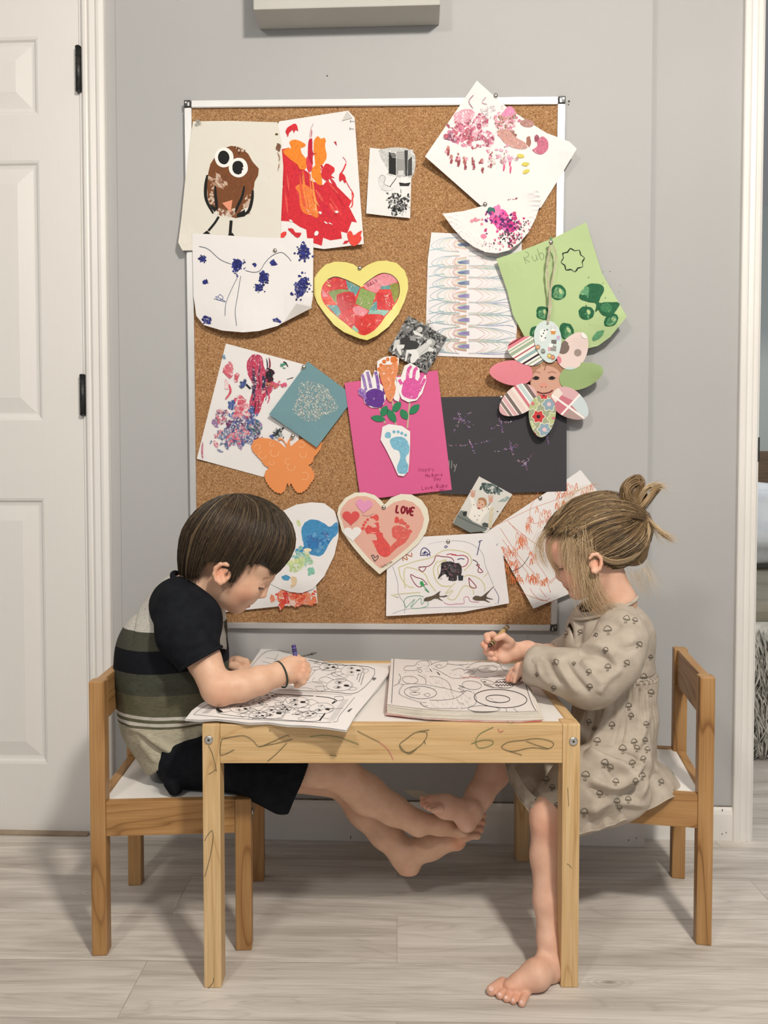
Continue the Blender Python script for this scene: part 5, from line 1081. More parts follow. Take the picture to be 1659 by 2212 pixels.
petal(1139, 757, 43, 31, 2.5 + 1.0 + math.pi * .0 - .2, CR, .0338, stripes(1139, 757, -.55, [(10, (60, 50, 44)), (6, PKK), (3, (120, 40, 50)), (6, PKK), (3, (236, 230, 222)), (3, SG), (3, (236, 230, 222)), (7, SG), (5, (236, 232, 226)), (3, (176, 90, 96)), (5, (236, 232, 226)), (7, (150, 176, 176)), (5, (236, 232, 226)), (4, (50, 30, 44)), (4, (236, 232, 226)), (3, SG), (5, (236, 232, 226)), (2, (90, 80, 110)), (12, SG)]), 'multicolour striped petal')
petal(1239, 757, 44, 30, -1.15 + .12, (226, 206, 200), .0336, [(ell(1216, 750, 14, 15), BRN), (ell(1248, 762, 8, 8), (156, 140, 134)), (ell(1205, 778, 8, 9), PKK), (ell(1265, 723, 9, 8), (240, 232, 228)), (ell(1232, 800, 16, 7), AQ)], 'pale pink petal with brown dots', [(1262, 722, 25, .006)])
petal(1118, 866, 45, 30, 2.55, CR, .0342, stripes(1118, 866, .95, [(12, (214, 170, 172)), (2, CR), (6, (130, 116, 112)), (2, (240, 236, 232)), (8, (216, 172, 176)), (2, (240, 236, 232)), (7, (120, 106, 102)), (3, CR), (9, (226, 204, 198)), (7, CR), (6, (206, 120, 134)), (3, (240, 236, 232)), (8, (196, 210, 210)), (3, (240, 236, 232)), (7, (120, 106, 102)), (9, (220, 180, 180))][::-1]), 'pink and brown striped petal')
gx, gy = 1232, 873
petal(gx, gy, 45, 30, .62, (214, 172, 176), .0344, [([(1180, 830), (1205, 850), (1270, 880), (1300, 930), (1200, 920), (1170, 880)], (200, 120, 132)), ([(1232, 872), (1262, 848), (1300, 890), (1290, 920), (1262, 906)], (200, 212, 214)), ([(1232, 882), (1280, 910), (1250, 940), (1210, 905)], (176, 150, 146)), ([(1170, 830), (1200, 830), (1216, 850), (1200, 870)], (232, 218, 208))] + [(stripes(gx - 4, gy + 6, .62, [(4.5, (240, 234, 230))])[0]), (stripes(gx - 2, gy + 4, -.83, [(4.5, (240, 234, 230))])[0])], 'pink and pale blue checked petal')
fp = []
def flow(x, y, r, c, cc, k0=6):
    pts = []
    for k in range(36):
        t = 2 * math.pi * k / 36; q = r * (1 + .16 * math.cos(k0 * t)); pts.append((x + q * math.cos(t), y + q * math.sin(t)))
    fp.append(([(x + (a - x) * 1.14, y + (b - y) * 1.14) for a, b in pts], (226, 226, 200))); fp.append((pts, c)); fp.append((ell(x, y, r * .34, r * .34), cc))
for q in ((1163, 900, 12, (196, 60, 64), (40, 30, 34)), (1186, 873, 13, (140, 164, 178), (226, 190, 196)), (1176, 928, 13, (140, 164, 178), (226, 190, 196)), (1151, 872, 12, (182, 192, 140), (206, 120, 128)), (1196, 904, 12, (182, 192, 140), (206, 120, 128)), (1143, 922, 11, (182, 192, 140), (226, 190, 196)), (1175, 853, 9, (200, 64, 66), (40, 30, 34)), (1152, 942, 8, (170, 60, 66), (40, 30, 34))): flow(*q)
petal(1171, 899, 46, 29, 1.62, (160, 166, 138), .0352, fp, 'petal with small retro flowers', [(1171, 944, 24, .004)])
A_ = Art(egg(1184, 738, 46, 29, 1.45 + math.pi * 0), (208, 220, 218), .0368, thick=.0006)
A_.poly([(1190, 724), (1188, 708), (1192, 700), (1195, 712), (1198, 700), (1202, 706), (1199, 724)], (206, 206, 204), 2.0); A_.blob(1195, 716, 5.5, 6, (238, 236, 232), 0, .05, 2.0); A_.poly([(1189, 715), (1201, 715), (1199, 722), (1191, 722)], (206, 140, 70), 2.0)
A_.blob(1174, 718, 8, 7, (238, 236, 234), .3, .15, 2.0); A_.blob(1172, 730, 7, 7, (238, 234, 232), 0, .15, 2.0)
for x, y in ((1176, 714), (1182, 712), (1174, 720), (1178, 730), (1170, 726)): A_.blob(x, y, 1.6, 1.6, (70, 64, 70), 0, .1, 2.0)
A_.poly([(1191, 734), (1202, 734), (1202, 743), (1191, 743)], (110, 106, 104), 2.0); A_.poly([(1186, 744), (1202, 748), (1201, 759), (1185, 757)], (150, 146, 142), 2.0); A_.poly([(1186, 742), (1194, 742), (1194, 750), (1186, 750)], (240, 238, 236), 2.0); A_.poly([(1184, 750), (1189, 750), (1189, 758), (1184, 758)], (214, 160, 180), 2.0)
A_.blob(1206, 730, 5, 6, (180, 196, 216), .5, .1, 2.0); A_.blob(1206, 729, 2.4, 3.5, (216, 150, 180), .5, .1, 2.0)
for x, y, c in ((1162, 750, (206, 140, 80)), (1173, 759, (110, 120, 110)), (1187, 769, (220, 190, 80)), (1194, 772, (206, 120, 70))): A_.blob(x, y, 5.4, 5.8, (150, 150, 146), 0, .08, 2.0); A_.blob(x, y, 4, 4.4, c, 0, .1, 2.0); A_.stroke([(x - 3, y), (x, y - 1), (x + 3, y)], 1, (240, 236, 230), 2.0)
o = A_.build('petal', fl_); o['label'] = 'pale blue egg with small stickers at the top'
# ribbon
bm = bmesh.new()
def rib(pts, w_, off0):
    prev = None
    for i, (x, y) in enumerate(pts):
        tw = .35 + .65 * abs(math.cos(i * .8)); a_ = WL(x - w_ * tw / 2, y, off0 + .0006 * math.sin(i * 1.1)); b_ = WL(x + w_ * tw / 2, y, off0 - .0006 * math.sin(i * 1.1)); cur = (bm.verts.new(a_), bm.verts.new(b_))
        if prev: f = bm.faces.new((prev[0], prev[1], cur[1], cur[0])); f.smooth = True
        prev = cur
L1 = [(p.x, p.y) for p in smooth_path([(1190, 526, 0), (1186, 545, 0), (1182, 580, 0), (1184, 610, 0), (1188, 645, 0), (1186, 670, 0), (1183, 700, 0)], 5)]
L2 = [(p.x, p.y) for p in smooth_path([(1192, 526, 0), (1200, 545, 0), (1200, 570, 0), (1193, 605, 0), (1189, 640, 0), (1190, 665, 0), (1184, 700, 0)], 5)]
rib(L1, 5.5, .0395); rib(L2, 4.5, .0385)
r0 = bmesh.ops.solidify(bm, geom=bm.faces[:], thickness=.0004)
bobj('ribbon', bm, noisy('cream_ribbon', srgb(226, 214, 190), srgb(238, 228, 208), 60, .5, .4), fl_)
# ---- push pins
def pin(px, py, off, label, clear=False):
    o = bpy.data.objects.new('push_pin', PIN_CLEAR if clear else PIN); COL.objects.link(o)
    p = WL(px, py, off); o.matrix_world = Matrix.Translation(WO) @ WROT @ Matrix.Translation(p); tag(o, label, 'pin', 'pins on the cork board'); return o
bm = bmesh.new()
prof = [(0, .0028), (.0028, .0024), (.0046, .0012), (.0050, 0), (.0042, -.0006)]
def lathe(bm, prof, n=20):
    rings = []
    for r_, d in prof:
        rings.append([bm.verts.new((r_ * math.cos(2 * math.pi * k / n), -d, r_ * math.sin(2 * math.pi * k / n))) for k in range(n)] if r_ > 0 else [bm.verts.new((0, -d, 0))] * n)
    for a, b in zip(rings, rings[1:]):
        for k in range(n):
            vs = [a[k], a[(k + 1) % n], b[(k + 1) % n], b[k]]; vs = [v for i, v in enumerate(vs) if v not in vs[:i]]
            if len(vs) > 2: f = bm.faces.new(vs); f.smooth = True
lathe(bm, prof); tube_bm(bm, [(0, 0, 0), (0, .016, 0)], .0005, 6); bmesh.ops.recalc_face_normals(bm, faces=bm.faces[:])
PIN = bpy.data.meshes.new('push_pin'); bm.to_mesh(PIN); bm.free()
mp_, nt_, b_ = newmat('silver_pin_head', .22, .5); b_.inputs['Metallic'].default_value = .95; b_.inputs['Base Color'].default_value = (*srgb(196, 190, 180), 1); PIN.materials.append(mp_)
bm = bmesh.new(); lathe(bm, [(0, .011), (.0038, .0108), (.0042, .010), (.0026, .008), (.0022, .004), (.0036, .0012), (.0046, 0), (.003, -.0004)]); tube_bm(bm, [(0, 0, 0), (0, .014, 0)], .0005, 6); bmesh.ops.recalc_face_normals(bm, faces=bm.faces[:])
PIN_CLEAR = bpy.data.meshes.new('push_pin_clear'); bm.to_mesh(PIN_CLEAR); bm.free()
mc_, nt_, b_ = newmat('clear_plastic', .08, .5); b_.inputs['Transmission Weight'].default_value = .9; b_.inputs['Base Color'].default_value = (.95, .94, .92, 1); PIN_CLEAR.materials.append(mc_)
for a in ((430, 266, .0198, 'clear push pin in the top left corner of the owl painting', True), (594, 541, .0232, 'silver pin in the blue dotted sheet'), (777, 579, .0150, 'silver pin at the notch of the yellow heart'), (1048, 441, .0260, 'silver pin at the top of the paper plate'), (656, 793, .0185, 'silver pin at the top corner of the teal card'),
          (632, 942, .0195, 'silver pin between the butterfly and the teal card'), (1190, 523, .0405, 'silver pin holding the cream ribbon'), (926, 697, .0222, 'clear push pin in the tilted black and white photo', True), (829, 1096, .0266, 'silver pin at the notch of the footprint heart'), (968, 1170, .0208, 'silver pin in the felt pen drawing'),
          (1167, 1076, .0186, 'silver pin in the orange scribble sheet'), (1083, 858, .0216, 'silver pin in the top edge of the black glitter sheet'), (1071, 206, .0215, 'silver pin in the top edge of the pink handprint painting'), (614, 1117, .0200, 'clear push pin in the blue painted cutout', True)): pin(*a)
# ================================================================ implicit body modelling
class Field:
    def __init__(s, lo, hi, h=0.0022):
        s.h = h; s.lo = np.array(lo, float); n = np.ceil((np.array(hi) - s.lo) / h).astype(int) + 1
        s.n = n; s.f = np.full(tuple(n), 1.0, np.float32)
    def _sl(s, lo, hi):
        a = np.clip(np.floor((np.array(lo) - s.lo) / s.h).astype(int), 0, s.n); b = np.clip(np.ceil((np.array(hi) - s.lo) / s.h).astype(int) + 1, 0, s.n)
        if np.any(b <= a): return None, None
        g = [np.float32(s.lo[i] + np.arange(a[i], b[i]) * s.h) for i in range(3)]
        return tuple(slice(a[i], b[i]) for i in range(3)), (g[0][:, None, None], g[1][None, :, None], g[2][None, None, :])
    def _put(s, sl, d, k, op):
        v = s.f[sl]
        if op == 'sub':
            h_ = np.clip(k - np.abs(v + d), 0, None) / k; s.f[sl] = np.maximum(v, -d) + h_ * h_ * k * 0.25
        else:
            h_ = np.clip(k - np.abs(v - d), 0, None) / k; s.f[sl] = np.minimum(v, d) - h_ * h_ * k * 0.25
    def cap(s, a, b, ra, rb, k=0.01, op='add'):
        a = np.array(a, float); b = np.array(b, float); m = max(ra, rb) + k + 2 * s.h
        sl, g = s._sl(np.minimum(a, b) - m, np.maximum(a, b) + m)
        if sl is None: return
        ba = b - a; L = max(ba @ ba, 1e-12)
        t = ((g[0] - a[0]) * ba[0] + (g[1] - a[1]) * ba[1] + (g[2] - a[2]) * ba[2]) / L; t = np.clip(t, 0, 1)
        d = np.sqrt((g[0] - a[0] - t * ba[0]) ** 2 + (g[1] - a[1] - t * ba[1]) ** 2 + (g[2] - a[2] - t * ba[2]) ** 2) - (ra + (rb - ra) * t)
        s._put(sl, d, k, op)
    def ell(s, c, R, r, k=0.01, op='add'):
        c = np.array(c, float); R = np.array(R, float); r = np.array(r, float); m = np.sqrt(((R * r[None, :]) ** 2).sum(1)) + k + 2 * s.h
        sl, g = s._sl(c - m, c + m)
        if sl is None: return
        q = [((g[0] - c[0]) * R[0, i] + (g[1] - c[1]) * R[1, i] + (g[2] - c[2]) * R[2, i]) / r[i] for i in range(3)]
        k0 = np.sqrt(q[0] ** 2 + q[1] ** 2 + q[2] ** 2) + 1e-6; k1 = np.sqrt((q[0] / r[0]) ** 2 + (q[1] / r[1]) ** 2 + (q[2] / r[2]) ** 2) + 1e-6
        s._put(sl, k0 * (k0 - 1) / k1, k, op)
    def plane(s, p, n, k=0.004):
        """remove everything on the side n points to"""
        g = [np.float32(s.lo[i] + np.arange(s.n[i]) * s.h) for i in range(3)]; n = np.array(n, float); n /= np.linalg.norm(n)
        d = (g[0][:, None, None] - p[0]) * n[0] + (g[1][None, :, None] - p[1]) * n[1] + (g[2][None, None, :] - p[2]) * n[2]
        s.f = np.maximum(s.f, d.astype(np.float32))
    def grid(s):
        g = [np.float32(s.lo[i] + np.arange(s.n[i]) * s.h) for i in range(3)]
        return g[0][:, None, None], g[1][None, :, None], g[2][None, None, :]
    def shell(s, t=0.005): s.f = np.maximum(s.f, -(s.f + t))
    def mesh(s, smooth=2):
        f = s.f; f[0] = f[-1] = 1; f[:, 0] = f[:, -1] = 1; f[:, :, 0] = f[:, :, -1] = 1
        ins = f < 0; n = f.shape; cnt = np.zeros((n[0] - 1, n[1] - 1, n[2] - 1), np.int8)
        for dx in (0, 1):
            for dy in (0, 1):
                for dz in (0, 1): cnt += ins[dx:n[0] - 1 + dx, dy:n[1] - 1 + dy, dz:n[2] - 1 + dz]
        idx = np.argwhere((cnt > 0) & (cnt < 8)); vid = np.full(cnt.shape, -1, np.int32); vid[tuple(idx.T)] = np.arange(len(idx))
        cv = np.array([(x, y, z) for x in (0, 1) for y in (0, 1) for z in (0, 1)]); vals = np.stack([f[tuple((idx + c).T)] for c in cv], 1)
        acc = np.zeros((len(idx), 3)); num = np.zeros(len(idx))
        for i in range(8):
            for j in range(i + 1, 8):
                if np.abs(cv[i] - cv[j]).sum() != 1: continue
                a, b = vals[:, i], vals[:, j]; m = (a < 0) != (b < 0); t = np.where(m, a / np.where(m, a - b, 1), 0)
                acc += np.where(m[:, None], cv[i] + t[:, None] * (cv[j] - cv[i]), 0); num += m
        V = s.lo + (idx + acc / num[:, None]) * s.h; Q = []
        for ax in range(3):
            o = [x for x in range(3) if x != ax]; sl0 = [slice(None)] * 3; sl1 = [slice(None)] * 3; sl0[ax] = slice(0, -1); sl1[ax] = slice(1, None)
            a = ins[tuple(sl0)]; b = ins[tuple(sl1)]; e = np.argwhere(a != b); e = e[(e[:, o[0]] > 0) & (e[:, o[1]] > 0) & (e[:, o[0]] < n[o[0]] - 1) & (e[:, o[1]] < n[o[1]] - 1)]
            u = np.zeros(3, int); v = np.zeros(3, int); u[o[0]] = 1; v[o[1]] = 1
            q = np.stack([vid[tuple((e - u - v).T)], vid[tuple((e - v).T)], vid[tuple(e.T)], vid[tuple((e - u).T)]], 1)
            fl = a[tuple(e.T)] != (ax == 1); q[~fl] = q[~fl][:, ::-1]; Q.append(q)
        Q = np.concatenate(Q)
        E = np.concatenate([Q[:, [0, 1]], Q[:, [1, 2]], Q[:, [2, 3]], Q[:, [3, 0]]])
        for it in range(smooth * 2):
            S = np.zeros_like(V); c = np.zeros(len(V))
            np.add.at(S, E[:, 0], V[E[:, 1]]); np.add.at(c, E[:, 0], 1)
            V = V + (S / np.maximum(c, 1)[:, None] - V) * (0.5 if it % 2 == 0 else -0.45)
        return V, Q
def vnormals(V, Q):
    n = np.cross(V[Q[:, 2]] - V[Q[:, 0]], V[Q[:, 3]] - V[Q[:, 1]]); N_ = np.zeros_like(V)
    for k in range(4): np.add.at(N_, Q[:, k], n)
    return N_ / (np.linalg.norm(N_, axis=1, keepdims=True) + 1e-12)
def np_mesh(name, V, Q, mats, parent=None, attrs=None):
    me = bpy.data.meshes.new(name); me.from_pydata(V.tolist(), [], Q.tolist())
    for k, v in (attrs or {}).items():
        if v.ndim == 1: a = me.attributes.new(k, 'FLOAT', 'POINT'); a.data.foreach_set('value', v.astype(np.float32))
        else: a = me.attributes.new(k, 'FLOAT_COLOR', 'POINT'); a.data.foreach_set('color', np.concatenate([v, np.ones((len(v), 1))], 1).astype(np.float32).ravel())
    o = link(name, me, mats, parent, True); return o

class Body:
    """places parts by photo pixel and distance; all sizes in pixels at that distance"""
    def __init__(s, Y, lo, hi, h=0.0022): s.Y = Y; s.F = Field(lo, hi, h)
    def p(s, x, y, Y=None): return P(x, y, Y or s.Y)
    def cap(s, a, b, k=10, op='add'):
        (x0, y0, Y0, r0), (x1, y1, Y1, r1) = a, b
        s.F.cap(P(x0, y0, Y0), P(x1, y1, Y1), r0 * Y0 / F_PX, r1 * Y1 / F_PX, k * Y0 / F_PX, op)
    def chain(s, pts, k=10, kk=None):
        for a, b in zip(pts, pts[1:]): s.cap(a, b, k)
    def el(s, x, y, Y, ra, rb, rc, rot=0, k=10, op='add', yaw=0):
        t = math.radians(rot); a = Vector((math.cos(t), 0, -math.sin(t))); b = Vector((math.sin(t), 0, math.cos(t))); c = Vector((0, 1, 0))
        if yaw:
            R_ = Matrix.Rotation(math.radians(yaw), 3, 'Z'); a = R_ @ a; b = R_ @ b; c = R_ @ c
        m = [[a[i], b[i], c[i]] for i in range(3)]; q = Y / F_PX
        s.F.ell(P(x, y, Y), m, (ra * q, rb * q, rc * q), k * q, op)

def brush(V, Q, strokes, ymax=None, side=-1):
    """sculpt ridges (amp > 0) and creases (amp < 0) along lines on the side that faces the viewer"""
    Nn = vnormals(V, Q); px = proj_np(V); view = V - np.array(CAM); view /= np.linalg.norm(view, axis=1, keepdims=True)
    face = np.clip(-(Nn * view).sum(1) * 1.6, 0, 1); D = np.zeros(len(V))
    for pts, w_, amp in strokes:
        pts = [(p.x, p.y) for p in smooth_path([(x, y, 0) for x, y in pts], 5)] if len(pts) > 2 else pts
        dmin = np.full(len(V), 1e9); tl = np.zeros(len(V)); n_ = len(pts) - 1
        for i in range(n_):
            a = np.array(pts[i]); b = np.array(pts[i + 1]); ab = b - a; t = np.clip(((px - a) @ ab) / (ab @ ab + 1e-9), 0, 1); d = np.linalg.norm(px - a - t[:, None] * ab, axis=1)
            m = d < dmin; dmin[m] = d[m]; tl[m] = (i + t[m]) / n_
        D += amp * np.exp(-(dmin / w_) ** 2) * np.clip(np.sin(np.pi * np.clip(tl, .02, .98)) * 1.8, 0, 1)
    return V + Nn * (D * face)[:, None]
def wrinkle(V, Q, amp, freq, seed, stretch=(1, 1, 1)):
    r = np.random.RandomState(seed); Nn = vnormals(V, Q); D = np.zeros(len(V))
    for k in range(14):
        d = r.normal(size=3) * np.array(stretch); d /= np.linalg.norm(d); f = freq * r.uniform(.5, 2.0); D += np.sin(V @ d * f + r.uniform(0, 6.28) + 1.5 * np.sin(V @ r.normal(size=3) * freq * .3)) / (f / freq + .5)
    return V + Nn * (D * amp / 5)[:, None]

# skin with small local tints held in a colour attribute
def skin_mat(name, base, base2):
    m, nt, b = newmat(name, 0.48, 0.35)
    a = N(nt, 'ShaderNodeAttribute', attribute_name='tint')
    n = N(nt, 'ShaderNodeTexNoise', Scale=45, Detail=4); nt.links.new(coords(nt), n.inputs['Vector'])
    r = ramp(nt, n.outputs['Fac'], [(0.3, base), (0.7, base2)]); c = mixc(nt, 1.0, r.outputs[0], a.outputs['Color'], 'MULTIPLY')
    nt.links.new(c, b.inputs['Base Color'])
    b.inputs['Subsurface Weight'].default_value = 0.18; b.inputs['Subsurface Radius'].default_value = (1.0, 0.35, 0.2); b.inputs['Subsurface Scale'].default_value = 0.006
    n2 = N(nt, 'ShaderNodeTexNoise', Scale=500, Detail=2); nt.links.new(coords(nt), n2.inputs['Vector']); bump(nt, b, n2.outputs['Fac'], 0.12, 0.0004)
    return m
def tints(V, spots):
    T = np.ones((len(V), 3))
    for c, r_, col in spots:
        w_ = np.exp(-(np.linalg.norm(V - np.array(c), axis=1) / r_) ** 2)[:, None]; T = T * (1 - w_) + T * w_ * np.array(col)
    return T
def hair_mat(name, cols, rough=0.42):
    m, nt, b = newmat(name, rough, 0.45)
    a = N(nt, 'ShaderNodeAttribute', attribute_name='sh'); r = ramp(nt, a.outputs['Fac'], [(i / (len(cols) - 1), c) for i, c in enumerate(cols)])
    nt.links.new(r.outputs[0], b.inputs['Base Color']); return m
class Strands:
    def __init__(s): s.V = []; s.Q = []; s.S = []; s.n = 0
    def add(s, pts, r0, sh, nseg=3, tip=0.15, flat=None):
        pts = np.array(pts, float); m = len(pts); d = np.gradient(pts, axis=0); d /= np.linalg.norm(d, axis=1, keepdims=True) + 1e-9
        ref = np.array([0.3, 0.9, 0.2]); u = np.cross(d, ref); u /= np.linalg.norm(u, axis=1, keepdims=True) + 1e-9; v = np.cross(d, u)
        t = np.linspace(0, 1, m); r = r0 * (1 - (1 - tip) * t ** 2.2)
        ring = [pts + (u * math.cos(2 * math.pi * k / nseg) + v * math.sin(2 * math.pi * k / nseg)) * r[:, None] for k in range(nseg)]
        P_ = np.stack(ring, 1).reshape(-1, 3); base = s.n; i = np.arange(m - 1)[:, None] * nseg + np.arange(nseg)[None, :]; j = np.arange(m - 1)[:, None] * nseg + (np.arange(nseg)[None, :] + 1) % nseg
        q = np.stack([i, j, j + nseg, i + nseg], -1).reshape(-1, 4) + base
        s.V.append(P_); s.Q.append(q); s.S.append(np.full(len(P_), sh)); s.n += len(P_)
    def build(s, name, mat, parent): return np_mesh(name, np.concatenate(s.V), np.concatenate(s.Q), mat, parent, {'sh': np.concatenate(s.S)})
def spline_np(pts, n):
    pts = np.array(pts, float); m = len(pts); out = []
    for t in np.linspace(0, m - 1 - 1e-6, n):
        i = int(t); f = t - i; g = lambda k: pts[max(0, min(m - 1, k))]; p0, p1, p2, p3 = g(i - 1), g(i), g(i + 1), g(i + 2)
        out.append(.5 * (2 * p1 + (p2 - p0) * f + (2 * p0 - 5 * p1 + 4 * p2 - p3) * f * f + (3 * p1 - p0 - 3 * p2 + p3) * f ** 3))
    return np.array(out)
def person(name, label): return thing(name, label, 'person', (0, 0, 0))
def surf_strokes(bm_or_list, bvh, px_pts, w_px, Yref, off=0.0005):
    """lay a thin stroke on a surface where the given sight lines meet it; returns verts, quads"""
    hits = []
    for x, y in px_pts:
        d = ray(x, y).normalized(); h = bvh.ray_cast(CAM, d)
        if h[0] is None: hits.append(None)
        else: hits.append((h[0], h[1] if h[1].dot(d) < 0 else -h[1]))
    V = bm_or_list[0]; Qs = bm_or_list[1]; prev = None; pp_ = None
    for i, hh in enumerate(hits):
        if hh is None: prev = None; continue
        nb = hits[min(i + 1, len(hits) - 1)] or hh; na = hits[max(i - 1, 0)] or hh; t = nb[0] - na[0]
        if t.length < 1e-7 or t.length > 0.03: prev = None; continue
        s_ = t.normalized().cross(hh[1]).normalized() * (w_px * Yref / F_PX * .5); p = hh[0] + hh[1] * off
        V.append(tuple(p + s_)); V.append(tuple(p - s_)); cur = len(V) - 2
        if prev is not None: Qs.append((prev, cur, cur + 1, prev + 1))
        prev = cur
# ================================================================ the boy
boy = person('person', 'young boy in black-sleeved striped T-shirt and black shorts, drawing on the left chair')
bmin = (-0.62, 1.28, 0.06); bmax = (0.26, 1.78, 0.90)
B = Body(1.52, bmin, bmax, 0.0021); Yh = 1.52
# head
B.el(505, 1166, Yh, 100, 84, 76, 8, 1); B.el(556, 1215, Yh, 42, 44, 58, 45, 34); B.el(520, 1258, Yh, 52, 50, 57, 30, 26)
B.el(500, 1284, Yh, 34, 34, 42, 20, 24); B.el(513, 1310, Yh, 15, 14, 20, 0, 16); B.el(529, 1287, Yh, 14, 20, 20, 45, 12)
for sg in (-1, 1): B.el(538, 1268, Yh + sg * .026, 24, 24, 22, 30, 20)
B.el(580, 1246, Yh, 11, 12, 26, 45, 14)
B.cap((578, 1262, Yh, 4.5), (569.5, 1284, Yh, 6.4), 7); B.cap((568, 1286, Yh, 6), (566, 1286, Yh, 6), 5)
for sg in (-1, 1): B.el(563, 1288, Yh + sg * .0070, 5.2, 5, 4.2, 0, 5)
B.el(545, 1296, Yh, 5.5, 5, 11, 20, 6); B.el(541.5, 1302, Yh, 5.6, 3.2, 12, 30, 2.5); B.el(535.5, 1309, Yh, 5.6, 3.4, 11, 30, 2.5)
B.el(541, 1306, Yh, 5, .8, 12, 35, 1.5, 'sub')
for sg in (-1, 1):
    B.el(572, 1272, Yh + sg * .021, 9, 10, 9, 0, 9, 'sub'); B.el(561, 1267, Yh + sg * .0215, 11, 11, 10, 0, 4)
    # ears
    ey = Yh + sg * .0690
    B.el(483, 1240, ey - sg * .003, 17, 20, 6, 20, 8); hel = [(492, 1221), (487, 1218), (476, 1219), (466, 1227), (463, 1240), (467, 1253), (476, 1260), (484, 1256)]
    for (x0, y0), (x1, y1) in zip(hel, hel[1:]): B.cap((x0, y0, ey + sg * .004, 4.6), (x1, y1, ey + sg * .004, 4.6), 3)
    B.el(481, 1250, ey, 8, 9, 5, 0, 5)
    B.el(484, 1236, ey + sg * .008, 9, 11, 6, 20, 4, 'sub'); B.el(489, 1243, ey + sg * .002, 4, 5, 6, 0, 3, 'sub')
# neck and a core that carries the limbs
B.cap((470, 1245, Yh, 44), (405, 1292, Yh, 46), 22); B.chain([(405, 1290, Yh, 44), (372, 1380, Yh, 66), (362, 1500, Yh, 70), (392, 1620, Yh, 62)], 30)
# near arm
B.chain([(392, 1322, 1.48, 30), (410, 1350, 1.436, 32), (440, 1424, 1.403, 35), (466, 1483, 1.378, 34)], 14)
B.chain([(474, 1489, 1.378, 36), (520, 1482, 1.392, 33), (560, 1470, 1.412, 30), (600, 1457, 1.436, 25)], 12)
B.el(478, 1505, 1.376, 20, 18, 20, 0, 12)
# near hand: back of the hand towards us, fingers closed round the crayon
B.cap((600, 1457, 1.436, 25), (628, 1447, 1.450, 27), 10); B.el(626, 1447, 1.448, 33, 29, 20, -12, 8)
kn = [(652, 1428, 1.446), (655, 1438, 1.434), (653, 1450, 1.426), (647, 1461, 1.424)]
for i, (x, y, Y) in enumerate(kn):
    B.cap((632, y + 1, Y + .006, 12), (x, y, Y, 9.5), 5); q = (x + 10 - i, y + 11, Y + .004, 8.6); B.cap((x, y, Y, 9.2), q, 1.5); B.cap(q, (q[0] - 12, q[1] + 8, Y + .018, 7.6), 1.5)
B.chain([(622, 1432, 1.466, 12), (640, 1424, 1.476, 10.5), (655, 1432, 1.474, 8.5)], 4)
# far arm and fist
B.chain([(410, 1330, 1.60, 38), (430, 1430, 1.655, 32), (455, 1470, 1.66, 28), (486, 1440, 1.640, 20)], 14)
B.el(512, 1433, 1.632, 22, 16, 20, 8, 8)
for i in range(4):
    Yf = 1.612 + i * .0115; B.cap((512, 1426, Yf, 8), (530, 1430, Yf, 8.6), 3); B.cap((530, 1430, Yf, 8.6), (534, 1441, Yf, 7.6), 1.5); B.cap((534, 1441, Yf, 7.6), (520, 1444, Yf, 7), 1.5)
B.chain([(500, 1438, 1.606, 9), (518, 1445, 1.600, 8), (530, 1446, 1.604, 6.5)], 3)
# legs, ankles crossed
B.chain([(400, 1640, 1.485, 52), (540, 1650, 1.465, 48), (680, 1657, 1.455, 40), (738, 1672, 1.46, 38)], 16)
B.chain([(738, 1672, 1.46, 38), (792, 1716, 1.485, 41), (850, 1750, 1.50, 31), (900, 1777, 1.505, 25)], 14); B.el(906, 1796, 1.495, 11, 11, 10, 0, 10)
B.chain([(900, 1777, 1.505, 25), (950, 1783, 1.52, 20), (992, 1796, 1.53, 14)], 12)
for i in range(5): B.cap((990, 1792, 1.515 + i * .010, 8), (1004 + (2 - abs(i - 2)) * 2, 1802, 1.515 + i * .010, 6.4), 3)
B.chain([(400, 1640, 1.575, 52), (560, 1655, 1.60, 46), (745, 1684, 1.605, 40)], 16)
B.chain([(745, 1684, 1.605, 40), (790, 1744, 1.595, 42), (832, 1798, 1.585, 34), (864, 1836, 1.575, 27)], 14)
B.chain([(864, 1836, 1.575, 27), (882, 1868, 1.572, 27)], 14); B.chain([(876, 1850, 1.572, 29), (930, 1826, 1.560, 29), (984, 1812, 1.552, 21)], 14)
B.el(988, 1820, 1.545, 17, 16, 18, -20, 10); B.el(905, 1850, 1.545, 12, 10, 9, 0, 12)
for x, y, Y, r in ((1031, 1806, 1.535, 8), (1038, 1792, 1.545, 8), (1042, 1777, 1.555, 8), (1043, 1762, 1.565, 8.4), (1036, 1748, 1.575, 10)):
    B.cap((996, 1812 - (1806 - y) * .45, Y, 10), (x - 9, y, Y, r * .85), 4); B.cap((x - 9, y, Y, r * .85), (x, y, Y, r), 2)
V, Q = B.F.mesh(2)
def wp(x, y, Y): return P(x, y, Y)
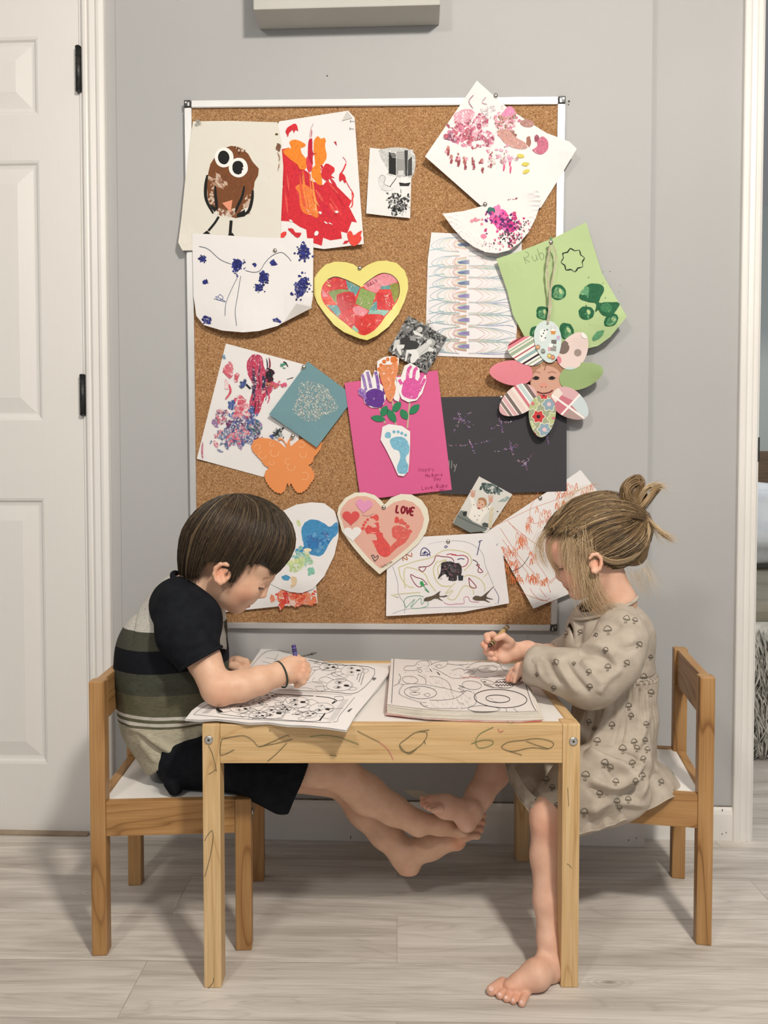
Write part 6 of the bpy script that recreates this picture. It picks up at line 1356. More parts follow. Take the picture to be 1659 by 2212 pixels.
sp = [(wp(541, 1302, Yh - .006), .0050, (.84, .46, .48)), (wp(536, 1308, Yh - .006), .0050, (.84, .46, .48)), (wp(536, 1305, Yh - .011), .0022, (.62, .36, .36)), (wp(531, 1304, Yh - .014), .0018, (.66, .42, .40)), (wp(520, 1285, Yh - .05), .022, (1.0, .86, .84)), (wp(478, 1238, Yh - .072), .018, (1.05, .84, .80)), (wp(489, 1243, Yh - .070), .004, (.6, .45, .4)), (wp(478, 1505, 1.36), .02, (1.0, .88, .84)),  # shade of the mouth crease and ear hole is painted into the tint
      (wp(655, 1445, 1.42), .014, (1.0, .86, .84)), (wp(990, 1822, 1.53), .016, (1.0, .78, .72)), (wp(1038, 1780, 1.55), .02, (1.0, .86, .82)), (wp(885, 1885, 1.57), .018, (1.0, .86, .80)), (wp(570, 1288, Yh), .008, (1.0, .88, .86))]
M_skin_b = skin_mat('boy_skin', srgb(214, 170, 142), srgb(225, 185, 158))
body = np_mesh('body', V, Q, M_skin_b, boy, {'tint': tints(V, sp)})
# eye with lashes and brow
def eye_parts(parent, x, y, Y, s, flip=1, lash=(40, 30, 26)):
    """downcast eye of a profile: lid line and a fan of lashes, as seen from the side"""
    bm = bmesh.new(); q = Y / F_PX; c = P(x, y, Y)
    for k in range(11):
        t = k / 10; a = c + Vector((flip * (-7 + 13 * t) * q * s, -0.0002 - .002 * math.sin(math.pi * t), (-1.2 * math.sin(math.pi * t) - 3.2 * t + 2.0) * q * s))
        b_ = a + Vector((flip * (1.4 + 2.2 * t) * q * s, -.0012, -(4.0 + 2.0 * math.sin(t * 3)) * q * s)); tube_bm(bm, [a, (a + b_) / 2 + Vector((0, -.0005, 0)), b_], [.00042 * s, .0004 * s, .00012], 5)
    pts = [c + Vector((flip * (-8 + 15 * t) * q * s, -.0004 - .0022 * math.sin(math.pi * t), (-1.2 * math.sin(math.pi * t) - 3.2 * t + 2.0) * q * s)) for t in [i / 8 for i in range(9)]]
    tube_bm(bm, pts, [.0003, .0007, .0009, .0009, .0009, .0009, .0009, .0007, .0003], 6)
    return bobj('eyelashes', bm, noisy('dark_lash', srgb(*lash), srgb(*[v + 16 for v in lash]), 200, .6, .2), parent, True)
bv = BVHTree.FromPolygons(V.tolist(), Q.tolist())
def depth_at(bvh_, x, y):
    h = bvh_.ray_cast(CAM, ray(x, y).normalized()); return h[0].y if h[0] else None
eye_parts(boy, 563, 1269, (depth_at(bv, 562, 1269) or 1.47) - .0006, 1.0, 1)
# shirt body
B = Body(1.53, (-0.62, 1.36, 0.22), (-0.18, 1.72, 0.74), 0.0023); Ys = 1.53
B.el(400, 1318, Ys, 78, 84, 88, 20, 1); B.el(368, 1400, Ys, 112, 96, 98, 8, 60); B.el(362, 1480, Ys, 108, 100, 98, 0, 60); B.el(368, 1560, Ys, 100, 84, 96, -8, 50); B.el(392, 1625, Ys, 80, 55, 92, -15, 40)
B.cap((440, 1330, Ys, 40), (440, 1400, Ys, 50), 30); B.el(425, 1480, Ys, 60, 90, 80, 0, 40); B.cap((300, 1540, Ys - .03, 30), (350, 1640, Ys - .03, 26), 30)
B.F.shell(.005)
B.cap((500, 1200, Ys, 54), (412, 1280, Ys, 54), 3, 'sub')
pa = P(338, 1668, 1.45); pb = P(452, 1592, 1.45); d_ = Vector((pb.x - pa.x, 0, pb.z - pa.z)).normalized()
gx_, gy_, gz_ = B.F.grid(); B.F.f = np.maximum(B.F.f, ((gx_ - pa.x) * d_.z - (gz_ - pa.z) * d_.x + .004 * np.sin(gx_ * 90 + gy_ * 60)).astype(np.float32))
V, Q = B.F.mesh(2); V = wrinkle(V, Q, .0022, 55, 4)
V = brush(V, Q, [([(270, 1560), (330, 1600), (400, 1640)], 9, .006), ([(290, 1575), (350, 1628), (390, 1640)], 6, -.005), ([(400, 1640), (420, 1600), (450, 1560)], 10, .006), ([(350, 1640), (400, 1630), (440, 1590)], 9, .005), ([(300, 1600), (340, 1650)], 7, .004), ([(380, 1560), (430, 1545), (470, 1530)], 8, .005), ([(390, 1580), (440, 1570)], 6, -.005), ([(430, 1545), (450, 1590)], 6, .004),
                 ([(330, 1480), (400, 1470), (450, 1490)], 12, .003), ([(335, 1500), (400, 1500), (450, 1520)], 10, -.003), ([(280, 1480), (300, 1530)], 14, .002)])
tz = V[:, 2]
def zt_(x, y): return P(x, y, 1.44).z
m, nt, b = newmat('striped_tshirt_fabric', .9, .1)
at = N(nt, 'ShaderNodeAttribute', attribute_name='band')
HW, OL1, BKf, OL2, OL3, HB = srgb(196, 192, 184), srgb(76, 76, 66), srgb(27, 29, 34), srgb(74, 76, 66), srgb(96, 94, 76), srgb(178, 172, 152)
edges = [1640, 1577, 1571, 1564, 1557, 1550, 1505, 1459, 1411, 1370, 1200]           # pixel heights of the band edges, bottom to top
cols_ = [HB, OL3, HW, OL3, HW, OL3, OL2, BKf, OL1, HW]
z0_, z1_ = zt_(300, 1660), zt_(300, 1200); pos = [0.0] + [(zt_(300, e) - z0_) / (z1_ - z0_) for e in edges[1:-1]]
r = ramp(nt, at.outputs['Fac'], list(zip(pos, cols_)), 'CONSTANT')
hn = N(nt, 'ShaderNodeTexNoise', Scale=1.0, Detail=5, Roughness=.7); nt.links.new(coords(nt, (110, 110, 620)), hn.inputs['Vector'])
hr_ = ramp(nt, hn.outputs['Fac'], [(0.36, (.52, .51, .48)), (0.46, (.92, .92, .92)), (0.7, (1.08, 1.08, 1.08))]); c = mixc(nt, .75, r.outputs[0], hr_.outputs[0], 'MULTIPLY'); nt.links.new(c, b.inputs['Base Color'])
fn = N(nt, 'ShaderNodeTexNoise', Scale=900, Detail=2); nt.links.new(coords(nt), fn.inputs['Vector']); bump(nt, b, fn.outputs['Fac'], .25, .0005); M_shirt = m
pxv = proj_np(V); bandz = (V[:, 2] - z0_) / (z1_ - z0_)
bandz = bandz - .018 * np.clip((V[:, 0] - P(300, 1400, 1.44).x) / .1, 0, 1.2) * np.clip((bandz - .28) / .2, 0, 1) + .010 * np.sin(V[:, 0] * 30) * .3
shirt = np_mesh('tshirt', V, Q, M_shirt, boy, {'band': bandz})
M_black_f = noisy('black_cotton', srgb(23, 25, 30), srgb(31, 33, 38), 60, .9, .08, .3, 500)
M_hw = noisy('heathered_white_jersey', srgb(196, 192, 184), srgb(214, 211, 204), 80, .9, .1, .3, 400)
def sleeve(shoulder, mid, cuff, n_cut, lo, hi, name='sleeve', ex=()):
    S = Body(1.45, lo, hi, .0022); S.chain([shoulder, mid, cuff], 30)
    for e in ex: S.el(*e)
    S.F.shell(.0045); S.F.plane(P(*n_cut[0]), n_cut[1]); V, Q = S.F.mesh(2); return V, Q
V, Q = sleeve((392, 1322, 1.462, 62), (400, 1366, 1.430, 57), (441, 1440, 1.398, 50), ((438, 1424, 1.40), (.50, -.12, -.86)), (-0.46, 1.34, 0.42), (-0.20, 1.60, 0.76), ex=((382, 1310, 1.50, 60, 66, 50, 20, 30), (426, 1350, 1.455, 52, 66, 44, 20, 30)))
V = wrinkle(V, Q, .0016, 60, 9); V = brush(V, Q, [([(350, 1300), (400, 1290), (440, 1330)], 14, .003), ([(400, 1400), (450, 1380), (475, 1390)], 10, .004)])
np_mesh('sleeve', V, Q, M_black_f, boy)['label'] = 'black short sleeve'
bm = bmesh.new(); nn_ = Vector((.50, -.12, -.86)).normalized(); cc_ = P(434, 1422, 1.400); u_ = nn_.orthogonal().normalized(); w_ = nn_.cross(u_)
tube_bm(bm, [cc_ + (u_ * math.cos(t) + w_ * math.sin(t)) * (49.5 * 1.400 / F_PX) for t in [2 * math.pi * k / 48 for k in range(49)]], .0032, 8, False); bobj('sleeve_hem', bm, M_black_f, boy, True)
S = Body(1.6, (-0.46, 1.52, 0.42), (-0.16, 1.76, 0.76), .0025); S.chain([(400, 1322, 1.59, 58), (420, 1380, 1.635, 52), (440, 1430, 1.655, 48)], 30); S.F.shell(.0045); S.F.plane(P(436, 1420, 1.65), (.35, .25, -.9)); V, Q = S.F.mesh(2)
np_mesh('sleeve', V, Q, M_black_f, boy)['label'] = 'black short sleeve'
# collar ring
bm = bmesh.new(); cpts = []
for k in range(25):
    t = 2 * math.pi * k / 24; c = P(418, 1272, Ys); u = Vector((.62, 0, -.50)).normalized(); v_ = Vector((0, 1, 0)); cpts.append(c + u * math.cos(t) * .049 + v_ * math.sin(t) * .052)
tube_bm(bm, cpts, .0052, 8, False); bobj('collar', bm, M_black_f, boy, True)
# light front placket below the chin
bm = bmesh.new(); prev = None
for (xa, ya, xb, yb) in ((462, 1345, 478, 1344), (468, 1370, 483, 1372), (474, 1392, 485, 1396), (478, 1402, 484, 1404)):
    for Yp in (1.475,): cur = [bm.verts.new(P(xa - 2, ya, 1.430)), bm.verts.new(P(xa + 8, ya, 1.445)), bm.verts.new(P(xb + 5, yb, 1.50)), bm.verts.new(P(xb + 5, yb, 1.56))]
    if prev:
        for k in range(3): f = bm.faces.new((prev[k], prev[k + 1], cur[k + 1], cur[k])); f.smooth = True
    prev = cur
bmesh.ops.solidify(bm, geom=bm.faces[:], thickness=.003); bobj('front_panel', bm, M_hw, boy)['label'] = 'heathered white front edge of the shirt'
# raglan seam stitching
sv = [[], []]; bvs = BVHTree.FromPolygons(V.tolist(), Q.tolist())
# shorts
B = Body(1.5, (-0.52, 1.34, 0.20), (0.0, 1.72, 0.44), .0023)
B.chain([(398, 1640, 1.485, 62), (520, 1652, 1.462, 60), (640, 1672, 1.455, 62)], 20); B.chain([(398, 1640, 1.585, 62), (520, 1645, 1.60, 58), (630, 1655, 1.605, 52)], 20); B.el(400, 1640, 1.535, 62, 62, 70, 0, 30)
B.cap((560, 1680, 1.445, 44), (612, 1715, 1.445, 42), 30); B.cap((372, 1690, 1.43, 18), (378, 1706, 1.43, 14), 20)
gx_, gy_, gz_ = B.F.grid()
fr_ = (gx_ < -0.232) & (gy_ > 1.30); B.F.f = np.where(fr_, np.maximum(B.F.f, (.2805 - gz_)), B.F.f).astype(np.float32)
B.F.shell(.005)
# seat side stays closed by the chair; open the leg ends
pa = P(668, 1640, 1.45); pb = P(622, 1758, 1.45); d_ = Vector((pb.x - pa.x, 0, pb.z - pa.z)).normalized(); nrm_ = Vector((-d_.z, 0, d_.x)); nrm_ = nrm_ if nrm_.x > 0 else -nrm_
B.F.plane(pa, (nrm_.x, 0, nrm_.z))
V, Q = B.F.mesh(2); V = wrinkle(V, Q, .002, 50, 12); V[:, 2] = np.where((V[:, 0] < -0.232), np.maximum(V[:, 2], .2770), V[:, 2])
np_mesh('shorts', V, Q, M_black_f, boy)
# bracelet
bm = bmesh.new(); c = P(606, 1457, 1.438); ax = (P(628, 1447, 1.450) - P(575, 1466, 1.42)).normalized(); u = ax.orthogonal().normalized(); v_ = ax.cross(u)
for ph, rr_ in ((0, .0010), (2.1, .0010), (4.2, .0010)):
    tube_bm(bm, [c + (u * math.cos(t) * 1.0 + v_ * math.sin(t)) * (29 * 1.438 / F_PX) + ax * (.0009 * math.sin(t * 14 + ph)) + (u * math.cos(t) + v_ * math.sin(t)) * (.0007 * math.cos(t * 14 + ph)) for t in [2 * math.pi * k / 72 for k in range(73)]], rr_, 6, False)
bobj('bracelet', bm, noisy('dark_green_cord', srgb(44, 56, 48), srgb(66, 78, 66), 400, .7, .2), boy, True)
# hair
r_ = random.Random(21); hc = np.array(P(512, 1168, Yh)); q = Yh / F_PX; RX, RZ, RY = 122 * q, 101 * q, 90 * q
DR = [(0, .80), (25, .76), (45, .60), (60, .48), (72, .50), (80, .62), (87, .90), (93, .92), (98, .58), (103, .44), (112, .42), (120, .54), (128, .82), (145, .86), (180, .80)]
def drop(phi):
    a = abs((phi + 180) % 360 - 180)
    for (a0, d0), (a1, d1) in zip(DR, DR[1:]):
        if a <= a1: return d0 + (d1 - d0) * (a - a0) / (a1 - a0)
    return DR[-1][1]
def boy_hair_point(phi, s, dmax, lay):
    """phi around the crown in degrees, s 0..1 along the hair"""
    tot = math.pi / 2 + dmax; a = s * tot; ph = math.radians(phi)
    if a < math.pi / 2: rho, z = math.sin(a), math.cos(a)
    else: dd = a - math.pi / 2; rho, z = 1 - dd ** 2 * (.16 if abs(phi) > 120 else .30 + .34 * max(0, math.cos(ph))), -dd
    x = math.cos(ph) * rho; y = -math.sin(ph) * rho
    x *= 1 - .15 * z if x < 0 else 1.0; x += -.02 * max(z, 0) + .02 * (x > 0)
    if z < 0 and x > 0: x += z * .10 * 0
    return hc + np.array([x * RX * lay, y * RY * lay, z * RZ * lay])
# scalp cap under the strands
nph, ns = 120, 26; CV = []; CQ = []
for i in range(nph):
    phi = -180 + 360 * i / nph
    for j in range(ns): CV.append(boy_hair_point(phi, j / (ns - 1), drop(phi) * .93, .955))
for i in range(nph):
    for j in range(ns - 1): a = i * ns + j; b2 = ((i + 1) % nph) * ns + j; CQ.append((a, b2, b2 + 1, a + 1))
HAIRB = [srgb(26, 21, 16), srgb(52, 42, 32), srgb(80, 65, 48), srgb(124, 104, 78)]
M_hair_b = hair_mat('brown_hair', HAIRB)
CV = np.array(CV); CQ = np.array(CQ)
S = Strands()
CLP = sorted(r_.uniform(-180, 180) for _ in range(130)); CLF = [r_.uniform(.84, 1.10) for _ in CLP]
for k in range(6400):
    phi = r_.uniform(-180, 180)
    if k % 5 == 0: phi = r_.gauss(-0, 40)
    ci = min(range(130), key=lambda i: abs(CLP[i] - phi)); pc = CLP[ci]
    lay = r_.uniform(.955, .995) + .016 * math.sin(phi * .9 + 2 * math.sin(phi * .21)); clp = CLF[ci]; dm = drop(phi) * clp * (r_.uniform(.82, 1.04) if r_.random() < .75 else r_.uniform(.3, .9))
    s0 = r_.choice([0.0, .02, .1, .25]) * r_.random(); sw = r_.gauss(0, 4); sl0 = 40 * math.sin(math.radians(phi)); cc = r_.uniform(.3, .8)
    pts = [boy_hair_point(phi - sl0 * (1 - t_ ** 1.4) + (pc - phi) * cc * t_ * t_ + sw * t_ * (1 - t_), s0 + (1 - s0) * t_, dm, lay + .018 * math.sin(t_ * 3.1) * r_.random()) for t_ in np.linspace(0, 1, 11)]
    S.add(pts, r_.uniform(.00045, .0009), min(1, max(0, r_.gauss(.46, .27))), 3)
base = S.n; S.V.append(CV); S.Q.append(CQ + base); S.S.append(np.full(len(CV), .12)); S.n += len(CV)
S.build('hair', M_hair_b, boy)
# brow
bm = bmesh.new()
for k in range(26):
    t = k / 25; x = 566 + 22 * t; y = 1251 - 3 * math.sin(t * 3.1) - 1 * t; Yb = depth_at(bv, x, y)
    if Yb and Yb < Yh: a = P(x, y, Yb - .0003); b_ = P(x + 5, y + r_.uniform(-1.5, 1.5), Yb - .0008); tube_bm(bm, [a, b_], [.0003, .0001], 4)
bobj('eyebrow', bm, noisy('brow_hair', srgb(160, 128, 100), srgb(176, 142, 112), 200, .7, .2), boy, True)
# ================================================================ the girl
girl = person('person', 'small girl with a messy bun in a grey mushroom-print dress, holding a crayon')
B = Body(1.50, (0.08, 1.14, -0.012), (0.66, 1.78, 0.90), 0.0021); Yh = 1.50
B.el(1292, 1150, Yh, 106, 80, 74, -18, 1); B.el(1222, 1195, Yh, 38, 44, 56, -30, 30); B.el(1250, 1228, Yh, 44, 44, 56, 0, 26)
B.el(1262, 1262, Yh, 34, 28, 42, 20, 22); B.el(1246, 1282, Yh, 13, 13, 18, 0, 14); B.el(1239, 1258, Yh, 14, 17, 20, -30, 12)
for sg in (-1, 1): B.el(1240, 1243, Yh + sg * .026, 25, 24, 24, 0, 18)
B.cap((1209, 1228, Yh, 4.0), (1206, 1246, Yh, 5.6), 9)
for sg in (-1, 1): B.el(1211, 1252, Yh + sg * .0062, 4.8, 4.4, 4, 0, 5)
B.el(1222, 1262, Yh, 6, 6, 11, 0, 6); B.el(1223, 1266.5, Yh, 4.6, 3.0, 10, -30, 3); B.el(1227.5, 1272, Yh, 4.4, 3.2, 9, -30, 3); B.el(1226, 1269.6, Yh, 6, .8, 12, -20, 1.5, 'sub')
B.el(1238, 1283, Yh, 7, 8, 12, 0, 8)
for sg in (-1, 1):
    B.el(1204, 1230, Yh + sg * .020, 8, 9, 9, 0, 8, 'sub'); B.el(1216, 1227, Yh + sg * .0205, 11, 10, 10, 0, 4)
    ey = Yh + sg * .0665; B.el(1284, 1218, ey - sg * .006, 13, 18, 6, -15, 8)
    hel = [(1274, 1206), (1280, 1198), (1290, 1197), (1298, 1206), (1299, 1218), (1295, 1229), (1286, 1236), (1280, 1234)]
    for (x0, y0), (x1, y1) in zip(hel, hel[1:]): B.cap((x0, y0, ey + sg * .004, 3.8), (x1, y1, ey + sg * .004, 3.8), 3)
    B.el(1284, 1229, ey, 7, 7, 5, 0, 5); B.el(1284, 1216, ey + sg * .008, 6, 9, 5, -20, 4, 'sub')
B.cap((1300, 1225, Yh, 42), (1332, 1294, Yh, 38), 20); B.chain([(1330, 1304, Yh, 38), (1320, 1380, 1.51, 62), (1325, 1500, 1.52, 58), (1335, 1610, 1.52, 50)], 26)
# far arm: forearm raised from the elbow on the table, crayon in the fist
B.chain([(1340, 1330, 1.58, 36), (1290, 1400, 1.63, 30), (1235, 1425, 1.62, 24), (1185, 1410, 1.585, 17), (1140, 1404, 1.545, 18), (1112, 1408, 1.53, 21)], 12)
B.el(1094, 1403, 1.525, 21, 27, 14, 10, 10); B.el(1086, 1422, 1.520, 16, 11, 11, 20, 10); B.el(1098, 1390, 1.515, 15, 12, 11, -30, 8)
def fing(pts, r0, r1, k=2):
    n_ = len(pts) - 1
    for i in range(n_):
        a, b_ = pts[i], pts[i + 1]; B.cap((*a, r0 + (r1 - r0) * i / n_), (*b_, r0 + (r1 - r0) * (i + 1) / n_), k)
fing([(1102, 1386, 1.512), (1088, 1374, 1.503), (1072, 1380, 1.499)], 9, 6.6)                                   # thumb over the crayon
fing([(1080, 1386, 1.533), (1064, 1372, 1.532), (1052, 1374, 1.520), (1054, 1384, 1.508)], 9, 7)                # index
fing([(1072, 1396, 1.533), (1052, 1386, 1.530), (1045, 1393, 1.516), (1052, 1401, 1.506)], 8.6, 6.8)           # middle
fing([(1072, 1408, 1.530), (1056, 1400, 1.526), (1050, 1408, 1.514), (1062, 1412, 1.506)], 8.4, 6.4)          # ring
fing([(1078, 1420, 1.524), (1062, 1412, 1.520), (1058, 1420, 1.512), (1070, 1424, 1.506)], 7.6, 5.8)            # little
# near arm and the hand resting on the page
B.chain([(1336, 1348, 1.475, 26), (1344, 1374, 1.43, 28), (1320, 1440, 1.405, 32), (1262, 1490, 1.405, 30), (1190, 1465, 1.45, 24), (1145, 1448, 1.485, 19)], 14)
B.el(1128, 1447, 1.490, 20, 16, 17, 30, 8)
fing([(1122, 1440, 1.508), (1108, 1449, 1.512), (1100, 1460, 1.512), (1096, 1467, 1.508)], 8.2, 5.4); fing([(1118, 1446, 1.498), (1106, 1456, 1.500), (1099, 1466, 1.498), (1097, 1470, 1.496)], 8.0, 5.2)
fing([(1118, 1452, 1.490), (1110, 1460, 1.490), (1105, 1470, 1.489)], 7.8, 5.2); fing([(1120, 1456, 1.483), (1114, 1464, 1.482), (1111, 1472, 1.482)], 7.2, 4.8)
fing([(1136, 1448, 1.508), (1128, 1458, 1.518), (1120, 1466, 1.520)], 8, 5.4)
# near leg standing on the floor
B.chain([(1335, 1632, 1.46, 46), (1262, 1688, 1.425, 46), (1188, 1752, 1.385, 36)], 16)
B.el(1178, 1772, 1.375, 31, 32, 28, 0, 12); B.chain([(1183, 1760, 1.385, 38), (1184, 1850, 1.375, 37), (1184, 1945, 1.355, 31), (1186, 2030, 1.335, 25), (1188, 2068, 1.325, 26)], 16)
B.el(1192, 2094, 1.318, 27, 27, 24, 0, 14); B.el(1170, 2062, 1.318, 6, 7, 7, 0, 16)
YF = lambda x, y, r: PZ(x, y + r * .80, 0).y
B.chain([(1188, 2086, YF(1188, 2092, 27), 27), (1158, 2106, YF(1158, 2116, 27), 30), (1124, 2122, YF(1122, 2126, 20), 23)], 16); B.el(1116, 2129, YF(1116, 2130, 15), 33, 14, 22, 14, 12, yaw=25)
tq = [((xa, ya, YF(xa, ya, ra)), (xb, yb, YF(xb, yb, rb)), ra, rb) for xa, ya, ra, xb, yb, rb in ((1086, 2124, 13, 1062, 2139, 12), (1098, 2134, 9.5, 1080, 2150, 8.8), (1108, 2138, 9.4, 1094, 2157, 8.4), (1122, 2140, 9.2, 1109, 2162, 8), (1138, 2142, 10, 1127, 2167, 8.4))]
for a, b_, r0, r1 in tq: B.cap((*a, r0), (*b_, r1), 3.5)
# far leg resting on the boy's shin
B.chain([(1335, 1632, 1.57, 46), (1230, 1640, 1.58, 44), (1092, 1628, 1.585, 38)], 16); B.chain([(1092, 1628, 1.585, 38), (1066, 1668, 1.565, 34), (1036, 1718, 1.53, 28), (1018, 1748, 1.51, 27)], 14)
B.chain([(1012, 1758, 1.50, 27), (1008, 1776, 1.49, 22)], 12); B.chain([(1008, 1755, 1.50, 26), (962, 1742, 1.475, 24), (930, 1734, 1.465, 16)], 14); B.el(1024, 1742, 1.49, 9, 9, 9, 0, 12)
for i, (x, y) in enumerate(((910, 1727), (914, 1735), (920, 1741), (927, 1746), (935, 1751))): B.cap((940 + i * 3, 1735 + i * 3, 1.470 - i * .007, 9), (x, y, 1.468 - i * .009, 8.4 - i * .7), 3)
V, Q = B.F.mesh(2); V[:, 2] = np.maximum(V[:, 2], 0.0004)
sp = [(P(1224, 1266, Yh - .006), .0044, (.84, .46, .48)), (P(1228, 1272, Yh - .006), .0044, (.84, .46, .48)), (P(1228, 1269.5, Yh - .010), .002, (.6, .36, .36)), (P(1236, 1248, Yh - .045), .020, (1.02, .80, .78)), (P(1208, 1250, Yh), .007, (1.0, .84, .82)), (P(1290, 1215, Yh - .068), .014, (1.05, .86, .80)), (P(1205, 1190, Yh - .03), .02, (1.02, .84, .82)),  # line between the lips darkened in the tint, as painted crease shade
      (P(1055, 1395, 1.51), .018, (1.0, .82, .80)), (P(1098, 1468, 1.49), .010, (1.0, .78, .76)), (P(1178, 1782, 1.37), .024, (1.0, .80, .76)), (P(1100, 2155, 1.27), .03, (1.0, .84, .80)), (P(1210, 2120, 1.35), .02, (1.0, .82, .78)), (P(920, 1740, 1.46), .02, (1.0, .80, .76))]
M_skin_g = skin_mat('girl_skin', srgb(215, 169, 145), srgb(226, 184, 161))
np_mesh('body', V, Q, M_skin_g, girl, {'tint': tints(V, sp)})
bvg = BVHTree.FromPolygons(V.tolist(), Q.tolist())
eye_parts(girl, 1213, 1227, (depth_at(bvg, 1213, 1227) or 1.46) - .0006, .85, -1, (70, 52, 42))
# toenails
bm = bmesh.new()
for a, b_, r0, r1 in tq:
    x, y, Y = b_; dY = depth_at(bvg, x, y - r1 * .35)
    if dY:
        hp = bvg.ray_cast(CAM, ray(x - 1, y - r1 * .25).normalized()); c, nn = hp[0], hp[1]; u = nn.orthogonal().normalized(); v_ = nn.cross(u); rr_ = r1 * .42 * Y / F_PX
        vs = [bm.verts.new(c + nn * .0003 + (u * math.cos(t) + v_ * math.sin(t)) * rr_) for t in [2 * math.pi * k / 14 for k in range(14)]]; top = bm.verts.new(c + nn * .0008)
        for k in range(14): f = bm.faces.new((vs[k], vs[(k + 1) % 14], top)); f.smooth = True
bobj('toenails', bm, noisy('nail', srgb(226, 184, 172), srgb(232, 196, 186), 60, .3, .4), girl)
# ---- dress
M_dress = noisy('taupe_slub_jersey', srgb(172, 160, 146), srgb(190, 179, 165), 34, .92, .08, .35, 420, (1, 1, 1.6), .0007)
M_mush = noisy('printed_dark_ink', srgb(98, 90, 78), srgb(120, 112, 99), 100, .9, .05)
B = Body(1.52, (0.16, 1.32, 0.19), (0.66, 1.76, 0.74), 0.0023)
B.el(1322, 1352, 1.515, 84, 60, 84, 15, 1); B.el(1312, 1400, 1.515, 96, 90, 88, 0, 40); B.el(1326, 1470, 1.52, 90, 70, 88, 0, 40)
B.el(1325, 1560, 1.52, 92, 110, 100, 10, 26); B.el(1320, 1640, 1.52, 92, 70, 104, 0, 40)
B.chain([(1340, 1640, 1.45, 66), (1262, 1690, 1.415, 66), (1196, 1740, 1.40, 52)], 24); B.chain([(1340, 1630, 1.57, 64), (1200, 1645, 1.58, 56), (1130, 1650, 1.575, 50)], 24)
B.chain([(1215, 1700, 1.50, 50), (1150, 1690, 1.52, 44)], 30); B.el(1300, 1730, 1.405, 110, 62, 24, -8, 30); B.el(1220, 1770, 1.400, 66, 36, 34, 10, 24); B.el(1405, 1690, 1.47, 62, 34, 50, 28, 24)
B.el(1150, 1720, 1.50, 30, 50, 50, 0, 30)
gx_, gy_, gz_ = B.F.grid()
hem = [(1085, 1640), (1106, 1690), (1130, 1735), (1160, 1768), (1200, 1790), (1240, 1800), (1270, 1797), (1310, 1786), (1360, 1765), (1410, 1742), (1450, 1722), (1480, 1706), (1560, 1690)]
hx_ = np.array([P(x, y, 1.42).x for x, y in hem]); hz_ = np.array([P(x, y, 1.42).z for x, y in hem])
hl = np.interp(gx_.ravel(), hx_, hz_)[:, None, None] + .0035 * np.sin(gx_ * 260) * (gx_ > .30) + np.clip(gy_ - 1.43, 0, 1) * .10
B.F.shell(.0045)
B.F.f = np.maximum(B.F.f, (hl - gz_).astype(np.float32))
B.cap((1340, 1200, Yh, 46), (1328, 1284, Yh, 44), 3, 'sub'); B.cap((1262, 1268, Yh, 34), (1290, 1312, Yh, 34), 3, 'sub')
V, Q = B.F.mesh(2); V = wrinkle(V, Q, .0020, 60, 31)
# keep the skirt above the seat except where it drapes in front of it
onseat = (V[:, 0] > .345) & (V[:, 1] > 1.432); V[:, 2] = np.where(onseat, np.maximum(V[:, 2], .2775), V[:, 2])
wl = (V[:, 2] - P(1320, 1476, 1.43).z); V = V + vnormals(V, Q) * (-.005 * np.exp(-(wl / .004) ** 2))[:, None]
gath = np.sin(np.arctan2(V[:, 1] - 1.52, V[:, 0] - .48) * 34) * np.exp(-np.clip(-wl, 0, 1) / .05) * (wl < 0); V = V + vnormals(V, Q) * (gath * .0034)[:, None]
fold = [([(1290, 1500), (1260, 1560), (1245, 1600)], 10, .005), ([(1330, 1480), (1300, 1560), (1270, 1640)], 9, .004), ([(1360, 1480), (1350, 1560), (1320, 1640)], 8, -.004), ([(1400, 1490), (1395, 1560), (1370, 1630)], 8, .004), ([(1380, 1485), (1370, 1540)], 6, -.003),
        ([(1260, 1625), (1300, 1640), (1350, 1660), (1370, 1700)], 12, .008), ([(1255, 1612), (1310, 1618), (1390, 1650)], 8, -.009), ([(1270, 1680), (1320, 1700), (1360, 1680), (1395, 1630)], 9, .007), ([(1265, 1700), (1330, 1730), (1380, 1690)], 8, -.005), ([(1395, 1610), (1400, 1660), (1380, 1730)], 9, .005), ([(1300, 1650), (1330, 1690)], 7, -.004),
        ([(1270, 1760), (1320, 1730), (1400, 1740)], 9, .005), ([(1400, 1650), (1440, 1680), (1465, 1710)], 8, .005), ([(1110, 1690), (1150, 1740), (1200, 1780)], 8, .004), ([(1130, 1680), (1180, 1740)], 10, -.004), ([(1380, 1330), (1395, 1400), (1400, 1470)], 12, .003), ([(1240, 1330), (1230, 1380), (1215, 1420)], 10, .003), ([(1256, 1340), (1250, 1400)], 8, -.003)]
V = brush(V, Q, [(p_, w_, a_ * 1.7) for p_, w_, a_ in fold])
bvd = BVHTree.FromPolygons(V.tolist(), Q.tolist())
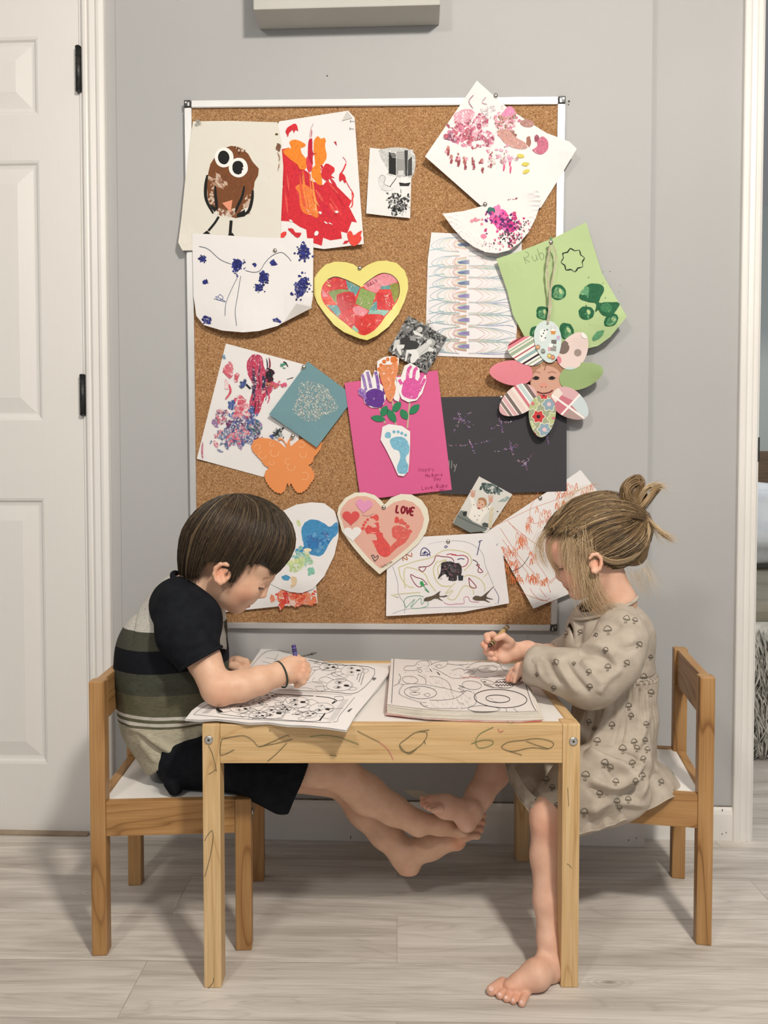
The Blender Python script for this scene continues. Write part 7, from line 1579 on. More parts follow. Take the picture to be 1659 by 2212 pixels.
def mushrooms(bvh, spots, size=1.0):
    VV, QQ = [], []
    for x, y, s_, rt in spots:
        c_, si = math.cos(rt), math.sin(rt); s2 = s_ * size
        for st, w_ in ((((-.5, 0), (-.42, -.25), (-.2, -.5), (0, -.58), (.22, -.5), (.42, -.25), (.5, 0), (.3, .1), (0, .04), (-.3, .1), (-.5, 0)), 2.0), (((-.1, .06), (-.1, .3), (-.16, .55), (.16, .52), (.1, .3), (.1, .06)), 1.5), (((-.3, .05), (-.05, -.05)), 1.6), (((.3, .05), (.05, -.05)), 1.6), (((-.4, -.02), (-.1, .0), (.2, .0), (.42, -.04)), 2.2)):
            pts = [(x + (a * c_ - b_ * si) * s2, y + (a * si + b_ * c_) * s2) for a, b_ in st]
            if len(pts) > 2: pts = [(p.x, p.y) for p in smooth_path([(a, b_, 0) for a, b_ in pts], 3)]
            surf_strokes((VV, QQ), bvh, pts, w_ * .72, 1.45, .0009)
    return VV, QQ
spots = [(1221, 1370, 13, 0), (1253, 1366, 11, .4), (1400, 1490, 0, 0), (1406, 1497, 14, .1), (1390, 1463, 15, .1), (1321, 1508, 14, 0), (1358, 1526, 14, -.1), (1363, 1547, 12, .1), (1322, 1567, 14, 0), (1290, 1602, 15, .1), (1345, 1619, 17, 0), (1370, 1604, 14, -.2), (1376, 1617, 12, .1), (1306, 1649, 17, .2), (1318, 1658, 14, .3),
         (1366, 1650, 15, -.2), (1387, 1677, 15, .0), (1373, 1688, 12, .1), (1265, 1676, 18, .1), (1330, 1690, 14, .1), (1295, 1715, 14, .1), (1332, 1732, 14, .1), (1357, 1728, 13, 0), (1338, 1745, 12, 0), (1262, 1755, 17, .1), (1390, 1640, 12, -.3), (1427, 1686, 11, .4), (1272, 1560, 11, .2), (1285, 1575, 10, 0), (1396, 1565, 12, -.2),
         (1180, 1686, 14, .1), (1193, 1702, 12, .2), (1162, 1732, 12, .5), (1212, 1695, 12, .1), (1203, 1740, 11, .1), (1240, 1710, 12, 0), (1393, 1600, 12, .1), (1398, 1620, 12, .2), (1386, 1355, 12, .4), (1394, 1390, 12, .3), (1405, 1420, 10, .1), (1262, 1480, 12, 0), (1300, 1590, 0.1, 0), (1280, 1465, 11, .2)]
VV, QQ = mushrooms(bvd, [s for s in spots if s[2] > 1], .98)
dress = np_mesh('dress', np.concatenate([V, np.array(VV)]), np.concatenate([Q, np.array(QQ) + len(V)]), [M_dress, M_mush], girl)
mi = np.zeros(len(dress.data.polygons), np.int32); mi[len(Q):] = 1; dress.data.polygons.foreach_set('material_index', mi)
# flared ruffle of the skirt, its hem hanging over the chair
topc = spline_np([(1402, 1630, 1.54), (1404, 1650, 1.46), (1385, 1672, 1.418), (1340, 1712, 1.392), (1285, 1740, 1.380), (1230, 1752, 1.372), (1180, 1738, 1.376), (1140, 1705, 1.40), (1112, 1660, 1.46), (1104, 1640, 1.52)], 130)
botc = spline_np([(1484, 1700, 1.56), (1472, 1712, 1.450), (1420, 1738, 1.408), (1350, 1771, 1.392), (1290, 1792, 1.380), (1236, 1801, 1.370), (1184, 1785, 1.368), (1140, 1748, 1.390), (1108, 1698, 1.45), (1090, 1645, 1.52)], 130)
RV = []; nr_ = 16
for i in range(130):
    for j in range(nr_):
        t = j / (nr_ - 1); c = topc[i] * (1 - t) + botc[i] * t; bulge = math.sin(math.pi * t) * 5 * (1 if i < 40 else .6); rp = (math.sin(i * .62 + 1.4 * math.sin(i * .13)) * .0042 + math.sin(i * .31) * .002) * t ** 1.3
        p = P(c[0] + (bulge if i < 40 else 0), c[1] - bulge * .6 * (i < 40), c[2] - rp); RV.append((p.x, p.y, p.z + .25 * rp))
RQ = [(i * nr_ + j, (i + 1) * nr_ + j, (i + 1) * nr_ + j + 1, i * nr_ + j + 1) for i in range(129) for j in range(nr_ - 1)]
RV = np.array(RV); RQ = np.array(RQ); bvr = BVHTree.FromPolygons(RV.tolist(), RQ.tolist())
VV, QQ = mushrooms(bvr, [(1427, 1690, 11, .4), (1338, 1748, 12, 0), (1262, 1768, 15, .1), (1395, 1700, 12, .2), (1162, 1730, 12, .5), (1210, 1765, 12, .1), (1305, 1755, 12, .1)], 1.1)
rf_ = np_mesh('skirt_ruffle', np.concatenate([RV, np.array(VV)]), np.concatenate([RQ, np.array(QQ) + len(RV)]), [M_dress, M_mush], girl)
mi = np.zeros(len(rf_.data.polygons), np.int32); mi[len(RQ):] = 1; rf_.data.polygons.foreach_set('material_index', mi)
bm = bmesh.new(); tube_bm(bm, [Vector(RV[i * nr_ + nr_ - 1]) for i in range(130)], .0016, 6); bobj('hem', bm, M_dress, girl, True)
# rolled hem seam
bm = bmesh.new(); 
def surf_tube(bvh, pts, r, off=0.0, dY=None):
    out_ = []; 
    for p in smooth_path([(x, y, 0) for x, y in pts], 6):
        h = bvh.ray_cast(CAM, ray(p.x, p.y).normalized())
        if h[0] is not None: out_.append(h[0] + (CAM - h[0]).normalized() * off)
    if len(out_) > 2: tube_bm(bm, out_, r, 6)
surf_tube(bvd, [(1320, 1476), (1350, 1477), (1390, 1477), (1418, 1474)], .0012)
bobj('seam', bm, M_dress, girl, True)
# near sleeve: full, gathered at the cuff
S = Body(1.42, (0.18, 1.32, 0.40), (0.54, 1.58, 0.74), .0022)
S.chain([(1334, 1348, 1.475, 50), (1344, 1378, 1.435, 52), (1322, 1425, 1.415, 60), (1280, 1470, 1.402, 58)], 26); S.chain([(1280, 1470, 1.402, 56), (1220, 1452, 1.425, 48), (1172, 1440, 1.455, 42), (1150, 1448, 1.475, 32)], 22); S.el(1262, 1486, 1.402, 42, 40, 44, 0, 20)
S.F.shell(.0045); S.F.plane(P(1136, 1449, 1.492), (-.93, .35, .12)); S.cap((1120, 1450, 1.50, 24), (1160, 1449, 1.468, 24), 3, 'sub')
V, Q = S.F.mesh(2); V = wrinkle(V, Q, .0020, 60, 17)
V = brush(V, Q, [([(1245, 1400), (1290, 1395), (1330, 1420)], 9, .007), ([(1250, 1412), (1300, 1418), (1330, 1445)], 7, -.006), ([(1255, 1425), (1280, 1450), (1300, 1480)], 9, .006), ([(1200, 1420), (1215, 1450), (1250, 1500)], 8, .006), ([(1180, 1420), (1195, 1455), (1215, 1480)], 7, -.005), ([(1220, 1425), (1240, 1460), (1275, 1500)], 7, -.005), ([(1160, 1425), (1170, 1460), (1190, 1480)], 6, .004), ([(1290, 1500), (1310, 1470), (1345, 1440)], 9, .005),
                ([(1300, 1350), (1270, 1370), (1250, 1400)], 12, .004), ([(1330, 1335), (1362, 1360), (1368, 1400)], 14, .003), ([(1330, 1370), (1350, 1400), (1385, 1390)], 9, -.004), ([(1150, 1430), (1160, 1424), (1175, 1424)], 4, .003), ([(1270, 1440), (1300, 1460)], 6, -.004), ([(1345, 1350), (1310, 1375)], 8, -.003)])
bvs = BVHTree.FromPolygons(V.tolist(), Q.tolist())
VV, QQ = mushrooms(bvs, [(1313, 1362, 18, -.1), (1353, 1338, 15, .2), (1371, 1341, 12, .3), (1287, 1372, 9, 1.2), (1308, 1405, 12, .2), (1313, 1442, 14, .1), (1353, 1433, 14, .5), (1380, 1393, 14, .6), (1274, 1484, 13, .1), (1200, 1431, 13, 1.0), (1272, 1452, 12, .2), (1196, 1487, 11, .2), (1240, 1434, 8, 0), (1160, 1458, 8, .2)], .95)
sl_ = np_mesh('sleeve', np.concatenate([V, np.array(VV)]), np.concatenate([Q, np.array(QQ) + len(V)]), [M_dress, M_mush], girl)
mi = np.zeros(len(sl_.data.polygons), np.int32); mi[len(Q):] = 1; sl_.data.polygons.foreach_set('material_index', mi)
S = Body(1.6, (0.22, 1.50, 0.40), (0.56, 1.76, 0.74), .0025); S.chain([(1335, 1350, 1.575, 50), (1280, 1385, 1.62, 50), (1238, 1415, 1.625, 40), (1212, 1412, 1.612, 32)], 24); S.F.shell(.0045); S.F.plane(P(1196, 1408, 1.60), (-.95, -.25, .1)); V, Q = S.F.mesh(2); V = wrinkle(V, Q, .0022, 60, 5)
np_mesh('sleeve', V, Q, M_dress, girl)
# collar band
bm = bmesh.new(); cpts = []
for k in range(33):
    t = 2 * math.pi * k / 32; c = P(1306, 1312, Yh - .0); u = Vector((-.90, 0, -.32)).normalized(); cpts.append(c + u * math.cos(t) * .064 + Vector((0, 1, 0)) * math.sin(t) * .050)
tube_bm(bm, cpts, .0034, 8, False); bobj('collar', bm, M_dress, girl, True)
# ---- hair
r_ = random.Random(5); q = Yh / F_PX
M_hair_g = hair_mat('dark_blond_hair', [srgb(64, 52, 38), srgb(120, 96, 66), srgb(172, 142, 104), srgb(228, 202, 164)], .4)
hc2 = np.array(P(1290, 1150, Yh)); ax_ = math.radians(-14); Ax = np.array([math.cos(ax_), 0, -math.sin(ax_)]); Az = np.array([math.sin(ax_), 0, math.cos(ax_)])
def hp2(px_, py_, sy, lay=1.0):
    """point on the hair shell seen at a pixel; sy < 0 faces the viewer; |sy| sets how far round it lies"""
    d = np.array(P(px_, py_, Yh)) - hc2; a = d @ Ax / (124 * q * lay); c = d @ Az / (90 * q * lay); rr_ = a * a + c * c
    if rr_ > .97: f = math.sqrt(.97 / rr_); a *= f; c *= f; rr_ = .97
    b_ = math.sqrt(1 - rr_) * sy; return hc2 + Ax * a * 124 * q * lay + Az * c * 90 * q * lay + np.array([0, b_ * 86 * q * lay, 0])
def hp3(px_, py_, sy, lay=1.0):         # allows points outside the shell (hanging hair)
    d = np.array(P(px_, py_, Yh)) - hc2; a = d @ Ax / (119 * q); c = d @ Az / (88 * q); rr_ = a * a + c * c; b_ = math.sqrt(max((.76 if abs(sy) > .75 else .5) ** 2, 1 - rr_)) * sy
    return hc2 + d * lay + np.array([0, b_ * 84 * q * lay, 0])
S = Strands(); BUN = (1372, 1112)
def lockset(n, guides, spread0, spread1, rad, shade, sdev=.18, np_=12, lay=(.965, 1.02), fn=hp2, curl=0.0):
    """guides: pixel polylines with a side value (x, y, sy); strands run between neighbouring guides"""
    for k in range(n):
        g = r_.uniform(0, len(guides) - 1.001); i = int(g); f = g - i; A_, B_ = spline_np(guides[i], np_), spline_np(guides[i + 1], np_)
        C = A_ * (1 - f) + B_ * f; t = np.linspace(0, 1, np_)[:, None]
        j0 = np.array([r_.gauss(0, spread0), r_.gauss(0, spread0), 0]); j1 = np.array([r_.gauss(0, spread1), r_.gauss(0, spread1), 0]); C = C + j0 * (1 - t) + j1 * t
        ly = r_.uniform(*lay); w0 = r_.uniform(0, 6); C[:, 0] += curl * np.sin(w0 + t[:, 0] * 4); C[:, 1] += curl * np.cos(w0 * 2 + t[:, 0] * 4)
        pts = np.array([fn(c[0], c[1], c[2], ly) for c in C]); S.add(pts, r_.uniform(*rad), min(1, max(0, r_.gauss(shade, sdev))), 3)
R1 = (.0004, .0008)
for sd in (-1, 1):
    # swept from the hairline back to the bun
    lockset(2500, [[(1186, 1150, sd * .5), (1215, 1108, sd * .5), (1290, 1076, sd * .4), (1350, 1086, sd * .3), (BUN[0], BUN[1], sd * .3)], [(1194, 1142, sd), (1232, 1102, sd), (1290, 1082, sd), (1345, 1088, sd), (1374, 1108, sd)], [(1204, 1142, sd), (1246, 1108, sd), (1300, 1094, sd), (1374, 1110, sd)], [(1212, 1144, sd), (1262, 1120, sd), (1320, 1106, sd), (1374, 1112, sd)], [(1236, 1165, sd), (1275, 1135, sd), (1330, 1120, sd), (1376, 1116, sd * .6)],
                 [(1262, 1200, sd), (1300, 1180, sd), (1345, 1150, sd), (1380, 1118, sd * .7)], [(1296, 1205, sd), (1330, 1198, sd), (1370, 1165, sd), (1385, 1120, sd * .6)], [(1318, 1222, sd), (1350, 1222, sd), (1392, 1185, sd * .8), (1388, 1122, sd * .5)], [(1345, 1236, sd * .8), (1380, 1226, sd * .7), (1408, 1175, sd * .5), (1392, 1118, sd * .4)]], 5, 4, R1, .30, .26)
    lockset(500, [[(1190, 1140, sd * .2), (1230, 1085, sd * .2), (1300, 1062, sd * .1), (1350, 1080, sd * .1), BUN + (sd * .2,)], [(1200, 1130, sd * .6), (1245, 1090, sd * .6), (1310, 1075, sd * .4), BUN + (sd * .3,)]], 3, 4, R1, .42, .25)
    lockset(260, [[(1372, 1240, sd * .6), (1405, 1215, sd * .4), (1418, 1160, sd * .3), (1395, 1110, sd * .3)], [(1340, 1232, sd * .8), (1385, 1222, sd * .6), (1412, 1170, sd * .4), (1395, 1115, sd * .3)]], 3, 3, R1, .4)
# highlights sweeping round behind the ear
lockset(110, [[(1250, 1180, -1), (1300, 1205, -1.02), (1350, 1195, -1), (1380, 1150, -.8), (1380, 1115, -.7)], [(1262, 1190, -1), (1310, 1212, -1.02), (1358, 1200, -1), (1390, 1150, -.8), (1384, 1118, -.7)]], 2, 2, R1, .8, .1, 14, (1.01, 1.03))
# fringe and loose locks round the face
lockset(300, [[(1236, 1128, -.7), (1200, 1150, -.6), (1182, 1180, -.5), (1192, 1215, -.45), (1208, 1240, -.4)], [(1240, 1130, -.9), (1216, 1156, -.9), (1204, 1190, -.85), (1210, 1218, -.8)], [(1244, 1132, -1), (1232, 1165, -1), (1226, 1200, -1), (1232, 1235, -1.0)]], 3, 6, (.0002, .0005), .88, .12, 12, (1.0, 1.05), hp3, 2)
lockset(110, [[(1220, 1130, .2), (1178, 1150, .0), (1164, 1185, .0), (1176, 1215, .0)], [(1225, 1128, -.3), (1184, 1156, -.3), (1172, 1190, -.3), (1186, 1228, -.2)]], 3, 7, (.00015, .0003), .9, .1, 12, (1.0, 1.06), hp3, 3)
lockset(190, [[(1240, 1140, -1), (1236, 1190, -1.03), (1240, 1240, -1.0), (1252, 1290, -.9), (1290, 1312, -.8)], [(1246, 1150, -1), (1250, 1200, -1.04), (1256, 1245, -1.02), (1272, 1290, -.95), (1310, 1312, -.85)], [(1252, 1160, -1), (1266, 1210, -1.04), (1272, 1250, -1.05), (1296, 1285, -1.0), (1322, 1306, -.9)]], 8, 12, (.0002, .0005), .88, .15, 14, (1.0, 1.05), hp3, 5)
lockset(110, [[(1222, 1135, -1), (1214, 1180, -1), (1218, 1225, -1), (1236, 1275, -.9)], [(1236, 1135, -1), (1232, 1185, -1), (1238, 1240, -1), (1262, 1300, -.9)]], 8, 12, (.0001, .00028), .95, .08, 14, (1.0, 1.05), hp3, 5)
lockset(46, [[(1345, 1232, -.7), (1352, 1250, -.6), (1372, 1274, -.5)], [(1385, 1226, -.3), (1392, 1252, -.3), (1402, 1284, -.3)]], 6, 10, (.00015, .0003), .9, .1, 10, (1.0, 1.04), hp3, 3)
# bun: twisted loops and flyaway ends
def free(n, guide, s0, s1, dy, rad, shade, curl=2.0, sdev=.14):
    C0 = spline_np([(x, y, Y) for x, y, Y in guide], 16)
    for k in range(n):
        t = np.linspace(0, 1, 16)[:, None]; a = r_.uniform(0, 6.28); o0 = np.array([math.cos(a), math.sin(a)]) * s0 * math.sqrt(r_.random()); e1 = np.array([r_.gauss(0, s1), r_.gauss(0, s1)]); C = C0.copy(); C[:, :2] += o0 * (1 - t * .3) + e1 * t ** 2; C[:, 2] += r_.uniform(-dy, dy) * math.sin(a)
        ph = r_.uniform(0, 6); C[:, 0] += curl * np.sin(ph + t[:, 0] * 5) * t[:, 0]; C[:, 1] += curl * np.cos(ph + t[:, 0] * 5) * t[:, 0]
        S.add(np.array([P(c[0], c[1], c[2]) for c in C]), r_.uniform(*rad), min(1, max(0, r_.gauss(shade, sdev))), 3)
free(460, [(1374, 1116, 1.49), (1360, 1086, 1.475), (1350, 1064, 1.47), (1358, 1046, 1.475), (1376, 1036, 1.485), (1381, 1050, 1.49), (1374, 1082, 1.49), (1378, 1112, 1.49)], 13, 4, .016, R1, .5)
free(320, [(1378, 1114, 1.50), (1392, 1080, 1.51), (1380, 1052, 1.515), (1360, 1056, 1.50), (1356, 1080, 1.49), (1374, 1104, 1.48)], 9, 3, .016, R1, .4)
free(200, [(1374, 1110, 1.48), (1396, 1084, 1.47), (1416, 1058, 1.48), (1424, 1052, 1.49), (1412, 1066, 1.50), (1392, 1092, 1.50), (1378, 1112, 1.50)], 6, 4, .012, R1, .6)
free(90, [(1372, 1100, 1.49), (1390, 1064, 1.48), (1410, 1050, 1.48), (1434, 1052, 1.48)], 6, 5, .01, (.0003, .0006), .85)
free(70, [(1385, 1112, 1.49), (1408, 1130, 1.47), (1430, 1152, 1.46), (1456, 1168, 1.46)], 5, 5, .01, (.0003, .0006), .85); free(24, [(1388, 1116, 1.49), (1412, 1140, 1.47), (1432, 1172, 1.46)], 4, 7, .01, (.0002, .0004), .85)
free(14, [(1400, 1060, 1.49), (1430, 1050, 1.49), (1460, 1060, 1.49)], 6, 9, .01, (.00012, .0002), .9, 5); free(30, [(1390, 1215, 1.47), (1410, 1250, 1.46), (1425, 1280, 1.46)], 14, 14, .02, (.0001, .0002), .9, 6); free(24, [(1200, 1110, 1.48), (1240, 1062, 1.48), (1300, 1050, 1.49)], 8, 8, .03, (.0001, .0002), .8, 4)
free(120, [(1386, 1100, 1.50), (1368, 1106, 1.47), (1362, 1118, 1.475), (1380, 1126, 1.48), (1392, 1112, 1.50)], 4, 2, .008, R1, .3)
# scalp under the strands
Hc = Body(1.5, (0.28, 1.36, 0.62), (0.58, 1.62, 0.88), .0024); Hc.el(1292, 1150, Yh, 112, 82, 79, -14, 1); Hc.cap((1378, 1135, Yh, 24), (1370, 1195, Yh, 28), 26); Hc.cap((1374, 1112, 1.49, 14), (1366, 1062, 1.49, 16), 14); Hc.cap((1366, 1062, 1.49, 15), (1378, 1048, 1.49, 10), 6)
Hc.cap((1200, 1170, 1.30, 30), (1200, 1170, 1.70, 30), 4, 'sub')
gx_, gy_, gz_ = Hc.F.grid(); L0 = P(1236, 1120, Yh); L1 = P(1262, 1215, Yh); L2 = P(1372, 1246, Yh)
def cutline(a, b_):
    d_ = Vector((b_.x - a.x, 0, b_.z - a.z)).normalized(); return ((gx_ - a.x) * d_.z - (gz_ - a.z) * d_.x)
c1 = -cutline(L0, L1); c2 = -cutline(L1, L2); a0 = P(1195, 1120, Yh); 
c1 = np.where(gz_ > L0.z, (P(1192, 1120, Yh).x - gx_), (L0.x + (L1.x - L0.x) * (L0.z - gz_) / (L0.z - L1.z)) - gx_); c2 = (np.interp(gx_.ravel(), [L1.x - .05, L1.x, L2.x, L2.x + .05], [L1.z + .01, L1.z, L2.z, L2.z])[:, None, None] - gz_)
Hc.F.f = np.maximum(Hc.F.f, np.maximum(c1 * .7, c2).astype(np.float32)); V, Q = Hc.F.mesh(2)
base = S.n; S.V.append(V); S.Q.append(Q + base); S.S.append(np.full(len(V), .30)); S.n += len(V)
S.build('hair', M_hair_g, girl)
# ================================================================ colouring pages and crayons on the table
ZT = TH + 0.0004
def conv_plane(hfun):
    def f(x, y, off):
        z = ZT + off; p = PZ(x, y, z)
        for _ in range(3): z = ZT + off + hfun(p.x, p.y); p = PZ(x, y, z)
        return Vector((p.x, p.y, z))
    return f
PAPER = (240, 237, 235); LN = (56, 54, 56)
def sheet(name, outline, off, paint, label, hfun=lambda x, y: 0.0, thick=.0004, cat='colouring book', tagit=True, parent=None, col=PAPER):
    A = Art(outline, col, off, thick=thick, conv=conv_plane(hfun), lifts=((0, 0, 1, 1e-9),), cell=18.0, step=.00001)
    paint(A); o = A.build(name, parent)
    if tagit: tag(o, label, cat)
    return o
zb = ZZ(400, 1380, .2773); zg = ZZ(820, 1400, .2291)
def wav(x, y): return .0022 * (math.sin(x * 55 + y * 12) * .5 + .5) + .004 * max(0, (-.22 - x)) * 8
def puppy(A, x, y, s, rot=0.0, w_=.9):
    """generic cartoon dog face lying on its side"""
    def T(*pts): return [(x + (a * math.cos(rot) - b * math.sin(rot)) * s, y + (a * math.sin(rot) + b * math.cos(rot)) * s * .45) for a, b in pts]
    A.stroke(T((-8, -14), (4, -17), (16, -10), (19, 2), (12, 13), (-2, 16), (-12, 10), (-14, -2), (-8, -14)), w_, LN, 2.0)
    A.stroke(T((-6, -14), (-18, -22), (-26, -12), (-14, -4)), w_, LN, 2.0); A.stroke(T((-10, 11), (-22, 20), (-28, 8), (-14, 4)), w_, LN, 2.0)
    for e in (-7, 6): A.stroke(T((0, e - 4), (5, e), (0, e + 4), (-5, e), (0, e - 4)), w_ * .8, LN, 2.0); A.poly(T((1, e - 2.4), (3.6, e), (1, e + 2.4), (-1.6, e)), (40, 38, 40), 2.0)
    A.poly(T((9, -3), (14, -2), (14, 3), (9, 3), (7, 0)), (34, 32, 34), 2.0); A.stroke(T((15, -7), (18, 0), (15, 7)), w_, LN, 2.0)
def thin(A, k):
    A.inc = .1
    f0 = A.stroke
    A.stroke = lambda p, w_, c, a=1.0, **kw: f0(p, w_ * k, c, a, **kw)
def boypage(A):
    thin(A, .72)
    fr = zb((80, 585), (190, 500), (640, 415)); 
    A.stroke(zb((65, 590), (120, 545), (195, 505)), 1.2, LN, 2.0); A.stroke(zb((68, 590), (400, 620), (800, 640), (1150, 650), (1200, 600), (1320, 455)), 1.2, LN, 2.0)
    A.stroke(zb((250, 545), (265, 580), (480, 610), (900, 640), (1040, 636), (1090, 575)), 1.4, LN, 2.0); A.stroke(zb((700, 430), (900, 440), (1100, 455), (1180, 480), (1150, 500)), 2.2, LN, 2.0)
    A.poly(zb((235, 545), (262, 575), (300, 572), (258, 540)), (40, 38, 40), 2.0); A.poly(zb((1040, 636), (1085, 578), (1095, 582), (1052, 640)), (40, 38, 40), 2.0); A.poly(zb((1140, 500), (1165, 482), (1172, 490), (1150, 508)), (40, 38, 40), 2.0)
    for a in ((420, 540, 1.3, .2), (640, 450, 1.1, -.3), (660, 575, 1.8, .1), (850, 495, 1.7, -.1), (1050, 540, 1.6, .3), (760, 540, 1.0, .5), (540, 500, 1.0, 0), (960, 590, 1.0, -.4), (560, 590, 1.2, .4)): puppy(A, *zb((a[0], a[1]))[0], a[2], a[3])
    for k in range(34):
        x, y = A.r.uniform(330, 1150), A.r.uniform(470, 620); A.stroke(zb((x, y), (x + A.r.uniform(-50, 50), y + A.r.uniform(-16, 16)), (x + A.r.uniform(-90, 90), y + A.r.uniform(-30, 30))), .8, LN, 2.0)
    A.stroke(zb((1165, 450), (1225, 448), (1225, 475), (1165, 478), (1165, 450)), .9, LN, 2.0)
    for k in range(10): A.stroke(zb((1230 + k * 5, 470 + 0 * k), (1110 + k * 5, 640)), .35, (150, 148, 148), 2.0, smooth=0); A.stroke(zb((190 + k * 5, 535), (130 + k * 5, 580)), .35, (150, 148, 148), 2.0, smooth=0)
    # upper page
    A.stroke(zb((515, 215), (640, 95), (820, 105)), 1.0, LN, 2.0); A.stroke(zb((960, 165), (1150, 200), (1475, 235), (1345, 415), (1130, 412), (720, 395)), 1.3, LN, 2.0)
    A.stroke(zb((725, 120), (680, 195)), .8, LN, 2.0); A.stroke(zb((625, 145), (720, 160)), .5, LN, 2.0); A.stroke(zb((600, 175), (690, 196)), .5, LN, 2.0); A.stroke(zb((1015, 240), (945, 335)), .9, LN, 2.0); A.stroke(zb((925, 315), (970, 325)), .5, LN, 2.0)
    for a in ((1290, 245, 1.5, .0), (1190, 360, 1.7, .1), (1110, 215, 1.2, .2)): puppy(A, *zb((a[0], a[1]))[0], a[2], a[3], .75)
    for p in (((1000, 190), (1060, 185), (1100, 230), (1060, 250)), ((1070, 240), (1150, 225), (1170, 260), (1100, 280)), ((1160, 265), (1230, 300), (1270, 290)), ((1170, 310), (1255, 310), (1240, 330), (1170, 325)), ((900, 370), (960, 340), (1060, 340), (1090, 400)), ((1010, 300), (990, 330), (1060, 350)), ((880, 385), (940, 380), (1000, 395)), ((1275, 370), (1340, 385), (1310, 400), (1270, 395)), ((1380, 235), (1430, 240), (1410, 265), (1380, 260))): A.stroke(zb(*p), .75, (96, 94, 96), 2.0)
    for k in range(3):
        for i in range(14 - k * 3): c = zb((1395 - k * 22 - i * 2.0, 270 + i * 6.5))[0]; A.blob(c[0], c[1], .9, .9, (70, 68, 70), 0, .3, 2.0, 5)
    A.poly(zb((1450, 310), (1470, 298), (1492, 308), (1470, 326)), (120, 118, 118), 2.0); A.poly(zb((1262, 562), (1285, 545), (1305, 540), (1285, 560), (1275, 570)), (90, 88, 88), 2.0)
    A.stroke(zb((720, 408), (1000, 420), (1300, 440)), 1.1, (206, 202, 200), 2.0)
pb_out = zb((0, 625), (50, 560), (120, 505), (250, 440), (500, 215), (612, 44), (760, 105), (960, 150), (1130, 185), (1300, 195), (1480, 208), (1580, 232), (1590, 260), (1500, 380), (1420, 480), (1330, 590), (1255, 712), (1100, 690), (940, 675), (800, 672), (640, 650), (500, 655), (380, 640), (250, 625), (120, 632))
book1 = thing('colouring_book', 'open colouring book of dog pictures under the boy\'s arms', 'colouring book', (0, 0, 0))
low = [(x + (3 if x > 700 else -1), y + 5) for x, y in pb_out]; 
def back(f): return f
sheet('page', [(x + A_, y + 4) for (x, y), A_ in zip(pb_out, [rnd.uniform(-2, 1.5) for _ in pb_out])], .0006, lambda A: None, '', wav, tagit=False, parent=book1, col=(226, 223, 220))
sheet('page', [(x + A_, y + 2) for (x, y), A_ in zip(pb_out, [rnd.uniform(-2, 1.5) for _ in pb_out])], .0016, lambda A: None, '', wav, tagit=False, parent=book1, col=(232, 229, 226))
sheet('page', pb_out, .0028, boypage, '', wav, tagit=False, parent=book1)['label'] = 'top pages with line drawings of cartoon dogs'
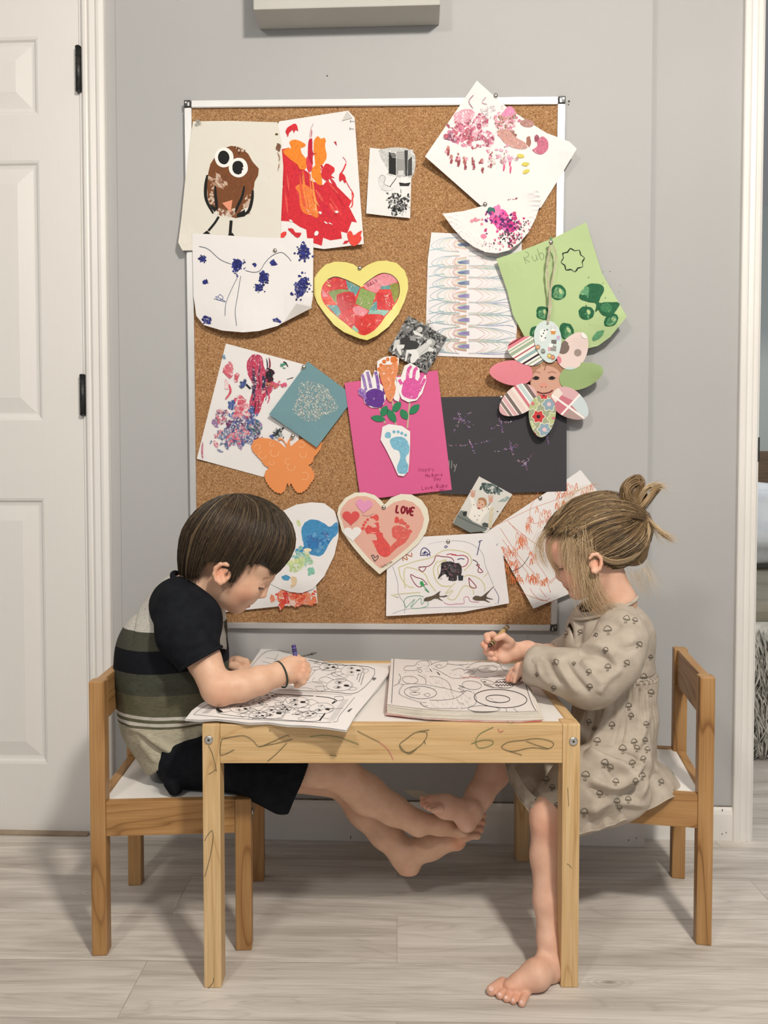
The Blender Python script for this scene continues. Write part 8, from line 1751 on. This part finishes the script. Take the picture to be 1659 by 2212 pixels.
# right book: a thick block of pages
def girlpage(A):
    thin(A, .85)
    F = (58, 56, 58)
    A.stroke(zg((135, 100), (128, 250), (112, 520)), 1.5, F, 2.0); A.stroke(zg((1370, 310), (1400, 420), (1440, 530), (1472, 588)), 1.6, F, 2.0); A.stroke(zg((180, 100), (600, 118), (1050, 130)), .6, F, 2.0)
    c = zg((1140, 476))[0]; A.stroke(ell(c[0], c[1], 57, 19.5, .06, 40) + [ell(c[0], c[1], 57, 19.5, .06, 40)[0]], 2.0, F, 2.0, smooth=0); c = zg((1115, 478))[0]; e = ell(c[0], c[1], 26, 8.2, .05, 30); A.stroke(e + [e[0]], 2.0, F, 2.0, smooth=0); A.stroke(zg((1020, 470), (1060, 480), (1075, 500), (1110, 510)), .6, F, 2.0)
    # round friendly bird-like figure with shaggy outline
    e = ell(*zg((385, 418))[0], 35, 13.5, .05, 30); A.stroke(e + [e[0]], 1.3, F, 2.0, smooth=0)
    for x, y, rx, ry in ((330, 385, 11, 3.4), (333, 428, 11, 3.4)): e = ell(*zg((x, y))[0], rx, ry, 0, 18); A.stroke(e + [e[0]], .8, F, 2.0, smooth=0)
    A.poly(zg((310, 412), (350, 414), (345, 420), (312, 418)), (30, 30, 30), 2.0); A.stroke(zg((415, 440), (455, 425), (475, 440), (455, 458), (415, 440)), .9, F, 2.0)
    def shag(p, n=22, amp=2.6):
        pts = []; base = [(q.x, q.y) for q in smooth_path([(x, y, 0) for x, y in zg(*p)], 8)]
        for i, (x, y) in enumerate(base): pts.append((x, y)); 
        out_ = []
        for i in range(len(pts) - 1):
            x0, y0 = pts[i]; x1, y1 = pts[i + 1]; d = math.hypot(x1 - x0, y1 - y0) or 1; out_ += [(x0, y0), ((x0 + x1) / 2 + (y1 - y0) / d * amp, (y0 + y1) / 2 - (x1 - x0) / d * amp)]
        A.stroke(out_, 1.0, F, 2.0, smooth=0)
    shag(((220, 340), (185, 390), (180, 430), (220, 460), (300, 490), (380, 515), (440, 520))); shag(((680, 390), (670, 350), (640, 310), (590, 280), (540, 265), (470, 262))); shag(((450, 540), (420, 540), (385, 515))); shag(((880, 420), (905, 470), (900, 520), (850, 550), (760, 565)))
    A.stroke(zg((230, 345), (300, 335), (430, 345), (600, 375), (740, 412), (790, 420)), .9, F, 2.0); A.stroke(zg((470, 490), (600, 490), (720, 470), (790, 425), (820, 400), (870, 415)), 1.1, F, 2.0); A.stroke(zg((380, 515), (440, 560), (600, 568), (740, 570)), 1.0, F, 2.0)
    for k in range(50):
        x, y = A.r.uniform(450, 860), A.r.uniform(400, 560)
        if y > 500 - (x - 450) * .1 or x > 600: A.stroke(zg((x, y), (x + 12, y + 12), (x + 14, y + 26)), .45, (120, 118, 118), 2.0)
    for k in range(30): x, y = A.r.uniform(440, 620), A.r.uniform(280, 380); A.stroke(zg((x, y), (x + 10, y + 10)), .45, (130, 128, 128), 2.0, smooth=0)
    for x, y, rx, ry in ((288, 300, 17, 8.2), (870, 350, 21, 9.2)): e = ell(*zg((x, y))[0], rx, ry, .1, 24); A.stroke(e + [e[0]], 1.0, F, 2.0, smooth=0)
    A.stroke(zg((180, 240), (200, 280), (180, 330), (130, 358)), 1.1, F, 2.0); A.stroke(zg((360, 250), (430, 290), (435, 340)), 1.1, F, 2.0); A.stroke(zg((190, 290), (180, 330), (230, 345)), .8, F, 2.0)
    A.stroke(zg((850, 390), (790, 370), (745, 350), (800, 370), (740, 380), (800, 400), (760, 410), (820, 405)), .9, F, 2.0)
    e = ell(*zg((1178, 335))[0], 21, 9.5, .05, 26); A.stroke(e + [e[0]], 1.1, F, 2.0, smooth=0)
    for yy in (322, 350):
        pts = []
        for k in range(13): pts.append(zg((1095 + k * 14, yy + (-7 if k % 2 else 6)))[0])
        A.stroke(pts, 2.6, (34, 32, 34), 2.0, smooth=0)
    A.stroke(zg((950, 295), (990, 340), (1080, 370), (1200, 378), (1260, 360)), 1.1, F, 2.0); A.stroke(zg((960, 290), (1010, 300), (1070, 320), (1075, 340), (1010, 335), (975, 315)), .9, F, 2.0); A.poly(zg((980, 312), (1005, 314), (1000, 322), (985, 320)), (30, 30, 30), 2.0)
    A.stroke(zg((985, 345), (1030, 350), (1080, 375), (1030, 365), (985, 345)), .8, F, 2.0); A.stroke(zg((830, 575), (870, 550), (1000, 545), (1130, 570), (1090, 595), (900, 595), (830, 575)), 1.0, F, 2.0); A.stroke(zg((1190, 568), (1200, 600)), 1.0, F, 2.0); A.stroke(zg((1260, 565), (1300, 600)), 1.0, F, 2.0)
    # upper creature: generic shaggy sleeping animal with curls
    for p in (((230, 190), (250, 170), (330, 165), (360, 130), (420, 118), (480, 125), (490, 160)), ((230, 190), (240, 210), (340, 210), (360, 190), (400, 180)), ((360, 215), (380, 200), (400, 215), (380, 232), (360, 215)), ((480, 160), (540, 130), (640, 125), (620, 170), (560, 190), (530, 170), (560, 155), (590, 165)), ((500, 190), (560, 215), (640, 260), (700, 285), (850, 280)), ((820, 190), (870, 150), (940, 130), (1060, 130), (1130, 150), (1160, 200), (1200, 220)), ((920, 190), (960, 170), (1060, 165), (1110, 190), (1080, 220), (960, 225), (920, 190)), ((800, 240), (840, 225), (900, 230), (850, 260), (880, 270), (1000, 275), (1140, 255)), ((790, 215), (830, 200), (880, 215)), ((450, 120), (470, 150), (450, 180)), ((640, 150), (760, 160), (840, 150)), ((680, 210), (760, 190), (800, 210)), ((1140, 270), (1200, 290), (1160, 300))): A.stroke(zg(*p), .9, F, 2.0)
    A.poly(zg((535, 222), (550, 226), (575, 255), (560, 252)), (30, 30, 30), 2.0); A.poly(zg((468, 195), (478, 197), (498, 225), (488, 222)), (50, 48, 50), 2.0)
    for k in range(40): x, y = A.r.uniform(200, 1180), A.r.uniform(140, 280); A.stroke(zg((x, y), (x + A.r.uniform(15, 50), y + A.r.uniform(-8, 12))), .5, (120, 116, 116), 2.0, smooth=0)
    A.stroke(zg((770, 283), (850, 272), (950, 288)), 1.6, (214, 130, 116), .9)
bk = thing('colouring_book', 'thick open colouring book on the right half of the table', 'colouring book', (0, 0, 0))
top_h = .0165
pg = zg((110, 100), (300, 104), (700, 118), (1080, 128), (1200, 190), (1300, 290), (1375, 310), (1430, 430), (1490, 590), (1280, 600), (1000, 596), (700, 588), (400, 572), (70, 530), (90, 300))
zpl = ZT + top_h
def conv_top(x, y, off): p = PZ(x, y, zpl + off); return Vector((p.x, p.y, zpl + off))
A = Art(pg, (226, 220, 216), 0.0, thick=.0004, conv=conv_top, step=.000004); girlpage(A); o = A.build('page', bk); o['label'] = 'open page with line drawings'
base_ = [PZ(x, y, zpl) for x, y in pg]
nl = 9
for k in range(nl):
    z1_ = zpl - .0006 - k * (top_h - .003) / nl; z0_ = z1_ - (top_h - .003) / nl + .0002; bm = bmesh.new(); r2 = random.Random(k); dx, dy = r2.uniform(-.001, .001), -.0009 * k + r2.uniform(-.0006, .0006)
    t1 = [bm.verts.new((p.x + dx + (.0012 * k if p.x > .1 else 0), p.y + dy, z1_)) for p in base_]; t0 = [bm.verts.new((v.co.x, v.co.y, z0_)) for v in t1]
    bm.faces.new(t1); bm.faces.new(t0)
    for i in range(len(t1)): bm.faces.new((t1[i], t0[i], t0[(i + 1) % len(t1)], t1[(i + 1) % len(t1)]))
    bobj('page_block', bm, noisy('page_edges_%d' % k, srgb(214, 206, 194) if k % 2 else srgb(196, 186, 172), srgb(232, 226, 216), 12, .85, .1, .4, 60, (1, 1, 60)), bk)
cv = [p for p in base_]; bm = bmesh.new()
t1 = [bm.verts.new((p.x * 1.0 + (-.003 if p.x < .05 else .006), p.y - .008 if p.y < 1.45 else p.y, ZT + .0021)) for p in cv]; t0 = [bm.verts.new((v.co.x, v.co.y, ZT + .0006)) for v in t1]; bm.faces.new(t1); bm.faces.new(t0)
for i in range(len(t1)): bm.faces.new((t1[i], t0[i], t0[(i + 1) % len(t1)], t1[(i + 1) % len(t1)]))
bobj('cover', bm, noisy('red_white_cover', srgb(206, 110, 100), srgb(228, 206, 200), 20, .5, .3), bk)
def crayon(name, label, a, b_, r, body_c, dark, capc, parent=None):
    a = Vector(a); b_ = Vector(b_); d = (b_ - a); L = d.length; d.normalize(); root = thing(name, label, 'crayon', tuple(a)); 
    def seg(nm, t0, t1, r0, r1, mat, lab=None):
        bm = bmesh.new(); tube_bm(bm, [d * L * t0, d * L * t1], [r0, r1], 20); o = bobj(nm, bm, mat, root, False)
        if lab: o['label'] = lab
    mw = noisy(name + '_wrap', srgb(*body_c), srgb(*[min(255, c + 14) for c in body_c]), 60, .6, .3); mk = noisy(name + '_bands', srgb(*dark), srgb(*[c + 12 for c in dark]), 60, .6, .3); mc = noisy(name + '_wax', srgb(*capc), srgb(*[c + 14 for c in capc]), 60, .4, .4)
    seg('wrapper', .10, .93, r, r, mw); seg('band', .80, .83, r * 1.02, r * 1.02, mk); seg('band', .85, .88, r * 1.02, r * 1.02, mk); seg('band', .14, .19, r * 1.02, r * 1.02, mk)
    seg('wax_end', .93, 1.0, r * .97, r * .93, mc); seg('wax_tip', .0, .10, r * .45, r * .9, mc); return root
crayon('crayon', 'stubby tan crayon with dark bands held in the girl\'s raised hand', P(1056, 1397, 1.490), P(1096, 1354, 1.545), .0047, (176, 144, 92), (52, 46, 40), (66, 48, 38))
crayon('crayon', 'purple crayon standing upright in the boy\'s hand', P(646, 1467, 1.462), P(634, 1393, 1.475), .0043, (84, 76, 130), (40, 36, 70), (70, 60, 120))
bm = bmesh.new(); a = PZ(648, 1419, ZT + .004); b_ = PZ(684, 1410, ZT + .006); d = (b_ - a).normalized()
tube_bm(bm, [a, a.lerp(b_, .7)], .0018, 8); tube_bm(bm, [a.lerp(b_, .7), b_], [.0034, .0010], 8, mat=0)
o = bobj('pencil_stub', bm, noisy('grey_stub', srgb(96, 96, 88), srgb(130, 128, 116), 90, .6, .3)); tag(o, 'small grey pointed stub lying behind the boy\'s writing hand', 'pencil')
